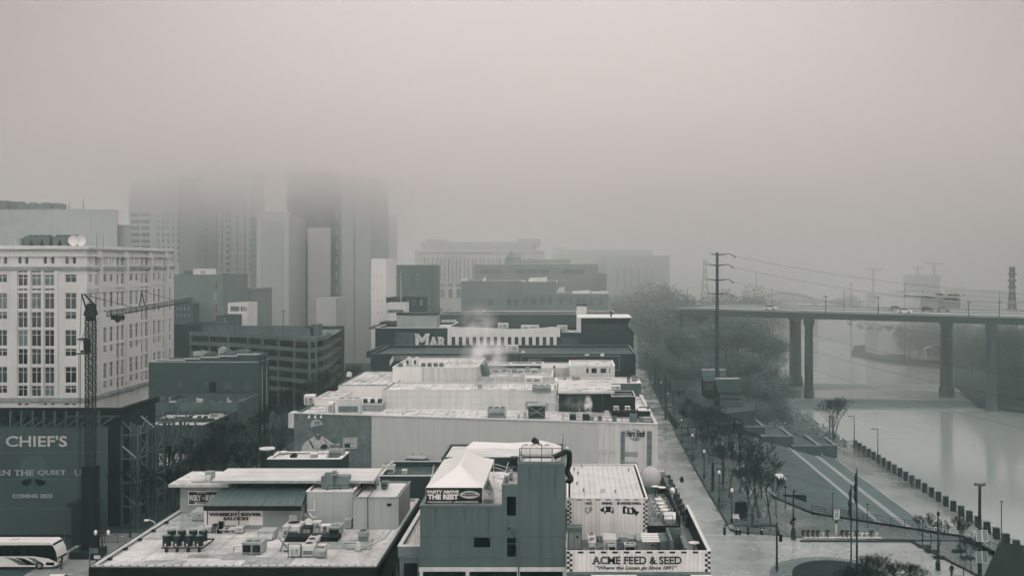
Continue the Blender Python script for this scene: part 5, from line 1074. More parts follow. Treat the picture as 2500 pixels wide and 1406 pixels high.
# condensers in two rows on a black stand
st_=thing('condenser_stand','black steel stand carrying the eight dark round condensers','stand',(PX(455,100.2),100.2,zw_));q=MB();q.box(PX(396,99.6),PX(497,99.6),99.4,99.5,zw_+ .35,zw_+ .47);q.box(PX(396,99.6),PX(497,99.6),102.6,102.7,zw_+ .35,zw_+ .47);q.box(PX(496,99.6),PX(498.5,99.6),99.51,102.59,zw_+ .35,zw_+ .47);q.build('beam',BLACK,st_)
for xx in(404,430,457,484):MB().box(PX(xx,99.5),PX(xx,99.5)+ .2,99.35,99.7,zw_,zw_+ .34).build('foot',DARK,st_)
def rnd(px_,Y,lab):
    x=PX(px_,Y);t=thing('round_condenser',lab,'condenser',(x,Y,zw_+ .48),'dark round condensers on the black stand');r= .41;q=MB();q.rev(x,Y,[(r* .98,zw_+ .48),(r,zw_+1.35),(r*1.03,zw_+1.45),(r* .9,zw_+1.5)],20);q.build('body',mat('dark_condenser_mesh', .03, .5,n=.1),t)
    q=MB();q.cyl(x,Y,zw_+1.502,zw_+1.55, .3, .24,16);q.build('fan_guard',GALVD,t);q=MB();q.box(x- .06,x+ .06,Y-r- .03,Y-r+ .02,zw_+ .55,zw_+ .8);q.build('service_plate',PALE,t)
for k,px_ in enumerate((407.5,433,460,486)):rnd(px_,99.95,('first','second','third','fourth')[k]+' from left in the front row of dark round condensers')
for k,px_ in enumerate((419.5,444,472,496)):rnd(px_,101.8,('first','second','third','fourth')[k]+' from left in the back row of dark round condensers')
# the rest of the roof machines: kind, x0, x1, ytop, ybottom, depth, value, label, lift
for kd,a,b_,yt,yb,dp,vv,lab,lf in(
    ('panel',591,637.5,1326,1354,1.9,GALV,'square air unit with two black mesh panels, alone before the lettered wall',0),
    ('box',640,679,1252,1283,1.3,LG,'tall smooth grey air handler standing against the lettered wall',0),
    ('duct',628,669,1296,1317,1.6,LG,'wide grey duct hood with sloping front below the tall air handler',0),
    ('fan',690,731,1286,1311,2.3,GALVL,'tapered pale condenser with four fans on its top',0),
    ('box',738,759,1288,1309,1.0,DARK,'black boxed unit just right of the four fan condenser',0),
    ('box',762,781,1275,1292, .8,WHITE,'white square unit, left one of the white pair',0),
    ('split',784,805,1283,1299, .7,WHITE,'white split unit with a round fan grille',0),
    ('split',787,808,1277,1284, .5,WHITE,'white split unit half hidden behind the round grille one', .3),
    ('round',764,781,1289,1311, .8,GALV,'grey round topped condenser in the middle of the crowd',0),
    ('panel',802,829,1288,1311,1.9,GALV,'grey condenser with a black louvred front, right in the crowd', .2),
    ('box',800,855,1245,1270,1.8,LG,'largest grey package unit raised before the ribbed block', .6),
    ('box',817,853,1208,1237,1.1,LG,'tall grey box unit high behind the largest package unit', .3),
    ('panel',816,838,1270,1284,1.4,GALV,'small dark fronted cooler below the largest package unit',0),
    ('box',840,857,1268,1291,1.4,LG,'upright grey unit at the foot of the ribbed block',0),
    ('fan',738,766,1333,1360,1.0,GALVL,'front grey cube of the line of three going back',0),
    ('fan',747,771,1322,1338,1.0,GALVL,'middle grey cube of the line of three going back',0),
    ('fan',754,778,1313,1327,1.0,GALVL,'rear grey cube of the line of three going back',0),
    ('box',707,732,1335,1360, .9,GALVL,'pale tank in a pipe frame, nearest front of the machine crowd',0),
    ('vent',692,704,1334,1347, .5,GALVL,'short pale canister left of the framed tank', .2),
    ('box',768,793,1346,1362, .9,GALV,'low stepped grey box right of the front cube',0),
    ('box',776,793,1332,1347, .7,GALVL,'second stepped grey box right of the front cube', .2),
    ('fan',874,896,1301,1322, .9,GALV,'lone slatted condenser on the open roof before the ribbed block',0),
    ('vent',868,880,1332,1346, .5,PALE,'mushroom vent near the front of the open wet roof',0),
    ('box',499,516,1287,1300, .8,GALVL,'small grey box at the left foot of the lettered wall',0),
    ('box',573,592,1288,1302, .8,GALVL,'small grey box at the middle foot of the lettered wall',0),
    ('box',532,548,1272,1290, .6,LG,'upright grey cabinet against the lettered wall',0),
    ('box',740,750,1254,1284, .6,GALVL,'tall vending style cabinet beside the saloon doorway',0),
    ('box',748,760,1272,1284, .8,GALV,'grey box beside the dark doorway area',0),
    ('box',467,497,1250,1272,2.2,LG,'sloped grey skylight block left of the saloon front',0)):
    unit(lab,kd,a,b_,yt,yb,zw_+(0.02),dp,v=vv,lift=lf)
for k,a in enumerate((536,556)):
    q=MB();Y=GY(1299,zw_);x=PX(a+9,Y);q.cyl(x,Y,zw_,zw_+ .25, .2, .2,10);q.cyl(x,Y,zw_+ .25,zw_+ .45, .4, .65,16);tag(q.build('dish',PALE),('white' if k==0 else 'darker')+' upturned dish base lying by the lettered wall','dish')
q=MB();Y=GY(1302,zw_);
for xx in(519,526):q.bar((PX(xx,Y),Y,zw_),(PX(xx+ .5,Y),Y,zw_+ .85), .06);q.bar((PX(xx,Y),Y+ .5,zw_),(PX(xx+ .5,Y),Y+ .5,zw_+ .85), .06)
q.box(PX(518,Y),PX(528,Y),Y- .1,Y+ .6,zw_+ .85,zw_+ .92);tag(q.build('stool',DARK),'dark little stool by the lettered wall','stool')
q=MB();Y=GY(1302,zw_);q.box(PX(530,Y),PX(541,Y),Y,Y+ .5,zw_+ .4,zw_+ .5);q.box(PX(530,Y),PX(541,Y),Y+ .5,Y+ .58,zw_+ .5,zw_+1.1);q.box(PX(531,Y),PX(533,Y),Y,Y+ .4,zw_,zw_+ .39);q.box(PX(538,Y),PX(540,Y),Y,Y+ .4,zw_,zw_+ .39);tag(q.build('chair',BLACK),'black chair standing by the lettered wall','chair')
sd=thing('satellite_dish','grey satellite dish among the machines by the saloon doorway','satellite dish',(PX(752,107),107,zw_));q=MB();q.cyl(PX(752,107),107,zw_,zw_+ .7, .05, .05,6);q.build('mast',STEEL,sd);q=MB();q.tube((PX(752,107),107,zw_+ .95),(PX(752,107)+ .12,106.85,zw_+1.05), .15, .42,14);q.build('reflector',GALVL,sd)
fr=MB()
for(a,b_)in(((704,1362),(704,1336)),((734,1362),(734,1338))):
    Y=98.6-1.4+ .6;fr.bar((PX(a[0],Y),Y,zw_),(PX(b_[0],Y),Y,zw_+1.25), .07)
fr.bar((PX(704,97.8),97.8,zw_+1.25),(PX(734,97.8),97.8,zw_+1.25), .07);fr.bar((PX(702,97.4),97.4,zw_+ .1),(PX(736,97.4),97.4,zw_+ .1), .07);fr.bar((PX(704,97.8),97.8,zw_+ .7),(PX(682,101),101,zw_+ .9), .09);fr.bar((PX(684,99),99,zw_+ .2),(PX(708,103),103,zw_+1.6), .12)
tag(fr.build('conduit_rig',GALVD),'pipe frame with slanting conduits around the pale tank','pipe frame')
q=MB();q.box(PX(696,103.2),PX(826,103.2),103.0,104.6,zw_+ .01,zw_+ .5);tag(q.build('platform',BLACK),'long low black platform under the middle row of machines','platform')
pipe([(PX(570,99),99,zw_+ .1),(PX(571,99),99,zw_+ .6),(PX(590,99),99.3,zw_+ .6)], .03,DARK,wk);pipe([(PX(840,101.5),101.5,zw_+ .3),(PX(868,101.5),101.5,zw_+ .3),(PX(868,101.5),101.5,zw_+ .05)], .03,DARK,wk);pipe([(PX(845,100),100,zw_+ .1),(PX(903,100),100,zw_+ .12),(PX(912,104),104,zw_+ .1)], .035,DARK,wk)
pipe([(PX(750,108.8),108.8,13.8),(PX(768,108.8),108.8,13.8),(PX(768,108.8),108.8,14.8)], .07,WHITE,wk);pipe([(PX(755,108.6),108.6,13.6),(PX(763,108.5),108.5,13.1),(PX(774,108.5),108.5,13.2)], .06,WHITE,wk)
# small rear building with the round stack
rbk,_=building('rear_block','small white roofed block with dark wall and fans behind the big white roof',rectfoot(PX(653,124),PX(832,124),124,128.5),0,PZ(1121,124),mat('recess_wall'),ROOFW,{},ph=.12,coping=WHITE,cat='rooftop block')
zq=PZ(1121,124)- .1
q=MB();q.cyl(PX(652,126),126,8,PZ(1096,126), .78, .78,20);q.m=1;q.cyl(PX(652,126),126,PZ(1096,126)+ .002,PZ(1093,126), .95, .95,20);tag(q.build('round_stack',[DARK,GALVL]),'dark round stack with a white rimmed cap by the bare trees','stack')
for kd,a,b_,yt,yb,dp,vv,lab in(('box',756,774,1109,1118,1,GALVL,'pale low duct box before the mural'),('duct',776,800,1104,1120,1.2,GALVL,'angled pale duct in front of the mural hand'),('fan',801,838,1098,1116,1.2,GALV,'grey twin fan unit right of the angled duct'),('box',684,696,1104,1110, .8,WHITE,'little white box at the back of the small white roof'),('vent',708,722,1113,1119, .8,DARK,'dark square hatch in the small white roof')):unit(lab,kd,a,b_,yt,yb,zq,dp,v=vv)
# ------------------------------------------------------------------ grey building with tower, terrace and tent
G=mat('grey_painted_wall', .13, .85,n=.09,sc=.3,streak=.1,fine=.05);Yg=90.0
gbld=thing('grey_building','plain slate grey building with a stair tower and three dark windows','building',((PX(1025,Yg)+PX(1379,Yg))/2,95,0))
Pg=Plane((PX(1025.5,Yg),Yg),(PX(1379,Yg),Yg));za,zb,zc_=PZ(1236,Yg),PZ(1186,Yg),PZ(1132.5,Yg)
def gx(p):return Pg.px(p,1000)[0]
hs=[(*Pg.rect(1236.5,1260.5,1211,1260),1,1),(*Pg.rect(1236.5,1260.5,1311.5,1360.5),1,2),(*Pg.rect(1155.5,1198,1311,1337.5),1,1)]
w=MB();wallgrid(w,Pg,0,gx(1225),PZ(1387,Yg),za,hs, .15);wallgrid(w,Pg,gx(1225),gx(1263),PZ(1387,Yg),zb,hs, .15);wallgrid(w,Pg,gx(1263),Pg.L,PZ(1387,Yg),zc_,[], .15)
X0,Xa,Xb,X1=PX(1025.5,Yg),PX(1225,Yg),PX(1263,Yg),PX(1379,Yg)
w.box(X0,X0+ .3,Yg+ .15,110,0,za);w.box(X0+ .3,Xa,Yg+ .15,Yg+ .3,PZ(1387,Yg),za)if False else None
w.box(Xb,X1,98.7,99,za-1,zc_- .3);w.box(X1- .3,X1,Yg+ .16,98.69,0,zc_- .02);w.box(Xb+ .002,Xb+ .3,Yg+ .16,98.69,za-1,zc_- .02);w.box(Xa,Xa+ .25,Yg+ .16,98.6,za- .5,zb- .02);w.box(Xa+ .26,Xb,98.3,98.6,za- .5,zb- .02)
w.box(X0,X1,109.7,110,0,za-1);w.build('wall',G,gbld)
for h in hs:q=MB();window_mb(q,Pg,h, .14,h[4],h[5], .04);q.build('window',[GLASS,GALVD],gbld)
q=MB();q.box(X0+ .3,Xa,Yg+ .3,109.6,za-1.0,za- .9);q.box(Xa+ .26,Xb,Yg+ .3,98.3,zb- .5,zb- .4);q.build('terrace_floor',ROOFG,gbld);q=MB();q.box(Xb+ .3,X1- .3,Yg+ .3,98.7,zc_- .35,zc_- .25);q.build('roof',ROOFW,gbld)
def cope(a,b_,z,y=Yg,d=.35):q=MB();q.box(a,b_,y- .06,y+d,z+ .003,z+ .14);q.build('coping',mat('slate_trim', .16, .6),gbld)
cope(X0- .05,Xa- .02,za);cope(Xa,Xb- .02,zb);cope(Xb,X1+ .05,zc_);q=MB();q.box(X1- .36,X1+ .05,Yg+ .36,98.7,zc_+ .003,zc_+ .14);q.box(Xb,Xb+ .36,Yg+ .36,98.7,zc_+ .003,zc_+ .14);q.box(X0- .05,X0+ .3,Yg+ .36,109.9,za+ .003,za+ .14);q.build('coping',mat('slate_trim'),gbld)
q=MB()
for z in(PZ(1310,Yg),PZ(1362,Yg)):Pg.slab(q, .02,gx(1232),z,z+ .025, .002, .012);Pg.slab(q,gx(1264),Pg.L- .02,z,z+ .025, .002, .012)
for p in(1098,1320):Pg.slab(q,gx(p),gx(p)+ .025,PZ(1386,Yg),za if p<1225 else zc_, .002, .012)
q.build('wall_joint',mat('joint_dark', .05, .9),gbld)
for p,yt,h_ in((1060,1240,2.2),(1131,1242,1.5),(1190,1240,3.0),(1290,1137,2.6),(1352,1137,3.4),(1236,1264,1.6)):q=MB();a_=gx(p);z=PZ(yt,Yg);q.face([Pg.pt(a_,z, .006),Pg.pt(a_+ .22,z, .006),Pg.pt(a_+ .15,z-h_, .006),Pg.pt(a_+ .05,z-h_* .8, .006)][::-1]);q.build('rain_stain',mat('rain_stain', .1, .9,n=.3,sc=2),gbld)
# white framed storey below
q=MB();zb0=PZ(1387,Yg);Yl=Yg- .05;q.box(X0- .1,X1+ .1,Yl,Yg- .01,zb0- .25,zb0+ .12)
for p in(1025,1137,1262,1374):q.box(PX(p,Yg),PX(p+9 if p in(1137,)else p+7,Yg),Yl- .02,Yg+ .1,6,zb0- .251)
q.build('white_frame',PALE,gbld)
for a,b_ in((1033,1137),(1146,1262),(1269,1374)):q=MB();q.box(PX(a,Yg),PX(b_,Yg),Yg+ .11,Yg+ .15,6,zb0- .26);q.build('shop_window',GLASS,gbld)
q=MB();q.box(X0,X1,Yg+ .2,Yg+ .3,0,zb0- .27);q.build('lower_wall',DARK,gbld)
q=MB();xd=PX(1266,Yg- .15);q.path([(PX(1257,89.8),89.85,PZ(1298,90)),(PX(1258,89.8),89.8,PZ(1306,90)),(xd,89.85,PZ(1312,90)),(xd,89.85,7)], .07,8);q.box(PX(1249,89.7),PX(1262,89.7),89.65,89.95,PZ(1293,90),PZ(1285,90));q.build('downpipe',G,gbld);q=MB();q.tube((PX(1243,89.9),89.9,PZ(1289,90)),(PX(1243,89.9),89.99,PZ(1289,90)), .1, .1,10);q.build('wall_outlet',BLACK,gbld)
# side terrace step on the left
q=MB();ql=PX(972,91);q.box(ql,X0- .02,91,91.3,PZ(1360,91),PZ(1334,91));q.box(ql,ql+ .25,91.31,108,PZ(1352,91),PZ(1334,91));q.build('side_parapet',mat('slate_trim'),gbld);q=MB();q.box(ql- .05,X0- .02,90.95,91.35,PZ(1334,91)+ .003,PZ(1334,91)+ .12);q.box(ql- .05,ql+ .3,91.36,108,PZ(1334,91)+ .003,PZ(1334,91)+ .12);q.build('side_coping',PALE,gbld)
MB().box(ql+ .26,X0- .02,91.31,108,PZ(1345,91),PZ(1345,91)+ .1).build('side_roof',ROOFG,gbld);MB().box(ql+ .1,X0- .02,91.1,108,0,PZ(1360,91)- .01).build('side_wall',CONCD,gbld)
q=MB();q.box(ql+ .5,X0- .4,91.0,91.08,0,PZ(1374,91));q.build('side_opening',BLACK,gbld)
rail_run([(X0- .9,93,PZ(1345,91)+ .1),(X0- .9,107,PZ(1345,91)+ .1)],h=1.4,m=GALVL,name='railing',label='slanting pale handrail on the low side roof left of the grey building')
q=MB();stx=-15.2
for k in range(14):q.box(stx- .6,stx+ .6,112.5+k* .5,112.9+k* .5,12.3+k* .22,12.36+k* .22)
q.bar((stx- .6,112.5,12.3),(stx- .6,119.5,15.4), .12);q.bar((stx+ .6,112.5,12.3),(stx+ .6,119.5,15.4), .12)
for k in range(8):q.bar((stx- .6,112.5+k,12.3+ .44*k),(stx- .6,112.5+k,13.4+ .44*k), .05)
q.bar((stx- .6,112.5,13.4),(stx- .6,119.5,16.5), .06);tag(q.build('fire_stairs',GALVL),'grey metal fire stairs between the saloon roof and the tent','stairs')
# party tent
tt=thing('party_tent','white peaked party tent on the grey building terrace','tent',(-10.2,98,za- .9));x0_,x1_,ya,yb=-12.85,-7.7,91.6,105.0;ze,zr_=19.95,21.25
TN=18
def roofz(u,v):  # u across, v along; hip roof with soft sag
    half=(x1_-x0_)/2;hip=4.0;dx=half-abs(u-(x0_+x1_)/2);dy=min(v-ya,(yb-v)*1.7)/hip*half
    t_=max(0,min(dx,dy))/half;sag= .10*math.sin(math.pi*t_)+ .035*abs(math.sin((v-ya)*1.17))*math.sin(math.pi*min(1,t_*1.1))
    return ze+(zr_-ze)*t_-sag
q=MB();NX,NY=24,44;i0=0
for j in range(NY+1):
    for i in range(NX+1):u_=x0_+(x1_-x0_)*i/NX;v_=ya+(yb-ya)*j/NY;q.v.append((u_,v_,roofz(u_,v_)))
for j in range(NY):
    for i in range(NX):a=j*(NX+1)+i;q.f.append((a,a+1,a+NX+2,a+NX+1));q.mi.append(0)
q.build('roof_fabric',TARP,tt,smooth=True)
def scallop(a,b_):  # hanging valance with a wavy hem
    q=MB();L_=math.dist(a,b_);n=int(L_/ .14)
    for k in range(n):
        p=[a[i]+(b_[i]-a[i])*k/n for i in range(2)];r_=[a[i]+(b_[i]-a[i])*(k+1)/n for i in range(2)];f_=lambda kk: .17+ .07*abs(math.sin(kk*math.pi/8))
        q.face([(*p,ze),(*r_,ze),(*r_,ze-f_(k+1)),(*p,ze-f_(k))])
    q.build('valance',TARP,tt)
scallop((x0_,ya),(x1_,ya));scallop((x1_,ya),(x1_,yb));scallop((x0_,yb),(x0_,ya))
for(x,y)in((x0_+ .03,ya+ .05),((x0_+x1_)/2,ya+ .05),(x1_- .05,ya+ .05),(x1_- .3,ya+ .05),(x1_- .05,yb),(x1_- .05,98),(x0_+ .05,98),(x0_+ .05,yb)):q=MB();q.cyl(x,y,za- .9,ze- .02, .04, .04,6);q.build('pole',FRAMEW,tt)
q=MB();q.face([(x1_+ .02,ya+ .4,ze- .2),(x1_+ .9,93.5,za- .4),(x1_+ .6,97,za- .4),(x1_+ .02,97,ze- .2)]);q.build('clear_side_sheet',mat('clear_plastic_sheet', .25, .15,n=.4,sc=2),tt)
bnr=thing('banner','dark party banner hanging under the white tent front','banner',(-10.2,91.5,za));Pb2=Plane((x0_+ .05,91.5),(x1_- .1,91.5));q=MB();Pb2.slab(q,0,Pb2.L,PZ(1228,91.5),PZ(1190,91.5),-.03,0);q.build('cloth',mat('black_banner', .022, .7),bnr)
TB=lambda s,a,b_,c,d_,m_=WHITE,**k:text_on(Pb2,s,Pb2.rect(a,b_,c,d_),m_,bnr,d=.015,**k)
TB('PARTY ABOVE',1043.5,1120,1196,1203.5,bold=.05);TB('THE REST',1044,1119.5,1205.5,1218.5,bold=.06)
q=MB();c=Pb2.px(1146.5,1207);mm_=[Pb2.pt(c[0]+math.cos(k*math.pi/14)* .85*(1 if abs(math.cos(k*math.pi/14))< .93 else 1.05),c[1]+math.sin(k*math.pi/14)* .33,0)for k in range(28)];q.hull([(x,y- .003,z)for x,y,z in mm_],[(x,y- .012,z)for x,y,z in mm_]);q.build('oval_badge',PALE,bnr)
TB('NASHVILLE',1132,1160,1201,1205,DARK,bold=.04);TB('UNDERGROUND',1127.5,1167,1206.3,1210.3,DARK,bold=.04);TB('NASHVILLEUNDERGROUND.COM',1044,1103,1222.5,1226,PALE,bold=.04);TB('NASHVILLE.UNDERGROUND',1108,1168,1222.5,1226,PALE,bold=.04)
# tower top: chiller, railing, big hoses
chl=thing('chiller','pale chiller with four fan rings on the grey tower roof','chiller',(PX(1311,94),94,zc_- .25));x0_,x1_=PX(1274,94),PX(1350,94);zt=PZ(1094,94)
MB().box(x0_,x1_,94,96.2,zc_- .05,zt).build('body',mat('chiller_sheet', .52, .55,n=.06,ribs=1.0),chl)
for k in range(4):q=MB();x=x0_+(x1_-x0_)*(.11+ .23*k);q.m=0;q.cyl(x,95,zt+ .001,zt+ .14, .3, .3,16);q.m=1;q.cyl(x,95,zt+ .141,zt+ .15, .25, .25,16);q.build('fan',[WHITE,DARK],chl)
q=MB();zr2=zc_+ .14
for z in(zr2+ .02,zr2+ .62,zr2+1.2):q.bar((Xb+ .15,90.3,z),(PX(1373,90.3),90.3,z), .045)
for p in(1268,1294,1322,1348,1372):q.bar((PX(p,90.3),90.3,zr2),(PX(p,90.3),90.3,zr2+(1.22 if p not in(1322,1372)else 1.55)), .06)
for z in(zr2+ .62,zr2+1.2):q.bar((PX(1373,90.3),90.3,z),(PX(1373,90.3),98.4,z), .045)
tag(q.build('railing',STEEL),'black guard railing around the chiller on the grey tower','railing')
HOSE=mat('black_duct_hose', .025, .45,n=.15)
def hose(pts,r,lab):
    # smooth path through points
    P_=[Vector(p)for p in pts];out=[]
    for i in range(len(P_)-1):
        p0=P_[max(0,i-1)];p1=P_[i];p2=P_[i+1];p3=P_[min(len(P_)-1,i+2)]
        for k in range(6):t_=k/6;out.append(.5*((2*p1)+(-p0+p2)*t_+(2*p0-5*p1+4*p2-p3)*t_**2+(-p0+3*p1-3*p2+p3)*t_**3))
    out.append(P_[-1]);q=MB()
    for i,(a,b_)in enumerate(zip(out,out[1:])):q.tube(a,b_,r*(1+ .07*(i%2)),r*(1+ .07*((i+1)%2)),10)
    tag(q.build('duct_hose',HOSE),lab,'duct hose')
hose([(PX(1302,97),97.2,PZ(1074,97)),(PX(1308,97),97.0,PZ(1078,97)),(PX(1316,96.6),96.6,PZ(1092,97)),(PX(1322,96.4),96.4,PZ(1100,97))], .28,'thick black hose rising above the chiller')
hose([(PX(1352,93),93,PZ(1116,93)),(PX(1375,93),93,PZ(1105,93)),(PX(1388,93),93,PZ(1102,93)),(PX(1390.5,93),93,PZ(1115,93)),(PX(1389,93),93,PZ(1135,93)),(PX(1384,93),93,PZ(1147,93)),(PX(1388,92.6),92.6,PZ(1155,93)),(PX(1394,92.4),92.4,PZ(1165,93)),(PX(1390,92.2),92.2,PZ(1169,93)),(PX(1383,92.2),92.2,PZ(1166,93))], .24,'thick black hose looping over the right corner of the grey tower')
# middle ledge gear between tent and tower
unit('grey satellite dish cluster on the ledge left of the tower','vent',1243,1252,1155,1172,zb- .4, .5,v=GALVL,name='satellite_dish',cat='satellite dish');unit('pale boxed blower on the ledge left of the tower','box',1232,1242,1160,1176,zb- .4, .7,v=WHITE);unit('black unit high on the ledge beside the tower','panel',1246,1262,1120,1140,zb+ .2,1.2,v=DARK)
q=MB()
for(a,b_)in(((1208,1132),(1236,1140)),((1208,1140),(1234,1149)),((1200,1162),(1228,1170)),((1241,1128),(1229,1170))):q.bar((PX(a[0],99),99,PZ(a[1],99)),(PX(b_[0],99),99 if a[0]<1240 else 96,PZ(b_[1],99)), .06)
tag(q.build('tube_frame',PALE),'pale slanting tube frame between tent and tower','tube frame')
# rear roofs of the grey building with the wide white membrane
f=rectfoot(PX(1078,118.4),-.6,118.4,127);rr_,rrp=building('rear_building','flat roofed rear building with dark eaves behind the tent',f,0,PZ(1118,118.4),mat('recess_wall'),mat('white_canopy_roof'),{},ph=.1,coping=GALVD,cw=.15)
mem=thing('membrane_tent','wide white membrane tent with two peaks behind the chiller','tent',(-7,125,16));q=MB()
xs_=[(1121,1105),(1155,1077.5),(1245,1081),(1295,1078),(1322,1074.5),(1388,1091)]
lo_=[(1121,1105),(1180,1104.5),(1250,1103),(1300,1099),(1345,1096),(1388,1095)]
for(a,b_,c,d_)in zip(xs_,xs_[1:],lo_,lo_[1:]):q.face([(PX(c[0],124),124,PZ(c[1],124)),(PX(d_[0],124),124,PZ(d_[1],124)),(PX(b_[0],127),127,PZ(b_[1],127)),(PX(a[0],127),127,PZ(a[1],127))]);q.face([(PX(b_[0],127),127,PZ(b_[1],127)),(PX(a[0],127),127,PZ(a[1],127)),(PX(a[0],127),131,PZ(a[1],127)-1.5),(PX(b_[0],127),131,PZ(b_[1],127)-1.5)])
q.build('fabric',TARP,mem);q=MB();q.path([(PX(a,123.9),123.9,PZ(b_,124)- .15)for a,b_ in lo_], .12,6);q.build('edge_tube',GALV,mem)
for p in(1124,1250,1384):q=MB();q.cyl(PX(p,124.2),124.2,14,PZ(1106,124), .07, .07,6);q.build('pole',PALE,mem)
# ------------------------------------------------------------------ feed store (front right)
AW=mat('white_ribbed_metal', .64, .6,n=.05,sc=.3,ribs=.36,streak=.16);CHK=mat('black_checker', .02, .6)
Ya_=89.0;Pa=Plane((PX(1384,Ya_),Ya_),(PX(1735,Ya_),Ya_));XL,XR=PX(1384,Ya_),PX(1735,Ya_);zp=PZ(1344,Ya_);zd=13.2
fs=thing('feed_store','feed and seed store with chequered white metal sign parapet, front right','building',((XL+XR)/2,100,0))
q=MB();q.box(XL,XR,Ya_,Ya_+ .18,PZ(1395,Ya_),zp);q.build('sign_parapet',AW,fs);q=MB();q.box(XL+ .02,XR- .02,Ya_+ .2,128,0,zd- .15);q.build('wall',mat('store_brick', .12, .9,n=.25,sc=.3,streak=.25,brick=3),fs);MB().box(XL+ .02,XR- .2,Ya_+ .2,127.9,zd- .148,zd- .02).build('roof',mat('wet_dark_deck', .2, .3,n=.4,sc=.3,fine=.1,rn=.15),fs)
def checks(PP,x0,x1,y0,y1,cols_,rows_,start,par,only=None,d=.004):
    q=MB();cw_,chh=(x1-x0)/cols_,(y1-y0)/rows_
    for i in range(cols_):
        for j in range(rows_):
            if(i+j+start)%2==0:r=PP.rect(x0+i*cw_,x0+(i+1)*cw_,y0+j*chh,y0+(j+1)*chh);PP.slab(q,*r,d,d+ .02)
    q.build('chequer_border',CHK,par)
checks(Pa,1384,1397.6,1345,1394,2,8,0,fs);checks(Pa,1721,1734.6,1345,1394,2,8,1,fs)
q=MB()
for k in range(11):Pa.slab(q,*Pa.rect(1411+28*k,1424.5+28*k,1345,1349.6), .004, .024)
q.build('chequer_border',CHK,fs)
SG=mat('green_grey_sign_paint', .035, .7);text_on(Pa,'ACME FEED & SEED',Pa.rect(1447,1664,1357,1376),SG,fs,d=.03,bold=.018,serif=.07)
text_on(Pa,'"Where the Locals go Since 1891"',Pa.rect(1456,1652,1380,1391.5),SG,fs,d=.03,bold=.015,shear=.3)
q=MB();q.box(XL,XR,Ya_- .5,Ya_- .01,PZ(1402,Ya_),PZ(1396,Ya_));q.build('lower_ledge',CONCD,fs)
for a,b_ in((1443,1553),(1684,1735)):q=MB();q.box(PX(a,Ya_),PX(b_,Ya_),Ya_-1.2,Ya_- .51,PZ(1406,Ya_),PZ(1398,Ya_));q.build('awning',WHITE,fs)
# side parapet with pillars to the avenue
q=MB();q.box(XR- .22,XR,Ya_+ .19,106,zd- .1,zp- .1);q.build('side_parapet',mat('dark_side_boards', .05, .7),fs);q=MB();q.box(XR- .25,XR+ .05,Ya_+ .19,106,zp- .098,zp);q.build('side_coping',PALE,fs)
for k in range(9):y_=104+2.5*k;q=MB();q.box(XR- .45,XR+ .02,y_,y_+ .55,zd- .1,zd+1.15);q.m=0;q.build('parapet_pillar',BRICKD,fs)
q=MB();q.box(XR- .3,XR- .05,106.01,127.8,zd- .1,zd+ .55);q.build('low_parapet',CONC,fs)
for ya_ in(119.5,123.4,127.4):q=MB();q.box(XL+ .2 if ya_>127 else 8.4,XR- .31,ya_,ya_+ .3,zd- .02,zd+ .9);q.build('cross_parapet',CONC,fs)
# upper storey with three painted animals
Pu=Plane((PX(1385,99.5),99.5),(PX(1580,99.5),99.5));f=rectfoot(Pu.o[0],Pu.o[0]+Pu.L,99.5,116.3)
us,usp=building('upper_storey','white ribbed upper storey with chequered edge and three painted farm animals',f,zd- .01,PZ(1218,99.5),AW,mat('white_canopy_roof'),{},ph=.03,coping=WHITE,cw=.1,cat='upper storey');Pu=usp[0]
checks(Pu,1385,1395.4,1222,1292,2,13,0,us);checks(Pu,1570,1580,1222,1296,2,14,1,us);q=MB()
for k in range(8):Pu.slab(q,*Pu.rect(1409+23.3*k,1420+23.3*k,1215.8,1220.4), .004, .024)
q.build('chequer_border',CHK,us)
q=MB();Pu.slab(q, .02,Pu.L- .02,zd- .005,zd+ .7, .005, .03);
for s_,a,b_ in(('EAT.',1430,1447),('DRINK.',1469,1496),('BE ENTERTAINED.',1507,1566)):text_on(Pu,s_,Pu.rect(a,b_,1224.5,1230.5),BL,us,d=.03,bold=.04,serif=.05)
def fig(polys,nm):
    q=MB()
    for i,(mi,pts)in enumerate(polys):q.m=mi;q.face([Pu.pt(*Pu.px(x,y), .03+ .002*i)for x,y in pts][::-1])
    q.build(nm,[BL,GALV,WHITE],us)
fig([(1,[(1429,1238),(1432,1234),(1434,1238),(1435,1243),(1438,1240),(1442,1235),(1447,1238),(1446,1245),(1441,1250),(1436,1251),(1434,1254),(1435,1256),(1431,1256),(1432,1252),(1427,1247),(1428,1242)]),(2,[(1433,1242),(1438,1243),(1437,1247),(1432,1247)])],'rooster_picture')
fig([(0,[(1465,1243),(1469,1240),(1475,1236),(1480,1235),(1492,1236),(1498,1240),(1498,1248),(1496,1255),(1494,1250),(1490,1249),(1484,1249),(1478,1250),(1478,1254),(1475,1254),(1475,1249),(1471,1248),(1467,1247)]),(2,[(1475,1238),(1479,1236),(1479,1246),(1475,1247)]),(2,[(1492,1238),(1496,1240),(1494,1248),(1491,1247)])],'pig_picture')
fig([(0,[(1521,1235),(1525,1234),(1532,1238),(1540,1239),(1545,1236),(1552,1244),(1555,1248),(1560,1246),(1560,1251),(1555,1256),(1552,1259),(1549,1253),(1543,1255),(1536,1254),(1526,1252),(1522,1255),(1520,1248)]),(2,[(1526,1240),(1531,1240),(1531,1251),(1527,1250)]),(2,[(1536,1241),(1541,1241),(1543,1250),(1538,1252)])],'cow_picture')
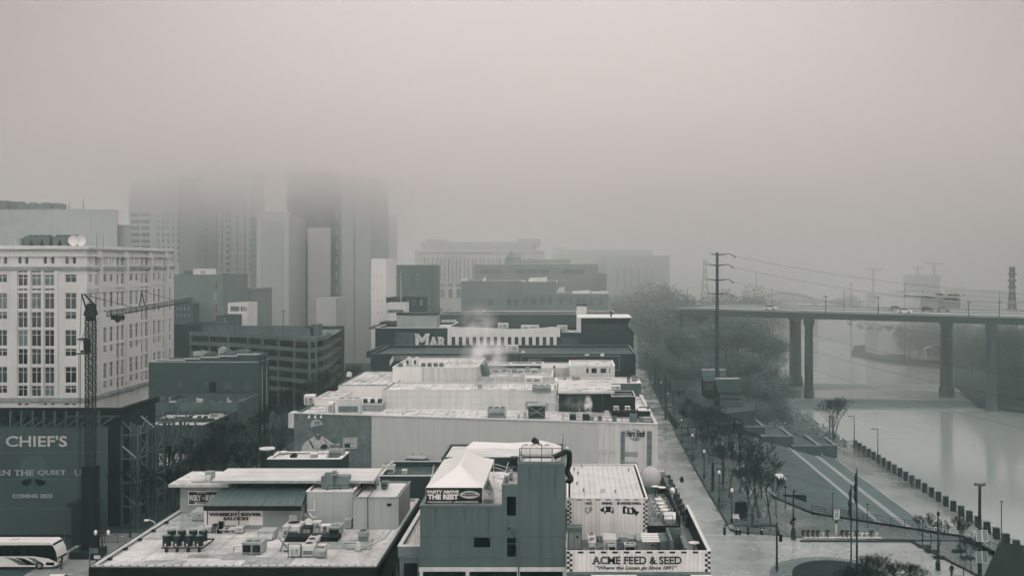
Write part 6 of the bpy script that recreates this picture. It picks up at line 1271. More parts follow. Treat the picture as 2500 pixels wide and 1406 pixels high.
for a,y_ in((1402,1148),(1420,1140),(1411,1158),(1535,1150),(1502,1203),(1425,1200),(1409,1183)):
    Y=GY(y_,17.1);q=MB();q.cyl(PX(a,Y),Y,PZ(1218,99.5)- .02,PZ(1218,99.5)+ .35, .07, .1,8);q.build('vent_pipe',GALV,us)
q=MB();Y=GY(1202,17.1);q.box(PX(1467,Y),PX(1478,Y),Y,Y+ .4,PZ(1218,99.5),PZ(1218,99.5)+ .35);q.build('roof_hatch',GALVL,us)
# yard gear behind the parapet
for kd,a,b_,yt,yb,dp,vv,lab in(('box',1386,1421,1290,1345,1.4,mat('slate_trim'),'tall plain slate grey enclosure at the left behind the parapet'),('fan',1437,1454,1325,1350,3.4,GALVL,'pale condenser bank running back, first behind the parapet'),('box',1474,1504,1318,1350,2.2,GALVL,'broad pale cooler with a mesh top behind the parapet'),('box',1513,1532,1312,1345,1.6,GALV,'tall grey cabinet behind the parapet, right of the broad cooler'),('box',1533,1551,1316,1340,1.4,GALV,'lower grey cabinet beside the tall one'),('panel',1485,1504,1330,1352, .8,GALVL,'front small unit with a dark opening before the broad cooler'),('vent',1506,1518,1326,1350, .9,GALVD,'dark mushroom exhaust between the small units'),('panel',1525,1552,1330,1352, .8,GALVL,'front double unit with two dark openings'),('box',1555,1611,1320,1350,2.6,GALV,'largest package unit with a white slatted top behind the parapet'),('box',1648,1662,1312,1330,1,GALVD,'dark glazed box in the booth at the right'),('split',1457,1462,1312,1321, .3,GALVD,'left of the tiny wall grilles in the shade'),('split',1465,1470,1312,1321, .3,GALVD,'right of the tiny wall grilles in the shade')):
    unit(lab,kd,a,b_,yt,yb,zd,dp,v=vv)
q=MB();Y=GY(1320,14.6)
for k in range(4):yy=92.9+k* .62;q.box(PX(1568,93),PX(1611,93),yy,yy+ .45,14.75+k* .05,14.8+k* .05)
tag(q.build('slatted_cover',WHITE),'white slatted cover over the largest package unit','cover')
q=MB();q.box(PX(1612,93),PX(1634,93),93,96,zd,zd+1.6);tag(q.build('timber_store',CONCD),'grey boarded store box right of the slatted cover','store box')
q=MB();q.box(PX(1634,92),PX(1673,92),95.3,95.5,zd,zd+2.2);q.box(PX(1634,92),PX(1634,92)+ .25,91,95.2,zd,zd+2.2);q.box(PX(1673,92)- .2,PX(1673,92),91,95.2,zd,zd+1.6);tag(q.build('booth',CONCD),'grey open booth with a dark doorway near the avenue corner','booth')
# raised deck with dark skirt, tables and chairs
DK=mat('wet_boards', .16, .25,n=.3,sc=.6,ribs=.3);dx0,dx1=7.75,10.75;zD=14.3
dk=thing('roof_deck','raised boarded roof deck with dark skirt holding the tables','deck',(9.2,107,zd));MB().box(dx0,dx1,100.4,114.3,zD- .15,zD).build('boards',DK,dk);MB().box(dx0,dx1,100.25,100.39,zd- .02,zD+ .05).build('skirt',BLACK,dk);MB().box(dx1+ .01,dx1+ .15,100.4,121,zd- .02,zD+ .95).build('side_screen',DARK,dk);MB().box(dx0,dx1,100.5,114.2,zd- .02,zD- .16).build('frame',DARK,dk)
rail_run([(dx0+ .1,100.5,zD),(dx1- .6,100.5,zD)],h=.95,m=GALVD,label='thin front railing of the raised roof deck')
tbl0=thing('round_table','round white cafe table','table',(0,0,0));q=MB();q.cyl(0,0, .71, .75, .42, .42,20);q.build('table_top',WHITE,tbl0);q=MB();q.cyl(0,0, .03, .7, .04, .04,8);q.cyl(0,0,0, .028, .22, .22,12);q.build('pedestal',STEEL,tbl0)
ch0=thing('cafe_chair','metal cafe chair','chair',(0,0,0));q=MB();q.box(-.2, .2,-.2, .2, .44, .47);q.build('seat',GALVL,ch0);q=MB();q.box(-.2, .2, .2, .225, .55, .85);q.bar((-.18, .21, .47),(-.18, .21, .55), .03);q.bar((.18, .21, .47),(.18, .21, .55), .03);q.build('backrest',GALVL,ch0)
for sx_,sy_ in((-1,-1),(1,-1),(-1,1),(1,1)):q=MB();q.bar((.17*sx_, .17*sy_, .44),(.22*sx_, .22*sy_,0), .03);q.build('leg',GALVL,ch0)
reg(tbl0);reg(ch0)
first=True;ordn=['nearest','second','third','farthest']
for k,(a,yy)in enumerate(((1622,1243),(1618,1236),(1613,1227),(1608,1217))):
    Y=GY(yy,zD+ .75);x=PX(a,Y);lab=ordn[k]+' of the four round white tables on the roof deck'
    if k==0:tbl0.location=(x,Y,zD);tbl0['label']=lab;tbl0['group']='round tables on the deck'
    else:dup(tbl0,(x,Y,zD),0,lab,'round tables on the deck')
    for j,(ox,oy,rz)in enumerate(((-.62,-.1,1.57),(.62, .05,-1.57),(-.15,-.62,3.14),(.15, .62,0))):
        lab=('left','right','front','back')[j]+' metal chair at the '+ordn[k]+' round deck table'
        if k==0 and j==0:ch0.location=(x+ox,Y+oy,zD);ch0.rotation_euler=(0,0,rz);ch0['label']=lab;ch0['group']='metal chairs on the deck'
        else:dup(ch0,(x+ox,Y+oy,zD),rz,lab,'metal chairs on the deck')
Y=GY(1328,zd+ .75);dup(tbl0,(PX(1695,Y),Y,zd),0,'round white table by itself near the avenue corner of the store',sc=1.25)
q=MB();q.hull([(9.6,101.2,zD),(10.4,101.2,zD),(10.5,102,zD),(9.5,102,zD)],[(9.4,101,zD+ .5),(10.5,101,zD+ .5),(10.6,102.1,zD+ .95),(9.4,102.1,zD+ .95)]);tag(q.build('lounge_chair',PALE),'pale rounded lounge chair at the front corner of the roof deck','chair')
# clear dome and high tables beyond
dm=thing('igloo_dome','see through rounded garden igloo on the store roof','dome',(PX(1588,118),118,zD));cx_,cy2=PX(1588,118),118.0;rD=1.32;q=MB();NL,NM=7,16
prof=[(rD*math.cos(t_)** .8 if math.cos(t_)>0 else 0,zD+ .05+1.9*(math.sin(t_)* .5+ .0)+ .95)for t_ in[(-1.25+2.8*k/NL)for k in range(NL+1)]]
prof=[(rD*max(.02,math.cos(-.9+2.45*k/9)),zD+1.15+1.2*math.sin(-.9+2.45*k/9))for k in range(10)]
i0=len(q.v)
for r_,z_ in prof:
    for k in range(NM):q.v.append((cx_+r_*math.cos(2*math.pi*k/NM),cy2+r_*math.sin(2*math.pi*k/NM),z_))
for i in range(9):
    for k in range(NM):q.f.append((i*NM+k,i*NM+(k+1)%NM,(i+1)*NM+(k+1)%NM,(i+1)*NM+k));q.mi.append(0)
DG=bpy.data.materials.new('clear_dome_film');DG.use_nodes=True;bb=DG.node_tree.nodes['Principled BSDF'];bb.inputs['Base Color'].default_value=T(.6);bb.inputs['Roughness'].default_value= .12;bb.inputs['Alpha'].default_value= .42
q.build('film',DG,dm,smooth=True);q=MB()
for k in range(8):
    pts=[(cx_+r_*math.cos(k*math.pi/4),cy2+r_*math.sin(k*math.pi/4),z_)for r_,z_ in prof];q.path(pts, .018,4)
q.build('rib',PALE,dm);MB().cyl(cx_,cy2,zD-1.1,zD+ .2,1.25,1.25,16).build('base',GALVD,dm)
for k,(x,y)in enumerate(((PX(1600,113.5),113.5),(PX(1616,113),113.0))):dup(tbl0,(x,y,zD),0,('left' if k==0 else 'right')+' of two tall round tables before the igloo dome',sc=(1,1,1.4))
unit('black patio heater box between two parapet pillars by the avenue','vent',1683,1694,1262,1273,zd, .6,v=BLACK,name='heater',cat='heater');unit('dark squat box on the parapet far behind the tables','vent',1661,1669,1170,1178,zd+ .6, .5,v=DARK,name='heater',cat='heater')

seams(us,((Pu.o[0]+ .1,99.7,PZ(1218,99.5)),(Pu.o[0]+Pu.L- .1,99.7,PZ(1218,99.5)),(Pu.o[0]+Pu.L- .1,116.2,PZ(1218,99.5)),(Pu.o[0]+ .1,116.2,PZ(1218,99.5))),14,mat('seam_pale', .36, .6), .022)
seams(br_,((PX(517,111),111.1,16.5),(PX(911,111),111.1,16.5),(PX(932,117.5),117.5,16.5),(PX(557,117.5),117.5,16.5)),3,mat('seam_pale'), .02,d=1)
# ------------------------------------------------------------------ bridge
BRC=mat('bridge_concrete', .075, .9,n=.15,sc=.1,streak=.2);BRG=mat('bridge_girder', .06, .8,n=.15,sc=.1,ribs=2.6,streak=.15)
A,B_,W_=(41.6,385.0),(300.0,227.6),(14.0,26.0)
bdg=thing('road_bridge','long grey girder road bridge crossing the river on tall piers','bridge',(84,372,-8))
zt,zb=23.2,20.55;off=lambda p,k:(p[0]+W_[0]*k,p[1]+W_[1]*k)
MB().prism([off(A, .0),off(B_, .0),off(B_,1),off(A,1)],zt- .5,zt).build('deck',mat('bridge_road', .4, .4,n=.2),bdg)
P=Plane(A,B_);m=MB();P.slab(m,0,P.L,zb,zt- .51,-1.2, .0);m.build('girder',BRG,bdg);P2=Plane(off(A,1),off(B_,1));m=MB();P2.slab(m,0,P2.L,zb,zt- .51,0,1.2);m.build('girder',BRG,bdg)
m=MB();P.slab(m,0,P.L,zt- .5,zt+ .3, .003, .28);m.build('parapet',mat('bridge_parapet', .26, .8,n=.15),bdg);m=MB();P2.slab(m,0,P2.L,zt+ .003,zt+ .8, .0, .25);m.build('parapet',mat('bridge_parapet'),bdg)
mid=Plane(off(A, .5),off(B_, .5));m=MB();mid.slab(m,0,mid.L,zt+ .003,zt+ .35,-.2, .2);m.build('median',BRC,bdg)
for k,(x,y,r)in enumerate(((84.3,360.5,1.5),(135.6,329,1.55),(87.6,397,2.3),(135.2,367,2.2),(190,296,1.6),(186,335,2.2))):
    m=MB();m.rev(x,y,[(r*1.25,-10),(r*1.25,-4.4),(r,-3.6),(r* .95,zb-3),(r*1.25,zb-1.4),(r*1.28,zb- .02)],14);m.build('pier',BRC,bdg)
for k,s_ in enumerate((3,36,62,88,112)):
    p=P.pt(s_,0,-.4);m=MB();m.cyl(p[0],p[1],zt+ .1,zt+7.5, .09, .06,6);m.bar((p[0],p[1],zt+7.5),(p[0]+ .9,p[1]+1.5,zt+7.7), .1);m.build('light_pole',STEEL,bdg)
m=MB();m.prism([(A[0]-3,386.9),(A[0],385.1),off((A[0],385.1),1),off((A[0]-3,386.9),1)],-.1,zt- .6);m.build('abutment',BRC,bdg)
def car_mesh(name,label,x,y,z,rz,col,group=None,L_=4.6,Wd=1.85,h=1.5,van=False):
    t=thing(name,label,'car' if not van else 'van',(0,0,0),group);q=MB();r_=[(-L_/2, .35),(-L_/2, .8),(-L_* .46, .95),(L_* .2,1.0),(L_* .46, .8),(L_/2, .65),(L_/2, .35)]if not van else[(-L_/2, .35),(-L_/2,h- .1),(-L_* .47,h),(L_* .22,h),(L_* .36,h* .62),(L_* .49,h* .5),(L_/2, .35)]
    q.hull([(a,-Wd/2,b)for a,b in r_],[(a,Wd/2,b)for a,b in r_]);q.build('body',col,t)
    c=[(-L_* .42, .96),(-L_* .32,h),(L_* .08,h),(L_* .24,1.0)]if not van else[(-L_* .44,h* .62),(-L_* .43,h* .9),(L_* .22,h* .9),(L_* .32,h* .62)]
    q=MB();w=Wd/2- .1 if not van else Wd/2+ .01;q.hull([(a,-w,b)for a,b in c],[(a,w,b)for a,b in c]);q.build('windows',GLASS,t)
    if not van:q=MB();q.box(-L_* .31,L_* .07,-w+ .04,w- .04,h+ .002,h+ .05);q.build('roof',col,t)
    for a in(-.3, .31):
        for s_ in(-1,1):q=MB();q.tube((L_*a,s_*(Wd/2- .2), .33),(L_*a,s_*(Wd/2+ .01), .33), .33, .33,14);q.build('wheel',BLACK,t)
    for s_ in(-1,1):q=MB();q.box(L_/2+ .001,L_/2+ .03,s_*Wd* .34- .14,s_*Wd* .34+ .14, .58, .72);q.build('headlight',WHITE,t)
    t.location=(x,y,z);t.rotation_euler=(0,0,rz);return t
CARW=mat('white_car_paint', .62, .3,n=.03);CARG=mat('grey_car_paint', .2, .3,n=.03);CARD=mat('dark_car_paint', .04, .3,n=.03)
ang=math.atan2(B_[1]-A[1],B_[0]-A[0])
def onb(px_,k):  # point on the bridge deck seen at photo column px_
    a=(px_-VX)/F;o=off(A,k);t_=(P.n[0]*o[0]+P.n[1]*o[1])/(P.n[0]*a+P.n[1]);return(a*t_,t_,zt)
for px_,k,lab,c in((1881, .2,'white car at the left on the road bridge',CARW),(2209, .22,'white pickup like car in the middle of the road bridge',CARW),(2303, .8,'pale car on the far lanes of the road bridge',CARG),(2265, .85,'dark car on the far lanes of the road bridge',CARD),(2188, .8,'grey car on the far lanes, left of the dark one',CARG)):
    p=onb(px_,k);car_mesh('car',lab,p[0],p[1],p[2],ang,c,'cars on the bridge')
# far truss bridge and hazy towers
def truss(label,Y,x0p,x1p,zdeck,peak,n=10):
    t=thing('truss_bridge',label,'bridge',(PX((x0p+x1p)/2,Y),Y,-7));x0,x1=PX(x0p,Y),PX(x1p,Y);MB().box(x0-60,x1+60,Y,Y+9,zdeck-1.2,zdeck).build('deck',BRC,t)
    pts=[(x0+(x1-x0)*k/n,zdeck+(peak)*math.sin(math.pi*k/n)** .6)for k in range(n+1)]
    for yy in(Y,Y+9):
        q=MB()
        for(a,b)in zip(pts,pts[1:]):q.bar((a[0],yy,a[1]),(b[0],yy,b[1]), .8)
        for k in range(1,n):q.bar((pts[k][0],yy,zdeck),(pts[k][0],yy,pts[k][1]), .5)
        for k in range(1,n):j=k+1 if k<n/2 else k-1;q.bar((pts[k][0],yy,pts[k][1]),(pts[j][0],yy,zdeck), .45)
        q.build('truss',BRC,t)
    for xx in(x0,x1):MB().box(xx-1.5,xx+1.5,Y+ .5,Y+8.5,-9,zdeck-1.21).build('pier',BRC,t)
truss('faint left span of the far truss bridge',700,1850,1992,PZ(735,700),5.5);truss('faint right span of the far truss bridge',690,2160,2330,PZ(735,690),7)
def lattice(label,x,y,z0,z1,w0,w1,arms=()):
    t=thing('lattice_tower',label,'pylon',(x,y,z0));q=MB();n=9
    for k in range(n):
        za,zb_=z0+(z1-z0)*k/n,z0+(z1-z0)*(k+1)/n;wa=w0+(w1-w0)*min(1,k/n*1.25);wb=w0+(w1-w0)*min(1,(k+1)/n*1.25)
        C=lambda w,z:[(x-w,y-w,z),(x+w,y-w,z),(x+w,y+w,z),(x-w,y+w,z)]
        a,b=C(wa,za),C(wb,zb_)
        for i in range(4):q.bar(a[i],b[i], .3);q.bar(a[i],b[(i+1)%4], .2);q.bar(a[(i+1)%4],b[i], .2)
    q.build('lattice',STEEL,t)
    if arms:
        q=MB()
        for z,w in arms:q.bar((x-w,y,z),(x+w,y,z), .35);q.bar((x-w,y,z),(x,y,z+1.6), .2);q.bar((x+w,y,z),(x,y,z+1.6), .2)
        q.build('cross_arm',STEEL,t)
lattice('hazy lattice pylon above the bridge at the right edge',PX(2471,420),420,-6,PZ(651,420),2.6, .7,((PZ(670,420),1.8),(PZ(686,420),1.8),(PZ(702,420),1.8)))
lattice('very faint slim pylon left of the tall power pole',PX(1721,620),620,0,PZ(633,620),3.8, .8)
for px_,Y,top in((2078,480,690),(2209,480,690),(1846,520,668),(2144,330,723),(2016,345,722),(2440,320,735),(2365,318,735)):
    q=MB();q.cyl(PX(px_,Y),Y,-6 if Y>400 else zt,PZ(top,Y), .18, .1,6);q.box(PX(px_,Y)- .8,PX(px_,Y)+ .8,Y- .1,Y+ .1,PZ(top,Y)- .5,PZ(top,Y)- .3)
    tag(q.build('utility_pole',STEEL),{2078:'faint utility pole beyond the bridge, below the far towers',2209:'faint utility pole where the left end of the bird line begins',1846:'faint utility pole just right of the tall power pole',2144:'thin lamp pole on the bridge left of the bird line',2016:'thin lamp pole on the bridge above the near pier',2440:'thin lamp pole at the right end of the bridge',2365:'thin lamp pole on the bridge below the right birds'}[px_],'pole')
# vague far construction and warehouses
block('faint concrete frame building under cranes, far across the river',770,2232,2296,672, .14,depth=25,name='construction_building',z0=-7)
for px_,w,yt,lab in((2132,23,655,'faint broad far tower crane left of the frame building'),(2280,26,640,'faint far tower crane above the frame building'),(2240,14,650,'faint small far crane at the left of the frame building')):
    Y=780;q=MB();x=PX(px_,Y);q.box(x- .8,x+ .8,Y- .8,Y+ .8,-6,PZ(yt,Y));q.box(x-w*Y/F* .9,x+w*Y/F,Y- .5,Y+ .5,PZ(yt+5,Y),PZ(yt+1,Y));q.bar((x,Y,PZ(yt-8,Y)),(x-w*Y/F* .8,Y,PZ(yt+2,Y)), .5);tag(q.build('tower_crane',STEEL),lab,'crane')
for a,b,yt,Y,v,lab in((2140,2280,719,520, .5,'long low white shed far across the river, left'),(2340,2480,710,560, .4,'long low pale shed far across the river, right'),(2290,2345,724,500, .25,'low grey shed far across the river behind the birds')):block(lab,Y,a,b,yt,v,depth=20,name='warehouse',z0=-7)
# barge and dock structures on the far side
bg=thing('barge','flat work barge with pale rails moored beyond the near river pier','barge',(PX(2300,470),470,-7.3));Y=470;x0,x1=PX(2232,Y),PX(2340,Y)
MB().hull([(x0+3,Y,-7.4),(x1,Y-4,-7.4),(x1,Y+10,-7.4),(x0+3,Y+12,-7.4)],[(x0,Y,-4.4),(x1+2,Y-4,-4.4),(x1+2,Y+10,-4.4),(x0,Y+12,-4.4)]).build('hull',DARK,bg);q=MB()
for z in(-3.6,-2.9):q.bar((x0,Y,z),(x1+2,Y-4,z), .15);q.bar((x0,Y+12,z),(x1+2,Y+10,z), .15)
q.build('rail',PALE,bg);MB().box(x1-9,x1-1,Y,Y+8,-4.39,2).build('deckhouse',DARK,bg);q=MB();q.hull([(x0+6,Y+4,0),(x0+6,Y+6,0),(x1-5,Y+6,3.4),(x1-5,Y+4,3.4)],[(x0+6,Y+4, .6),(x0+6,Y+6, .6),(x1-5,Y+6,4),(x1-5,Y+4,4)]);q.bar((x0+7,Y+5,-4.4),(x0+7,Y+5, .1), .5);q.build('conveyor',PALE,bg)
for px_,a,yt,lab in((2346,18,815,'dark dock tower right of the work barge'),(2383,26,822,'low dark dock block at the far right bank')):
    Y=455;q=MB();q.box(PX(px_,Y),PX(px_+a,Y),Y,Y+8,-8,PZ(yt,Y));q.box(PX(px_,Y)+1,PX(px_,Y)+1.6,Y,Y+ .5,PZ(yt,Y),PZ(yt-22,Y));q.box(PX(px_+a,Y)+ .01,PX(px_+a,Y)+8,Y+1,Y+3,PZ(yt+4,Y),PZ(yt+2,Y));tag(q.build('dock_tower',DARK),lab,'dock structure')
# ------------------------------------------------------------------ transmission pole, wires and birds
tp_=thing('power_pole','tall steel power pole with four pairs of arms beside the park','power pole',(PX(1752,273),273,0));xp,yp=PX(1751,273),273.0;POL=mat('pole_steel', .06, .7,n=.1)
MB().cyl(xp,yp,0,PZ(616,yp), .66, .36,14).build('pole',POL,tp_)
arms=[]
for yt,wl,wr in((620,17,42),(646,26,37),(682,26,37),(716,26,37)):
    z=PZ(yt,yp);q=MB();r_= .12;xl,xr=xp-wl*yp/F,xp+wr*yp/F;q.tube((xp,yp,z- .3),(xl,yp- .5,z+ .1), .2, .07,6);xm=xp+(xr-xp)* .72;q.tube((xp,yp,z- .3),(xm,yp,z+ .05), .2, .09,6);q.tube((xm,yp,z+ .05),(xr,yp,z- .55), .09, .06,6)
    for k in range(4):q.tube((xr- .2*k,yp,z- .5- .09*k+ .15*k),(xr+ .5- .2*k,yp- .4,z-1.1), .04, .04,4)
    q.build('arm',STEEL,tp_);arms.append((xr,z- .6));arms.append((xl,z))
WIRE=mat('wire', .05, .6);wires={}
def wire(a,b,sag,label,r=.03):
    pts=[tuple(a[i]+(b[i]-a[i])*k/28-(sag*4*(k/28)*(1-k/28)if i==2 else 0)for i in range(3))for k in range(29)];q=MB()
    for p,r2 in zip(pts,pts[1:]):q.tube(p,r2,r,r,3)
    tag(q.build('power_line',WIRE),label,'power line','power lines from the tall pole');return pts
wp=[]
for k,(x,z)in enumerate(arms[0::2]):
    wp.append(wire((x,yp,z),(150+3*k,205,33-4.6*k),4.0,('topmost','second','third','lowest')[k]+' power line running right from the tall pole'))
for k,(e,lab)in enumerate((((70,120,24.5),'near wire slanting down across the river, upper'),((75,120,20.5),'near wire slanting down across the river, middle'),((78,118,15.5),'near wire slanting down across the river, lowest'))):wire((xp+4,yp,28-4*k),e,2.5,lab, .018)
rb_=random.Random(8)
def birdmesh():
    q=MB();q.hull([(-.16,-.05, .02),(0,-.09, .03),(.16,-.04, .05),(.1, .05, .0),(-.12, .05,0)],[(-.14,-.03, .12),(0,-.05, .17),(.12,-.02, .16),(.1, .03, .15),(-.12, .03, .1)]);q.hull([(.12,-.04, .13),(.2,-.03, .13),(.2, .03, .13),(.12, .04, .13)],[(.13,-.03, .22),(.19,-.02, .21),(.19, .02, .21),(.13, .03, .22)]);q.hull([(-.16,-.03, .05),(-.16, .03, .05),(-.3, .02,-.02),(-.3,-.02,-.02)],[(-.16,-.03, .08),(-.16, .03, .08),(-.3, .02, .0),(-.3,-.02, .0)]);return q
bw_=[wire((PX(2140,185),200,PZ(716,185)),(PX(2640,170),168,PZ(752,170)), .25,'near wire on which the left row of birds perches', .012),wire((PX(2200,180),188,PZ(716.5,180)),(PX(2640,165),164,PZ(733,165)), .1,'upper near wire with the short rows of birds', .012),wire((PX(2200,180),189,PZ(726,180)),(PX(2640,165),166,PZ(746,165)), .1,'lower near wire with the right row of birds', .012)]
bm=birdmesh();b0=None;nb=0
segs_=[(0,[2207+k*2.9 for k in range(26)if k%9 not in(6,8)]),(1,[2287+k*2.7 for k in range(6)]+[2316+2.6*k for k in range(4)]+[2329+2.7*k for k in range(5)]+[2352]),(2,[2307+3.4*k for k in range(10)])]
for wi,xs in segs_:
    for x in xs:
        W=bw_[wi]
        for a,b in zip(W,W[1:]):
            pa,pb_=VX+a[0]*F/a[1],VX+b[0]*F/b[1]
            if pa<=x<pb_:
                t_=(x-pa)/(pb_-pa);p=[a[i]+(b[i]-a[i])*t_ for i in range(3)]
                lab=('dark bird perched in the long left row on the near wire','dark bird perched in the short upper rows on the wire','dark bird perched in the lower right row on the wire')[wi];gr=('birds in the left row','birds in the upper rows','birds in the lower right row')[wi]
                if b0 is None:b0=bm.build('bird',BLACK,None,(0,0,0));tag(b0,lab,'bird',gr);b0.location=p
                else:c=b0.copy();COL.objects.link(c);c.location=p;c['label']=lab;c['group']=gr;c.rotation_euler=(0,0,rb_.choice((0,3.14, .4,2.8)))
                break
# ------------------------------------------------------------------ riverfront walls, railings, pillars
PILM=mat('quay_pillar_stone', .045, .7,n=.2)
pil0=None;ys=[261.5-3.93*k for k in range(38)];mb=MB();mb.box(-.42, .42,-.42, .42,0,1.78);mb2_=MB();mb2_.box(-.46, .46,-.46, .46,1.783,1.9)
for k,y in enumerate(ys):
    if y<118:break
    if pil0 is None:
        pil0=thing('quay_pillar','dark square pillar in the quayside railing row','pillar',(73.0,y,-7),'dark square pillars along the quay');mb.build('shaft',PILM,pil0,None)if False else None
        o=bpy.data.objects.new('shaft',None)if False else None
        q=MB();q.box(73- .42,73+ .42,y- .42,y+ .42,-7,-5.22);q.build('shaft',PILM,pil0);q=MB();q.box(73- .46,73+ .46,y- .46,y+ .46,-5.217,-5.1);q.build('cap',PILM,pil0);reg(pil0)
    else:dup(pil0,(73.0,y,-7))
for k in range(len(ys)-1):
    if ys[k]<118:break
    q=MB();a,b=(73.0,ys[k]- .47,-7),(73.0,ys[k+1]+ .47,-7)
    for j in range(4):q.bar((a[0],a[1],-6.7+ .42*j),(b[0],b[1],-6.7+ .42*j), .06)
    for j in range(4):yy=a[1]+(b[1]-a[1])*j/3;q.bar((73,yy,-7),(73,yy,-5.4), .07)
    tag(q.build('quay_railing',STEEL),'low railing panel filling the gap between quay pillars','railing','railing panels between the quay pillars')
def lamp_arm(label,x,y,z0,z1,arm=-1.6,name='street_lamp'):
    t=thing(name,label,'street lamp',(x,y,z0));MB().cyl(x,y,z0,z1, .13, .08,8).build('pole',STEEL,t);q=MB();q.bar((x,y,z1- .2),(x+arm* .4,y,z1- .15), .09);q.build('arm',STEEL,t);q=MB();q.box(x+arm,x+arm* .4,y- .16,y+ .16,z1- .26,z1- .08);q.build('lamp_head',STEEL,t);return t
lamp_arm('far lamp with a short arm on the quay pillar row',72.6,261,-5.1,PZ(1014,261));lamp_arm('second lamp with a short arm on the quay pillar row',72.6,241,-5.1,PZ(1045,241))
q=MB();q.cyl(PX(2445,172),172,-7,PZ(1224,172), .1, .07,8);q.box(PX(2445,172)- .2,PX(2445,172)+ .2,171.8,172.2,PZ(1224,172)- .02,PZ(1224,172)+ .1);tag(q.build('light_pole',STEEL),'bare light pole on the quay at the right edge','light pole')
pyl=thing('twin_pylon','slim twin post pylon at the far end of the promenade','pylon',(66,258,-7));
for dx in(-.42, .42):MB().tube((66+dx* .9,258,-7),(66+dx,258,1.2), .22, .2,8).build('post',STEELL,pyl)
MB().box(65.3,66.7,257.8,258.2,1.21,1.7).build('cap',STEELL,pyl)
rail_run([(64.5,262,-7),(72.3,262,-7)],h=1.7,n_rail=4,m=STEELL,label='railing closing the far end of the flooded promenade',gap=1.8,r=.04)
rail_run([(62.2,255,-4.6),(66.5,248,-6.6),(69,240,-6.9)],h=1.2,n_rail=3,m=STEELL,label='sloping handrail by the far terrace walls',gap=1.6)
rail_run([(38.6,163.05, .13),(57.3,149.1, .13),(58.2,142, .13),(62,128, .13)],h=1.35,n_rail=4,m=STEEL,label='long dark railing along the edge of the riverside plaza',gap=2.1,r=.035)
# dark retaining wall edge below the railing
q=MB();EW=mat('dark_retaining_wall', .04, .7,n=.2)
for a,b in zip([(34.6,175),(38.8,163.3),(57.6,149.1),(58.4,142),(62.3,128)],[(38.8,163.3),(57.6,149.1),(58.4,142),(62.3,128),(66,110)]):
    Pq=Plane(a,b);Pq.slab(q,0,Pq.L,-8, .3,-.45 if True else 0,-.02)
tag(q.build('retaining_wall',EW),'dark low retaining wall edging the riverside plaza','wall')
# stepped terraces between fort and promenade
TW=mat('terrace_wall_stone', .085, .85,n=.25,sc=.3,streak=.3);TC=mat('terrace_coping', .2, .8)
for k,(x0,x1,y0_,y1_,z0_,z1_)in enumerate(((34.6,41.5,238,250,-1,1.2),(41.0,47.6,235,250,-3.5, .2),(46.0,53.5,231,247,-5.5,-1.4),(52.6,59.5,228,245,-7.5,-3.2),(58.8,64.6,247.0,258,-8,-3.9))):
    if k in(1,2,3):y0_+=14;y1_+=12
    if k==0:y0_+=10;y1_+=8
    t=thing('terrace_planter',('uppermost','second','third','fourth','lowest')[k]+' of the stepped stone planters descending to the river','planter',((x0+x1)/2,y0_,z0_),'stepped planters')
    q=MB();q.box(x0,x1,y0_,y0_+ .5,z0_,z1_);q.box(x1- .5,x1,y0_+ .501,y1_,z0_,z1_);q.box(x0,x0+ .5,y0_+ .501,y1_,z0_,z1_);q.build('wall',TW,t);q=MB();q.box(x0- .1,x1+ .1,y0_- .1,y0_+ .6,z1_+ .003,z1_+ .16);q.box(x1- .6,x1+ .1,y0_+ .601,y1_,z1_+ .003,z1_+ .16);q.build('coping',TC,t)
    MB().box(x0+ .5,x1- .5,y0_+ .501,y1_- .1,z0_,z1_- .35).build('planting',GRASS,t)
for k,(x,y,z)in enumerate(((46.5,247.5,-3.2),(54.3,245.5,-5.6))):q=MB();q.hull([(x,y,z-3),(x+6.5,y,z-3),(x+6.5,y+ .6,z-3),(x,y+ .6,z-3)],[(x,y,z+1.9),(x+6.5,y,z+ .2),(x+6.5,y+ .6,z+ .2),(x,y+ .6,z+1.9)]);tag(q.build('stair_wall',mat('pale_stair_wall', .3, .8,streak=.2)),('upper' if k==0 else 'lower')+' pale sloping stair wall below the stone planters','wall')
for k,(x,y,z)in enumerate(((36.8,176, .0),(44.5,161,-1.3))):q=MB();q.hull([(x,y,z-2),(x+3.6,y-1.5,z-2),(x+3.6,y-1.1,z-2),(x,y+ .4,z-2)],[(x,y,z+ .3),(x+3.6,y-1.5,z+ .5),(x+3.6,y-1.1,z+ .5),(x,y+ .4,z+ .3)]);tag(q.build('wing_wall',EW),('left' if k==0 else 'right')+' dark wing wall cut into the lower grass slope','wall')
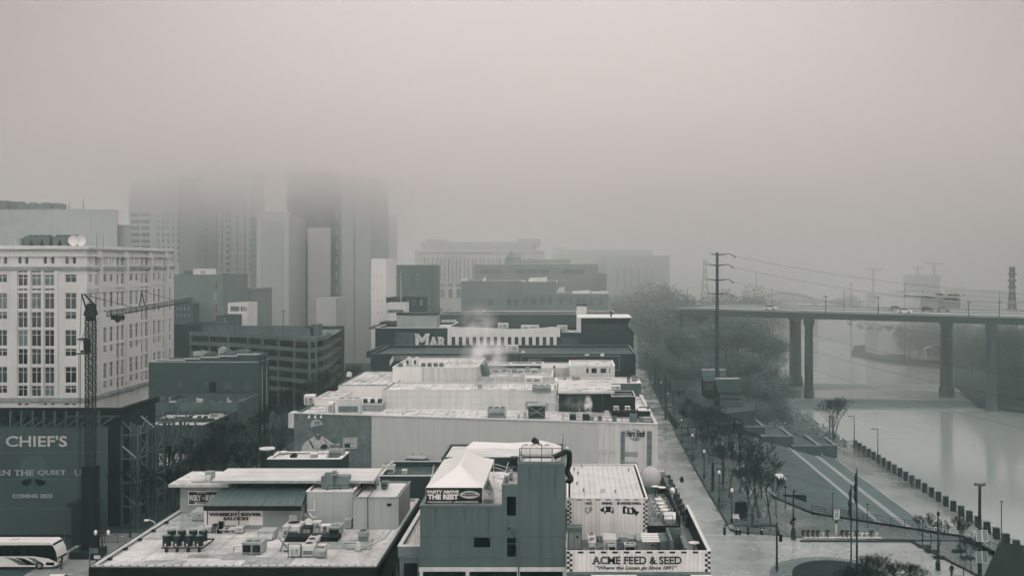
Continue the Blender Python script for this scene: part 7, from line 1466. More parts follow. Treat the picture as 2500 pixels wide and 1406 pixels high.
# fort: timber blockhouses, palisade and terrace
WD=mat('weathered_logs', .055, .9,n=.3,sc=.4,streak=.2);LOG=mat('pale_log_ends', .17, .85,n=.3)
def logrows(P,r,n,par,name='log_wall'):
    q=MB();
    for k in range(n):z=r[2]+(r[3]-r[2])*(k+ .3)/n;P.slab(q,r[0],r[1],z,z+(r[3]-r[2])* .45/n, .01, .22)
    q.build(name,LOG,par)
Yq=262.0
fb=thing('log_house','larger log blockhouse with a wide dark roof right of the power pole','log house',(44,Yq,0));Pq=Plane((PX(1757,Yq),Yq),(PX(1808,Yq),Yq));MB().box(Pq.o[0],Pq.o[0]+Pq.L,Yq,Yq+9,0,PZ(960,Yq)).build('wall',WD,fb);logrows(Pq,Pq.rect(1757,1808,976,995),5,fb);logrows(Pq,Pq.rect(1757,1808,959,972),4,fb)
q=MB();x0,x1=PX(1755,Yq)- .3,PX(1809,Yq)+ .3;q.hull([(x0,Yq- .6,PZ(958,Yq)),(x1,Yq- .6,PZ(958,Yq)),(x1,Yq+9.6,PZ(958,Yq)),(x0,Yq+9.6,PZ(958,Yq))],[(x0,Yq+4.4,PZ(930,Yq)),(x1,Yq+4.4,PZ(930,Yq)),(x1,Yq+4.6,PZ(930,Yq)),(x0,Yq+4.6,PZ(930,Yq))]);q.build('roof',WD,fb);q=MB();q.box(x0,x1,Yq+4.3,Yq+4.7,PZ(930,Yq)+ .003,PZ(929,Yq)+ .2);q.build('ridge',GALVL,fb)
Yq=275.0
fb=thing('log_house','taller log blockhouse with a grey roof behind the power pole','log house',(38,Yq,0));Pq=Plane((PX(1721,Yq),Yq),(PX(1765,Yq),Yq));MB().box(Pq.o[0],Pq.o[0]+Pq.L,Yq,Yq+8,0,PZ(930,Yq)).build('wall',WD,fb);logrows(Pq,Pq.rect(1721,1764,929,952),7,fb)
q=MB();x0,x1=PX(1719,Yq)- .2,PX(1776,Yq);q.hull([(x0,Yq- .6,PZ(929,Yq)),(x1,Yq- .6,PZ(929,Yq)),(x1,Yq+8.6,PZ(929,Yq)),(x0,Yq+8.6,PZ(929,Yq))],[(x0,Yq+3.9,PZ(907,Yq)),(x1,Yq+3.9,PZ(907,Yq)),(x1,Yq+4.1,PZ(907,Yq)),(x0,Yq+4.1,PZ(907,Yq))]);q.build('roof',mat('weathered_roof', .08, .9),fb);q=MB();q.box(x0,x1,Yq+3.8,Yq+4.2,PZ(907,Yq)+ .003,PZ(906,Yq)+ .2);q.build('ridge',GALVL,fb)
Yq=268.0
fb=thing('log_house','low open sided log shelter nearest the avenue','log house',(30,Yq,0));Pq=Plane((PX(1662,Yq),Yq),(PX(1705,Yq),Yq));MB().box(Pq.o[0],Pq.o[0]+Pq.L,Yq+1,Yq+7,0,PZ(962,Yq)).build('wall',WD,fb);logrows(Pq,Pq.rect(1664,1704,960,976),5,fb);q=MB();x0,x1=PX(1637,Yq),PX(1706,Yq);q.hull([(x0,Yq-1,PZ(952,Yq)),(x1,Yq-1,PZ(952,Yq)),(x1,Yq+8,PZ(952,Yq)),(x0,Yq+8,PZ(952,Yq))],[(x0+ .5,Yq+3,PZ(934,Yq)),(x1- .5,Yq+3,PZ(934,Yq)),(x1- .5,Yq+4,PZ(934,Yq)),(x0+ .5,Yq+4,PZ(934,Yq))]);q.build('roof',WD,fb)
for xx in(1643,1672):q=MB();q.box(PX(xx,Yq),PX(xx,Yq)+ .25,Yq- .8,Yq- .5,0,PZ(953,Yq));q.build('post',WD,fb)
q=MB();q.hull([(34.5,251,-.5),(45.8,253,-3),(49,268,-3),(34.5,268,-.5)],[(34.5,251,2.9),(45.8,253,3.7),(49,268,3.7),(34.5,268,2.9)]);tag(q.build('fort_terrace',mat('fort_timber_wall', .07, .85,n=.2,streak=.3,ribs=1.1)),'timber faced terrace carrying the log blockhouses','terrace')
rail_run([(40,252.3,3.4),(45.6,253.2,3.7),(48.8,267.8,3.7)],h=1.2,n_rail=3,m=STEELL,label='thin railing around the fort terrace corner',gap=2.2)
q=MB();q.bar((PX(1641,258),258, .1),(PX(1656,252),252, .1), .9);q.box(25.9,26.3,248,268, .1,1.3);tag(q.build('palisade',WD),'dark low palisade curving beside the avenue','fence')
# ------------------------------------------------------------------ plaza furniture
LHM=mat('lamp_globe', .7, .3,n=0)
lp0=thing('street_lamp','street lamp','street lamp',(0,0,0),'acorn street lamps along the kerb');q=MB();q.rev(0,0,[(.24,0),(.24, .5),(.12, .8),(.09,1.2),(.07,4.6),(.12,4.7)],10);q.build('post',STEEL,lp0);q=MB();q.rev(0,0,[(.12,4.72),(.24,4.9),(.25,5.1),(.12,5.4)],12);q.build('globe',LHM,lp0);q=MB();q.rev(0,0,[(.16,5.401),(.03,5.62)],10);q.build('finial',STEEL,lp0);reg(lp0)
for k,y in enumerate((157.5,171,190,208,228,250,274,300)):
    x=25.0 if y<240 else kx(y)+ .7;lab=('nearest','second','third','fourth','fifth','sixth','seventh','farthest')[k]+' globe street lamp along the right kerb of the avenue'
    if k==0:lp0.location=(x,y, .13);lp0['label']=lab
    else:dup(lp0,(x,y, .13),0,lab)
for x,y,lab in((33.5,262,'globe lamp beside the fort palisade'),(31.8,236,'globe lamp standing among the bare park trees, left'),(34.3,218,'globe lamp standing at the pale path edge'),):dup(lp0,(x,y, .13),0,lab,'park globe lamps')
for k,(px_,top)in enumerate(((1797,1071),(1807,1078),(1818.5,1085),(1830.6,1098),(1843.8,1112),(1855.6,1063),(1872,1143),(1887,1158),(1917.6,1189),(1955,1130))):
    Y=35.0*F/(px_-VX)if px_<1950 else 236;x=PX(px_,Y)if px_<1950 else 52;z0= .13 if px_<1950 else-4
    if px_==1955:continue
    q=MB();q.cyl(x,Y,z0,PZ(top,Y), .08, .06,6)
    if k%2==0:q.tube((x,Y,PZ(top,Y)),(x,Y,PZ(top,Y)+ .18), .25, .3,8)
    tag(q.build('light_pole',STEEL),('farthest','second farthest','third farthest','fourth farthest','fifth farthest','tallest','third nearest','second nearest','nearest')[k]+' slim light pole in the row along the grass path','light pole','slim light poles along the grass path')
for px_,y,zt_,lab in((2033,159,4.2,'slim light pole before the turf, first left of the flagpoles'),(2118,154.5,3.6,'slim light pole behind the plaza railing, right of the flagpoles'),(2253,146,3.6,'slim light pole above the little plaza trees'),(2346,139,3.4,'slim light pole left of the tall camera mast'),(2429,134, .5,'short slim pole beside the dark corner roof')):
    q=MB();x=PX(px_,y);q.cyl(x,y, .1 if zt_>1 else-7,zt_+ .1, .06, .05,6);q.box(x- .25,x+ .25,y- .1,y+ .1,zt_+ .1,zt_+ .2);tag(q.build('light_pole',STEEL),lab,'light pole')
q=MB();q.cyl(PX(1740,181),181, .13,PZ(1131,181), .3, .22,10);q.cyl(PX(1740,181),181,PZ(1131,181),PZ(1130,181)+ .1, .3, .3,10);tag(q.build('bollard_column',STEEL),'thick dark column among the kerb lamps','column');q=MB();q.cyl(PX(1625,262),262, .13,PZ(915,262), .3, .22,10);q.box(PX(1625,262)- .15,PX(1625,262)+ .15,261.6,262.3,3.5,4.0);tag(q.build('bollard_column',STEEL),'second thick dark column farther up the avenue','column')
# traffic signal mast
sg=thing('traffic_signal','traffic signal mast with a long arm of dark signal heads over the crossing','traffic signal',(PX(1896.5,132.8),132.8,0));x,y=PX(1896.5,132.8),132.8;za=PZ(1283,y)
MB().cyl(x,y,0,PZ(1275,y), .16, .11,10).build('mast',STEEL,sg);q=MB();q.tube((x,y,za),(PX(1767,y),y,za+ .1), .15, .09,8);q.bar((x,y,za+ .25),(PX(1853,y),y,za+ .28), .05);q.build('arm',STEEL,sg)
for px_,yt,yb,w in((1769,1286,1304.5, .42),(1798,1293,1305, .4),(1806,1293,1305, .4),(1826,1286,1304.5, .42),(1859,1288,1304.5, .42),(1899.5,1293,1307, .45),(1906,1304,1321, .5)):
    q=MB();xx=PX(px_,y);q.box(xx-w/2* .75,xx+w/2* .75,y- .12,y+ .2,PZ(yb,y),PZ(yt,y));q.build('signal_head',BLACK,sg)
q=MB();xx=PX(1785,y);q.box(xx- .33,xx+ .33,y- .1,y- .06,PZ(1288.5,y),PZ(1280,y));q.build('street_sign',GALV,sg);q=MB();q.box(PX(1833,y),PX(1852,y),y- .14,y- .1,PZ(1286.5,y),PZ(1282,y));q.build('street_sign',DARK,sg)
for px_ in(1802,1859):q=MB();xx=PX(px_,y);q.rev(xx,y- .15,[(.04,PZ(1292.5,y)),(.13,PZ(1291.5,y)),(.05,PZ(1289.8,y))],10);q.build('camera_dome',WHITE,sg)
q=MB();q.bar((x+ .1,y,PZ(1287,y)),(x+ .1+1.1,y-6,PZ(1318,127)), .06);q.build('side_arm',STEEL,sg)
sg2=thing('signal_post','dark signal post with a flared base on the plaza kerb','signal post',(PX(1937,148.2),148.2, .13));x,y=PX(1937,148.2),148.2;MB().rev(x,y,[(.36, .13),(.36,1.3),(.14,1.9),(.1,6.9)],10).build('post',STEEL,sg2);q=MB();q.box(x- .32,x+ .32,y- .25,y- .15,PZ(1269,y),PZ(1262,y));q.box(x- .5,x- .2,y- .2,y+ .1,PZ(1279,y),PZ(1270,y));q.build('signal_head',BLACK,sg2);q=MB();q.bar((x- .5,y,7.0),(x+ .5,y,7.0), .05);q.cyl(x+ .15,y,6.9,7.3, .15, .1,8);q.build('cross_piece',STEEL,sg2)
sg3=thing('signal_post','dark lamp and signal post before the three little trees','signal post',(PX(2290,133.5),133.5, .1));x,y=PX(2290,133.5),133.5;MB().rev(x,y,[(.32, .1),(.32,1.1),(.12,1.4),(.09,7.1)],10).build('post',STEEL,sg3);q=MB();q.box(x- .7,x- .1,y- .15,y+ .15,PZ(1284,y),PZ(1280,y));q.build('camera_box',STEEL,sg3);q=MB();q.rev(x+ .05,y,[(.1,7.1),(.24,7.3),(.2,7.6),(.05,7.75)],10);q.build('lamp_head',STEEL,sg3)
cmst=thing('camera_mast','tall dark mast with floodlights on top and solar panels lower down','mast',(PX(2392,128),128,0));x,y=PX(2392,128),128.0;MB().cyl(x,y,0,PZ(1186,y), .26, .17,10).build('pole',STEEL,cmst);q=MB();q.bar((x- .65,y,PZ(1182,y)),(x+ .65,y,PZ(1182,y)), .12);q.bar((x,y- .5,PZ(1184,y)),(x,y+ .5,PZ(1184,y)), .1)
q.build('crossbar',STEEL,cmst)
for dx,dy in((-.55,0),(-.2,-.3),(.2,-.3),(.55,0)):q=MB();q.box(x+dx- .14,x+dx+ .14,y+dy- .14,y+dy+ .1,PZ(1182,y)- .15,PZ(1182,y)+ .22);q.build('floodlight',GALVD,cmst)
for yt in(1291,1343):
    for dx in(-.75, .0):q=MB();z0,z1=PZ(yt+24,y),PZ(yt,y);a=[(x+dx,y- .95,z0),(x+dx+ .68,y- .95,z0),(x+dx+ .8,y- .35,z1),(x+dx+ .12,y- .35,z1)];q.hull([(p[0],p[1]+ .04,p[2])for p in a],a);q.m=1;[q.bar(a[i],a[(i+3)%4], .05)for i in(0,1)];q.bar(a[1],a[2], .05);q.build('solar_panel',[GALVD,PALE],cmst)
for px_,y,zt_,lab,w in((2078,136,PZ(1182,136),'shorter flagpole with a furled dark flag', .8),(2092,131,PZ(1141,131),'taller flagpole with a long furled dark flag',1.0)):
    x=PX(px_,y);t=thing('flagpole',lab,'flagpole',(x,y,0));MB().cyl(x,y,0,zt_, .15*w, .07,10).build('pole',STEEL,t);q=MB();pr=[(.05,zt_- .6),(.2,zt_-1.3),(.12,zt_-1.9),(.28,zt_-2.5),(.16,zt_-3.1),(.26,zt_-3.7),(.1,zt_-4.6)]
    for(r0,z0),(r1,z1)in zip(pr,pr[1:]):q.tube((x- .08-r0* .4,y,z0),(x- .08-r1* .4,y,z1),r0,r1,7)
    q.build('flag',DARK,t)
# bike share station
bs=thing('bike_dock','long pale docking plate of the bike share station','bike dock',(PX(2055,149),149, .13));q=MB();x0,x1=PX(1960,148.9),PX(2151,149.2);q.box(x0,x1,148.6,149.3, .131, .2);q.build('plate',GALVL,bs)
dks=[1961,1973,1985,1996.5,2009,2020.5,2033,2056,2068,2081,2092,2104.5,2116,2128,2140];bk_at={0,1,2,3,5,7,8,10,13}
for i,px_ in enumerate(dks):
    if i in bk_at or i==6:continue
    x=PX(px_,149);q=MB();q.box(x- .06,x+ .06,148.9,149.05, .2, .75);q.box(x- .22,x+ .22,148.85,149.1, .75, .85);q.build('dock_post',PALE,bs)
bi0=thing('bicycle','bicycle','bicycle',(0,0,0),'bikes parked in the dock')
for yy in(-.5, .52):
    w_=thing('wheel',None,None,(0,yy, .34));del_=w_;bpy.data.objects.remove(del_);q=MB()
    for k in range(14):a,b=k*math.pi/7,(k+1)*math.pi/7;q.tube((0,yy+ .33*math.cos(a), .34+ .33*math.sin(a)),(0,yy+ .33*math.cos(b), .34+ .33*math.sin(b)), .035, .035,5)
    for k in range(3):q.tube((0,yy+ .31*math.cos(k*1.05), .34+ .31*math.sin(k*1.05)),(0,yy- .31*math.cos(k*1.05), .34- .31*math.sin(k*1.05)), .008, .008,4)
    q.build('wheel',BLACK,bi0)
q=MB();q.tube((0,-.5, .34),(0,-.35,1.0), .04, .04,6);q.tube((0,-.4, .6),(0, .1, .35), .05, .05,6);q.tube((0, .1, .35),(0, .18, .85), .04, .04,6);q.tube((0, .1, .35),(0, .52, .34), .03, .03,6);q.build('frame',DARK,bi0);q=MB();q.tube((-.3,-.3,1.05),(.3,-.3,1.05), .03, .03,6);q.build('handlebar',BLACK,bi0);q=MB();q.hull([(-.04, .05, .86),(.04, .05, .86),(.1, .33, .86),(-.1, .33, .86)],[(-.03, .05, .93),(.03, .05, .93),(.09, .33, .94),(-.09, .33, .94)]);q.build('saddle',BLACK,bi0);q=MB();q.hull([(-.14,-.72, .78),(.14,-.72, .78),(.14,-.5, .78),(-.14,-.5, .78)],[(-.22,-.8,1.06),(.22,-.8,1.06),(.22,-.48,1.06),(-.22,-.48,1.06)]);q.build('basket',BLACK,bi0);reg(bi0)
od=['first','second','third','fourth','fifth','sixth','seventh','eighth','ninth']
for j,i in enumerate(sorted(bk_at)):
    x=PX(dks[i],149);lab=od[j]+' dark share bike from the left in the dock row'
    if j==0:bi0.location=(x,149.4, .2);bi0['label']=lab
    else:dup(bi0,(x,149.4, .2),0,lab)
ks=thing('pay_kiosk','solar powered pay kiosk with a ring sign behind the bikes','kiosk',(PX(2043,150),150, .13));x,y=PX(2043,150),150.3;MB().box(x- .12,x+ .12,y,y+ .15, .13,3.6).build('post',PALE,ks);q=MB();a=[(x- .45,y- .5,2.7),(x+ .25,y- .5,2.7),(x+ .5,y+ .3,3.85),(x- .2,y+ .3,3.85)];q.hull(a,[(p[0],p[1],p[2]+ .05)for p in a]);q.m=1;[q.bar(a[i],a[(i+1)%4], .06)for i in range(4)];q.build('solar_panel',[GALVD,WHITE],ks);q=MB();q.tube((x- .02,y- .03,2.15),(x- .02,y- .09,2.15), .24, .24,14);q.build('ring_sign',DARK,ks)
for px_,y_,lab in((1819,1264,'dark park bench slab under the nearest trees'),):
    Y=GY(1272, .13);q=MB();q.box(PX(1790,Y),PX(1806,Y),Y,Y+ .6, .55, .65);q.box(PX(1790,Y),PX(1806,Y),Y+ .6,Y+ .68, .66,1.1);q.box(PX(1791,Y),PX(1793,Y),Y,Y+ .55, .13, .549);q.box(PX(1803,Y),PX(1805,Y),Y,Y+ .55, .13, .549);tag(q.build('bench',PALE),'pale bench with a raised end beside the nearest globe lamp','bench')
q=MB();q.box(26.0,27.8,160.5,161.2, .13,2.6);tag(q.build('information_board',BLACK),'dark information board behind the nearest globe lamp','sign board')
for k,(px_,yb)in enumerate(((2256,1333),(2275,1345),(2294,1360),(2341,1344),(2361,1360))):Y=GY(yb, .1);q=MB();x=PX(px_,Y);q.box(x- .9,x+ .9,Y- .7,Y+ .7, .135, .15);struct(q,'tree_pit',GRASSD)
# corner roof at the bottom right
cr=thing('corner_house','dark ribbed pitched roof poking in at the bottom right corner','roof',(PX(2470,120),120,0));q=MB();a=(PX(2440,125),125,PZ(1322,125));b=(PX(2640,122),122,PZ(1350,122));c=(PX(2600,104),104,PZ(1500,104));d=(PX(2372,104),104,PZ(1470,104));q.hull([(p[0],p[1],p[2]- .3)for p in(a,d,c,b)],[a,d,c,b]);q.build('roof',mat('dark_ribbed_roof', .02, .9,n=.2,ribs=.35),cr);MB().prism([(51.5,105.5),(60,105.5),(60,124),(53.0,124)],0,1.5).build('wall',DARK,cr)
# ------------------------------------------------------------------ crane
cr_=thing('tower_crane','dark self erecting tower crane with a lattice jib in front of the cream block','crane',(PX(221,140),140,0));Yk=140.0;xk=PX(221,Yk);zk=PZ(784,Yk);CRM=mat('crane_steel', .035, .6,n=.15)
q=MB();w= .56
def latt(q,A,B,w,n,r=.05,up=(0,0,1),tri=False):
    A=Vector(A);B=Vector(B);d=(B-A).normalized();s_=d.cross(Vector(up)).normalized()if abs(d.dot(Vector(up)))< .99 else Vector((1,0,0));u_=s_.cross(d).normalized();L=(B-A).length
    cs=[s_*w+u_*w,s_*-w+u_*w,s_*-w+u_*-w,s_*w+u_*-w]if not tri else[s_*w+u_*-w,s_*-w+u_*-w,u_*w]
    for c in cs:q.tube(A+c,B+c,r*1.5,r*1.5,4)
    m_=len(cs)
    for k in range(n):
        p,p2=A+d*(L*k/n),A+d*(L*(k+1)/n)
        for i in range(m_):q.tube(p+cs[i],p2+cs[(i+1)%m_],r,r,3);q.tube(p+cs[i],p+cs[(i+1)%m_],r* .8,r* .8,3)
        if not tri:
            for i in range(m_):q.tube(p+cs[(i+1)%m_],p2+cs[i],r,r,3)
latt(q,(xk,Yk,7.5),(xk,Yk,zk), .5,24);q.build('mast',CRM,cr_);q=MB();q.box(xk- .85,xk+ .85,Yk- .85,Yk+ .85,1,12.3);
q.build('lower_mast',mat('crane_lower_dark', .018, .8,n=.3),cr_);MB().box(xk-2.2,xk+1.6,Yk-1.5,Yk+1.5,0,1.0).build('ballast_base',DARK,cr_)
q=MB();q.cyl(xk,Yk,zk,zk+ .8, .7, .7,12);q.hull([(xk- .7,Yk- .7,zk+ .8),(xk+ .7,Yk- .7,zk+ .8),(xk+ .7,Yk+ .7,zk+ .8),(xk- .7,Yk+ .7,zk+ .8)],[(xk- .3,Yk- .4,zk+2.4),(xk+ .5,Yk- .4,zk+2.4),(xk+ .5,Yk+ .4,zk+2.4),(xk- .3,Yk+ .4,zk+2.4)]);q.build('slewing_head',DARK,cr_)
ap=(PX(199,138),138,PZ(718,138));q=MB();q.tube((xk- .3,Yk- .5,zk+1.6),ap, .13, .1,6);q.tube((xk+ .5,Yk+ .5,zk+2.0),(ap[0]+ .25,ap[1]+ .2,ap[2]), .13, .1,6);q.build('a_frame',CRM,cr_)
jr=Vector((PX(227,140.5),140.6,PZ(772,140.5)));jt=Vector((PX(470,184),184,PZ(731,184)));jd=jt-jr
q=MB();latt(q,jr+jd* .1,jt, .36,34, .028,tri=True);q.build('jib',CRM,cr_)
q=MB();p,p2=jr,jr+jd* .1;q.hull([(p.x,p.y- .05,p.z- .4),(p.x,p.y+ .05,p.z- .4),(p.x,p.y+ .05,p.z+ .35),(p.x,p.y- .05,p.z+ .35)],[(p2.x,p2.y- .05,p2.z- .5),(p2.x,p2.y+ .05,p2.z- .5),(p2.x,p2.y+ .05,p2.z+ .4),(p2.x,p2.y- .05,p2.z+ .4)]);q.m=0;q.build('jib_sign',PALE,cr_)
def jp(t_,dz=0):v=jr+jd*t_;return(v.x,v.y,v.z+dz)
kp=(jp(.42)[0],jp(.42)[1],PZ(710,jp(.42)[1]));q=MB();q.tube(jp(.40, .4),kp, .09, .06,5);q.tube(jp(.45, .4),kp, .09, .06,5);q.build('king_post',CRM,cr_)
for a,b,r in((ap,jp(.33, .4), .05),(kp,ap, .03),(kp,jp(.78, .3), .04),(ap,(PX(195,138.5),138.5,PZ(822,138.5)), .04),(ap,(PX(194,138.5),138.5,PZ(858,138.5)), .03),((xk,Yk- .5,zk),(PX(194,138.6),138.6,PZ(840,138.5)), .04)):q=MB();q.tube(a,b,r,r,4);q.build('tie_rod',CRM,cr_)
q=MB();a=jp(.2,-.4);q.box(a[0]- .8,a[0]+ .8,a[1]- .5,a[1]+ .5,a[2]- .7,a[2]- .1);q.tube((a[0],a[1],a[2]- .7),(a[0],a[1],a[2]-1.1), .5, .2,6);q.build('trolley',DARK,cr_);q=MB();q.tube((a[0]- .1,a[1],a[2]- .7),(a[0]- .1,a[1],15), .015, .015,3);q.tube((a[0]+ .1,a[1],a[2]- .7),(a[0]+ .1,a[1],15), .015, .015,3);q.build('hoist_rope',CRM,cr_)
x0,x1=PX(195.5,139),PX(211,139);q=MB();q.box(x0,x1- .3,138.6,139.8,PZ(861,139),PZ(829,139));q.build('winch_body',WHITE,cr_);q=MB();q.box(x0- .1,x1,138.4,140,PZ(829,139),PZ(826,139));q.box(x1- .29,x1+ .15,138.8,139.9,PZ(860,139),PZ(830,139));q.box(x0- .2,x1+ .1,138.4,140,PZ(864,139),PZ(861.2,139));q.tube((x0+ .45,138.59,PZ(857,139)),(x0+ .45,138.5,PZ(857,139)), .2, .2,10);q.build('winch_frame',DARK,cr_)
q=MB();q.tube((PX(192.5,139),139,PZ(860,139)),(PX(193.5,139),139,1), .04, .04,4);q.tube((PX(196,139),139,PZ(860,139)),(PX(196,139),139,1), .04, .04,4);q.build('guy_cable',CRM,cr_)
# ------------------------------------------------------------------ coach, cars, lower left street
bus=thing('coach_bus','white coach with dark windows and swooping dark stripes at the left edge','coach',(PX(60,134),134,0));xr=PX(141,134);xl=xr-13;yb,yf=134.0,136.6
BW=mat('coach_white', .6, .35,n=.06);BG=mat('coach_glass', .012, .12)
q=MB();pr=[(xl, .35),(xr- .9, .35),(xr- .1, .55),(xr,1.3),(xr- .25,2.4),(xr- .75,3.35),(xr-1.1,3.55),(xl,3.55)];q.hull([(a,yb,b)for a,b in pr],[(a,yf,b)for a,b in pr]);q.build('body',BW,bus)
q=MB();pr=[(xl,1.75),(xr-3.2,1.75),(xr-1.2,1.45),(xr- .1, .95),(xr- .02,1.35),(xr- .28,2.4),(xr- .72,3.2),(xl,3.15)];q.hull([(a,yb- .03,b)for a,b in pr],[(a,yb- .001,b)for a,b in pr]);q.build('side_window',BG,bus);q=MB();q.hull([(xr+ .005,yb+ .1,1.3),(xr+ .005,yf- .1,1.3),(xr- .73,yf- .1,3.32),(xr- .73,yb+ .1,3.32)],[(xr+ .03,yb+ .1,1.3),(xr+ .03,yf- .1,1.3),(xr- .7,yf- .1,3.34),(xr- .7,yb+ .1,3.34)]);q.build('windscreen',BG,bus)
for k,dx in enumerate((0,1.3,2.9)):q=MB();pts=[(xr-6.9+dx,1.6),(xr-5.6+dx* .9,1.45),(xr-4.0+dx* .72, .8),(xr-3.7+dx* .72, .55),(xr-5.0+dx* .8, .6),(xr-6.0+dx* .9,1.2)];q.hull([(a,yb- .02,b)for a,b in pts],[(a,yb- .001,b)for a,b in pts]);q.build('stripe',GALVD if k!=1 else BG,bus)
for xx in(xr-2.4,xl+3.2):
    w_=MB();w_.tube((xx,yb- .04, .5),(xx,yb+ .3, .5), .52, .52,18);wo=w_.build('wheel',BLACK,bus);q=MB();q.tube((xx,yb- .06, .5),(xx,yb- .041, .5), .24, .24,12);q.build('rim',GALV,wo)
q=MB();q.box(xr-1.55,xr- .45,yb- .025,yb- .001, .55, .95);q.build('luggage_vent',BG,bus);q=MB();q.box(xr-6.8,xr-5.9,yb+ .9,yb+1.7,3.551,3.7);q.build('roof_hatch',PALE,bus)
car_mesh('car','pale car whose roof shows at the bottom left edge',PX(146,126),126.2,0, .1,CARW)
car_mesh('van','white van parked on the avenue beyond the feed store',16.4,187, .01,math.pi/2,CARW,van=True,L_=5.2,Wd=2.0,h=2.0)
def twin(label,x,y,z1):
    t=thing('street_lamp',label,'street lamp',(x,y,0));MB().rev(x,y,[(.25,0),(.22, .8),(.1,1.2),(.08,z1- .7)],10).build('post',STEEL,t);q=MB();q.bar((x- .95,y,z1- .75),(x+ .95,y,z1- .75), .09);q.build('arm',STEEL,t)
    for s_ in(-1,1):q=MB();q.rev(x+s_* .85,y,[(.1,z1- .7),(.22,z1- .4),(.2,z1- .15),(.04,z1)],12);q.build('globe',LHM,t)
twin('twin globe lamp at the crossing behind the coach',PX(249,138),138,PZ(1293,138));twin('twin globe lamp before the shoring steel',PX(336,168),168,PZ(1211,168))
t=thing('street_lamp','pale curved arm lamp reaching over the parapet from below','street lamp',(PX(381,128),128,0));x,y=PX(381,128),128;MB().cyl(x,y,0,7.2, .1, .07,8).build('post',GALVL,t);q=MB();q.path([(x,y,7.2),(x- .25,y,7.75),(x- .7,y,7.95),(x- .9,y,7.95)], .05,6);q.build('arm',GALVL,t);q=MB();q.box(x-1.45,x- .9,y- .15,y+ .15,7.85,8.02);q.build('lamp_head',WHITE,t)
for(a,b,yt,yb_,lab)in((220,247,1352,1367,'dark signal cabinet with a pale screen by the crossing'),(143,150,1358,1372,'small pedestrian signal beside the coach front')):
    Y=132 if a==220 else 133.5;q=MB();q.m=0;q.box(PX(a,Y),PX(b,Y),Y,Y+ .4,PZ(yb_,Y),PZ(yt,Y));q.cyl((PX(a,Y)+PX(b,Y))/2,Y+ .3,0,PZ(yb_,Y), .07, .07,6);q.m=1;q.box(PX(a,Y)+(.5 if a==220 else .1),PX(b,Y)- .1,Y- .03,Y- .002,PZ(yb_,Y)+ .2,PZ(yt,Y)- .15);tag(q.build('signal_cabinet',[BLACK,GALVL]),lab,'signal cabinet')
q=MB();q.cyl(PX(219,130),130,0,PZ(1335,130), .08, .08,6);q.box(PX(220,130),PX(239,130),130,130.05,PZ(1350,130),PZ(1337,130));tag(q.build('street_sign',[GALVD]),'grey rectangular street sign on a dark post by the crossing','sign')
q=MB();q.cyl(PX(153,140),140,0,PZ(1325,140), .1, .08,6);tag(q.build('utility_pole',STEEL),'dark pole just behind the coach front','pole')
fn=MB()
for k in range(14):x=-76+k*1.9;fn.bar((x,146.5,0),(x,146.5,1.9), .07)
fn.bar((-76,146.5,1.9),(-51.3,146.5,1.9), .07);fn.bar((-76,146.5, .2),(-51.3,146.5, .2), .07);tag(fn.build('site_fence',STEELL),'thin wire site fence across the closed side street','fence')
q=MB();q.box(PX(178,146),PX(228,146),145.5,148,0,5.4);q.box(PX(170,146),PX(232,146),145.3,148.2,5.4,6.0);tag(q.build('crane_base_hoarding',DARK),'dark hoarding box around the foot of the crane','hoarding')
q=MB();q.box(PX(176,125),PX(200,125),125,130, .02, .05);q.box(PX(225,126),PX(247,126),126,127, .02, .05);struct(q,'kerb_ramp',CONC)
# ------------------------------------------------------------------ people
def person(label,x,y,z,rz,top,legs,bag=None):
    joints={'hip':(0,0, .95),'chest':(0, .02,1.35),'neck':(0, .03,1.5),'head0':(0, .01,1.58),'head':(0,0,1.72),'shl':(-.18, .02,1.42),'shr':(.18, .02,1.42),'ell':(-.24, .06,1.14),'elr':(.24,-.02,1.14),'hal':(-.25,-.05, .9),'har':(.25,-.12, .93),'hl':(-.1,0, .92),'hr':(.1,0, .92),'kl':(-.1,-.1, .5),'kr':(.1, .06, .5),'fl':(-.1,-.08, .08),'fr':(.1, .2, .1),'tl':(-.1,-.24, .03),'tr':(.1, .05, .03)}
    rad={'hip': .15,'chest': .17,'neck': .06,'head0': .075,'head': .1,'shl': .08,'shr': .08,'ell': .05,'elr': .05,'hal': .035,'har': .035,'hl': .1,'hr': .1,'kl': .065,'kr': .065,'fl': .045,'fr': .045,'tl': .04,'tr': .04}
    ed=[('hip','chest'),('chest','neck'),('neck','head0'),('head0','head'),('chest','shl'),('chest','shr'),('shl','ell'),('shr','elr'),('ell','hal'),('elr','har'),('hip','hl'),('hip','hr'),('hl','kl'),('hr','kr'),('kl','fl'),('kr','fr'),('fl','tl'),('fr','tr')]
    names=list(joints);me=bpy.data.meshes.new('person');me.from_pydata([joints[n]for n in names],[(names.index(a),names.index(b))for a,b in ed],[])
    o=bpy.data.objects.new('person',me);COL.objects.link(o);md=o.modifiers.new('skin','SKIN');
    if not me.skin_vertices:me.attributes.new('skin','FLOAT','POINT')if False else None
    return o,names,rad
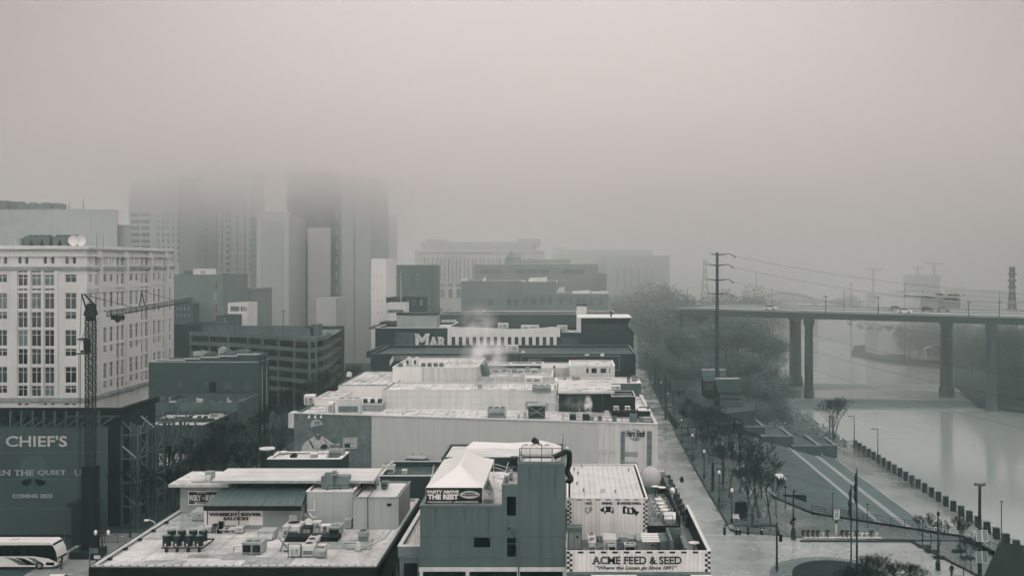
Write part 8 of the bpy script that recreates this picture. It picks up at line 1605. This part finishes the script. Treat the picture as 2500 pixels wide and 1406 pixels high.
def make_person(label,x,y,z,rz,vtop,vleg,group=None):
    # one continuous body surface swept from rings; jacket and trousers as materials of zones
    q=MB();
    def limb(pts,n=8):
        rings=[]
        for i,(p,r)in enumerate(pts):
            a=Vector(pts[max(0,i-1)][0]);b=Vector(pts[min(len(pts)-1,i+1)][0]);d=(b-a).normalized();u_=d.cross(Vector((0,1,0.01))).normalized();w_=d.cross(u_)
            rings.append([Vector(p)+(u_*math.cos(2*math.pi*k/n)+w_*math.sin(2*math.pi*k/n))*r for k in range(n)])
        i0=len(q.v)
        for rg in rings:q.v+=[tuple(v)for v in rg]
        for i in range(len(rings)-1):
            for k in range(n):q.f.append((i0+i*n+k,i0+i*n+(k+1)%n,i0+(i+1)*n+(k+1)%n,i0+(i+1)*n+k));q.mi.append(q.m)
        q.f.append(tuple(i0+k for k in range(n)));q.f.append(tuple(i0+(len(rings)-1)*n+n-1-k for k in range(n)));q.mi+=[q.m,q.m]
    q.m=1;limb([((-.09,0, .95), .12),((-.1,-.1, .5), .075),((-.1,-.04, .1), .05),((-.1,-.18, .04), .045)]);limb([((.09,0, .95), .12),((.1, .08, .5), .075),((.1, .22, .12), .05),((.1, .1, .04), .045)])
    q.m=0;limb([((0,0, .86), .17),((0,0,1.1), .17),((0, .02,1.35), .2),((0, .02,1.46), .13),((0, .01,1.52), .06)],10);limb([((-.19, .02,1.42), .075),((-.26, .05,1.15), .055),((-.27,-.06, .9), .04)]);limb([((.19, .02,1.42), .075),((.26, .0,1.15), .055),((.27,-.12, .93), .04)])
    q.m=2;limb([((0, .01,1.5), .055),((0,0,1.58), .08),((0,-.01,1.68), .1),((0,0,1.77), .075),((0,0,1.8), .02)],10);limb([((-.27,-.06, .9), .038),((-.27,-.1, .8), .03)]);limb([((.27,-.12, .93), .038),((.27,-.18, .84), .03)])
    o=q.build('person',[vtop,vleg,mat('skin', .2, .6,n=0)],None,(0,0,0),smooth=True);hq=MB();hq.rev(0, .02,[(.105,1.7),(.1,1.77),(.05,1.83)],10);hq.build('hair',DARK,o)
    o.location=(x,y,z);o.rotation_euler=(0,0,rz);return tag(o,label,'person',group)
make_person('person in a white top walking up the avenue, left of the pair',PX(1585,335),335, .14,math.pi,WHITE,DARK,'walking pair');make_person('person in a pale top walking up the avenue, right of the pair',PX(1592,333),333, .14,math.pi,PALE,DARK,'walking pair')
make_person('person in dark clothes standing on the plaza at the bottom edge',PX(2327,130),130.5, .01,0,BLACK,BLACK);make_person('distant person in a dark jacket at the far avenue kerb',PX(1560.5,420),420, .01, .5,WHITE,BLACK)
q=MB();q.rev(11.6,115.5,[(.12,13.2),(.1,14.0),(.3,14.2),(.33,14.5),(.15,14.75)],12);tag(q.build('statue',WHITE),'small white round headed figure by the store parapet','statue')
# ------------------------------------------------------------------ trees
def grow(seed,h,spread,levels=5,trunk_r=.13,fork=.32,stems=1,twig=.012,nb=3,droop=0.0):
    rr=random.Random(seed);tr=MB();cr=MB()
    def rec(p,d,L,r,lv):
        segs=2;q=p
        for i in range(segs):
            d2=(d+Vector((rr.uniform(-.14, .14),rr.uniform(-.14, .14),rr.uniform(-.04, .1)))).normalized();e=q+d2*(L/segs);r2=r*(.86 if lv else .92)
            (tr if lv==0 else cr).tube(q,e,r,r2,6 if lv<2 else 3);q=e;d=d2;r=r2
        if lv>=levels:return
        n=nb+(1 if rr.random()< .45 else 0)
        for k in range(n):
            az=rr.uniform(0,6.283);tilt=rr.uniform(.35, .85)*spread
            a=Vector((math.cos(az),math.sin(az),0));nd=(d*math.cos(tilt)+a*math.sin(tilt)+Vector((0,0, .12-droop*lv))).normalized()
            rec(q,nd,L*rr.uniform(.6, .85),max(twig,r*rr.uniform(.5, .68)),lv+1)
    for s_ in range(stems):
        a=rr.uniform(0,6.28);rec(Vector((0,0,0)),Vector((.25*math.cos(a)*(stems>1), .25*math.sin(a)*(stems>1),1)).normalized(),h*fork,trunk_r,0)
    return tr,cr
def tree_proto(name,seed,bark,tw,**k):
    t=thing(name,'','tree',(0,0,0));a,b=grow(seed,**k);a.build('trunk',bark,t);b.build('crown',tw,t);reg(t);return t
used_={}
def put(proto,loc,rz,sc,label,group):
    if proto.name not in used_:used_[proto.name]=1;proto.location=loc;proto.rotation_euler=(0,0,rz);proto.scale=(sc,sc,sc);proto['label']=label;proto['group']=group;return proto
    return dup(proto,loc,rz,label,group,sc)
rt=random.Random(21)
PT=[tree_proto('bare_tree',30+i,BARK,TWIG,h=7.2,spread=.62,levels=5,trunk_r=.11,fork=.33,nb=3,twig=.02)for i in range(4)]
n=0
for j in range(17):
    for i,x in enumerate((27.6,30.4,33.0)):
        y=155.5+j*6.1+rt.uniform(-1,1)
        if(j==0 and i==2)or rt.random()< .1 or y>252:continue
        row=('kerb side','middle','river side')[i];part_='near end' if j<5 else('middle' if j<11 else 'far end')
        put(PT[rt.randrange(4)],(x+rt.uniform(-.5, .5),y, .13),rt.uniform(0,6.28),rt.uniform(.88,1.12),'small bare grove tree, %s row, %s'%(row,part_),'bare trees, %s row, %s'%(row,part_));n+=1
for k,(px_,yb_)in enumerate(((2252,1332),(2271,1343),(2291,1360),(2341,1343),(2361,1358),(2372,1400),(2352,1406))):
    Y=GY(yb_, .13);put(PT[k%4],(PX(px_,Y),Y, .13),k*1.3, .62,['leftmost','second','third','fourth','fifth','sixth','nearest'][k]+' little bare tree in its pit at the right end of the plaza','little plaza trees')
BB=tree_proto('bare_bush',77,BARK,TWIGD,h=5.2,spread=1.05,levels=5,trunk_r=.08,fork=.3,stems=5,nb=3,twig=.01)
for k,(x,y,s_,lab)in enumerate(((36.5,121.5,1.15,'big spreading bare bush at the bottom edge, right of the grass island'),(33.0,119.5, .95,'dark bare bush at the bottom edge below the island'),(40.0,120,1.0,'bare bush at the bottom edge, right of the big one'))):put(BB,(x,y,0),k*2,s_,lab,None or 'bushes at the bottom edge')
RB=tree_proto('bare_tree',91,BARK,TWIG,h=12.5,spread=.75,levels=5,trunk_r=.16,fork=.3,stems=3,nb=3,twig=.025);put(RB,(69.5,268,-7),0,1,'branching bare tree leaning over the water by the stepped planters','waterside tree');
SEC=[tree_proto('avenue_tree',120+i,BARK,TWIGD,h=11.5,spread=.8,levels=5,trunk_r=.16,fork=.3,nb=3,twig=.022)for i in range(3)]
k=0
for j in range(18):
    for x in(-64.2,-58.5,-52.2):
        y=148+j*9+rt.uniform(-2,2)+(4 if x==-58.5 else 0)
        if x==-58.5 and y>185:continue
        side='left' if x<-62 else('right' if x>-55 else 'middle');part_='near' if j<6 else('middle' if j<12 else 'far')
        put(SEC[rt.randrange(3)],(x,y,0),rt.uniform(0,6.28),rt.uniform(.8,1.05),'dark bare street tree, %s side, %s stretch of the side avenue'%(side,part_),'street trees, %s side, %s'%(side,part_));k+=1
for k,(px_,py_,Y)in enumerate(((1560,800,640),(1545,770,700),(1105,740,430),(1085,745,440))):put(SEC[k%3],(PX(px_,Y),Y,0 if Y>500 else 8),k,1.2,['hazy bare tree at the far bend of the avenue, right','hazy bare tree at the far bend of the avenue, left','hazy bare tree before the courthouse, right','hazy bare tree before the courthouse, left'][k],'hazy bare trees')
# dense rounded trees along the river bank
LEAF=mat('dull_evergreen_leaves', .15, .9,n=.35,sc=.35,fine=.3);LEAFH=mat('hazy_bare_crown', .15, .9,n=.3,sc=.3,fine=.3)
def leafy(name,seed,h,r,leaf,n=2600,size=.42,trunk=.28):
    rr=random.Random(seed);t=thing(name,'','tree',(0,0,0));a,b=grow(seed,h* .9, .75,levels=3,trunk_r=trunk,fork=.3,nb=3,twig=.04)
    a.v+=[];off_=len(a.v);a.v+=b.v;a.f+=[tuple(i+off_ for i in f_)for f_ in b.f];a.mi+=b.mi;a.build('trunk',BARK,t)
    q=MB();lobes=[]
    for k in range(13):az=rr.uniform(0,6.28);q_=rr.random()** .5;lobes.append((Vector((math.cos(az)*r* .62*q_,math.sin(az)*r* .62*q_,h*rr.uniform(.42, .86))),r*rr.uniform(.3, .52)))
    for k in range(n):
        c,s_=lobes[rr.randrange(13)];d=Vector((rr.gauss(0,1),rr.gauss(0,1),rr.gauss(0, .85))).normalized();p=c+d*s_*(.62+ .45*rr.random());u_=Vector((rr.gauss(0,1),rr.gauss(0,1),rr.gauss(0,1))).normalized();w_=u_.cross(d).normalized()if abs(u_.dot(d))< .95 else u_.orthogonal();z_=size*rr.uniform(.5,1.2);q.face([p-u_*z_* .5,p+w_*z_* .4,p+u_*z_* .5,p-w_*z_* .4])
    q.build('crown',leaf,t);reg(t);return t
LT=[leafy('dense_tree',200+i,15,7.2,LEAF,n=8000,size=.36)for i in range(3)];LH=[leafy('hazy_tree',300+i,12,6.5,LEAFH,n=4000,size=.36)for i in range(2)]
spots=[]
def band_(n_,f_):
    for k in range(n_):spots.append(f_(k))
big=[(1600,840,330,1.0),(1585,850,345, .9),(1640,815,350,1.05),(1668,800,372,1.1),(1700,815,340,1.05),(1735,800,350,1.1),(1770,790,358,1.15),(1805,785,352,1.2),(1840,790,356,1.15),(1870,800,348,1.1),(1898,830,345,1.0),(1690,880,315, .9),(1740,870,320, .95),(1790,860,318,1.0),(1840,870,312,1.0),(1880,890,315, .95),(1860,930,296, .85),(1825,920,302, .85),(1900,930,305, .8),(1650,880,318, .85),(1612,870,322, .8),(1890,975,286, .65),(1870,1000,277, .6),(1845,985,285, .65),(1910,1000,285, .55),(1690,955,250, .5),(1712,975,238, .5),(1668,975,244, .45),(1700,1000,232, .45)]
for k,(px_,py_,Y,s_)in enumerate(big):
    x=PX(px_,Y);top_=PZ(py_-8,Y);base=top_-15*s_* .93;zone='left' if px_<1680 else('middle' if px_<1800 else 'right');dep='back' if Y>335 else('middle' if Y>300 else 'front')
    base=max(base,-7.5);put(LT[k%3],(x,Y,base),k*1.7,(top_-base)/14.2,'dense rounded tree in the %s %s part of the riverside thicket'%(dep,zone),'riverside trees, %s %s'%(dep,zone))
hz=[(1650,742,395,1,'before the bridge head'),(1630,748,400,1,'before the bridge head'),(1605,752,405,1,'before the bridge head'),(1668,748,380,1,'before the bridge head'),(1620,700,470,1.1,'left of the bridge head'),(1650,712,460,1.0,'left of the bridge head'),(1590,708,480,1.0,'left of the bridge head'),(1560,715,500, .9,'left of the bridge head'),(1530,725,520, .8,'left of the bridge head'),(1640,745,430, .8,'left of the bridge head'),(1600,755,420, .7,'left of the bridge head'),(1680,755,420, .7,'left of the bridge head'),(1800,712,470, .9,'behind the power pole'),(1840,730,460, .6,'behind the power pole'),(1765,725,470, .7,'behind the power pole'),(1885,732,520, .5,'behind the power pole'),(2080,720,620, .8,'far beyond the bridge'),(2040,728,620, .6,'far beyond the bridge'),(2190,728,600, .6,'far beyond the bridge'),(2400,712,620, .9,'far beyond the bridge, right'),(2340,705,700, .9,'far beyond the bridge, right'),(2075,806,560, .7,'on the far bank under the bridge'),(2100,790,528, .8,'on the far bank under the bridge'),(2124,794,522, .8,'on the far bank under the bridge'),(2148,798,516, .8,'on the far bank under the bridge'),(2172,790,510, .8,'on the far bank under the bridge'),(2196,794,504, .8,'on the far bank under the bridge'),(2220,798,498, .8,'on the far bank under the bridge'),(2244,790,492, .8,'on the far bank under the bridge'),(2268,794,486, .8,'on the far bank under the bridge'),(2292,798,480, .8,'on the far bank under the bridge'),(2316,790,474, .8,'on the far bank under the bridge'),(2340,794,468, .8,'on the far bank under the bridge'),(2364,798,462, .8,'on the far bank under the bridge'),(2388,790,456, .8,'on the far bank under the bridge')]
for k,(px_,py_,Y,s_,where)in enumerate(hz):
    top_=PZ(py_,Y);lo=-7 if px_>1950 else 0;base=(lo if Y<500 or px_<1950 else 5);put(LH[k%2],(PX(px_,Y),Y,base),k*2.1,max(.3,(top_-base)/11.5),'hazy pale tree standing '+where,'hazy trees '+where)
rk=[(2400,800,395,1.1),(2440,790,380,1.2),(2480,800,365,1.25),(2520,790,370,1.3),(2420,850,372,1.0),(2460,860,358,1.1),(2500,870,350,1.2),(2445,915,350, .9),(2490,920,345,1.0),(2350,812,420, .9),(2375,830,405, .9)]
for k,(px_,py_,Y,s_)in enumerate(rk):
    top_=PZ(py_,Y);base=max(-8,top_-14.2*s_);put(LT[k%3],(PX(px_,Y),Y,base),k*1.1,(top_-base)/14.2,'dark tree of the thicket on the right bank, '+('near row' if Y<362 else 'back row'),'right bank trees, '+('near' if Y<362 else 'back'))
# brush on the bank between path and water, too tangled to count
rr=random.Random(4);q=MB()
for k in range(7000):
    y=rr.uniform(262,352);t_=rr.random();x=36.5+37*t_;z=-.2-8*t_+rr.random()*1.6;u_=Vector((rr.gauss(0,1),rr.gauss(0,1),rr.gauss(0,1))).normalized();w_=u_.orthogonal();s_=rr.uniform(.2, .5);p=Vector((x,y,z));q.face([p-u_*s_,p+w_*s_* .7,p+u_*s_,p-w_*s_* .7])
tag(q.build('bank_brush',LEAF),'tangled low brush covering the river bank','brush',kind='stuff')

# tell look-alikes apart by counting them from the left as the camera sees them
names_=['first','second','third','fourth','fifth','sixth','seventh','eighth','ninth','tenth','eleventh','twelfth','thirteenth','fourteenth','fifteenth','sixteenth','seventeenth','eighteenth','nineteenth','twentieth','twenty-first'];same_={}
for o in COL.objects:
    if o.parent is None and o.get('label')and o.get('category')in('tree','roof vent','bird','shrub'):same_.setdefault(o['label'],[]).append(o)
for lab,L_ in same_.items():
    if 1<len(L_)<=21:
        L_.sort(key=lambda o:VX+o.location.x*F/max(1,o.location.y))
        for k,o in enumerate(L_):o['label']=names_[k]+' from left, '+lab
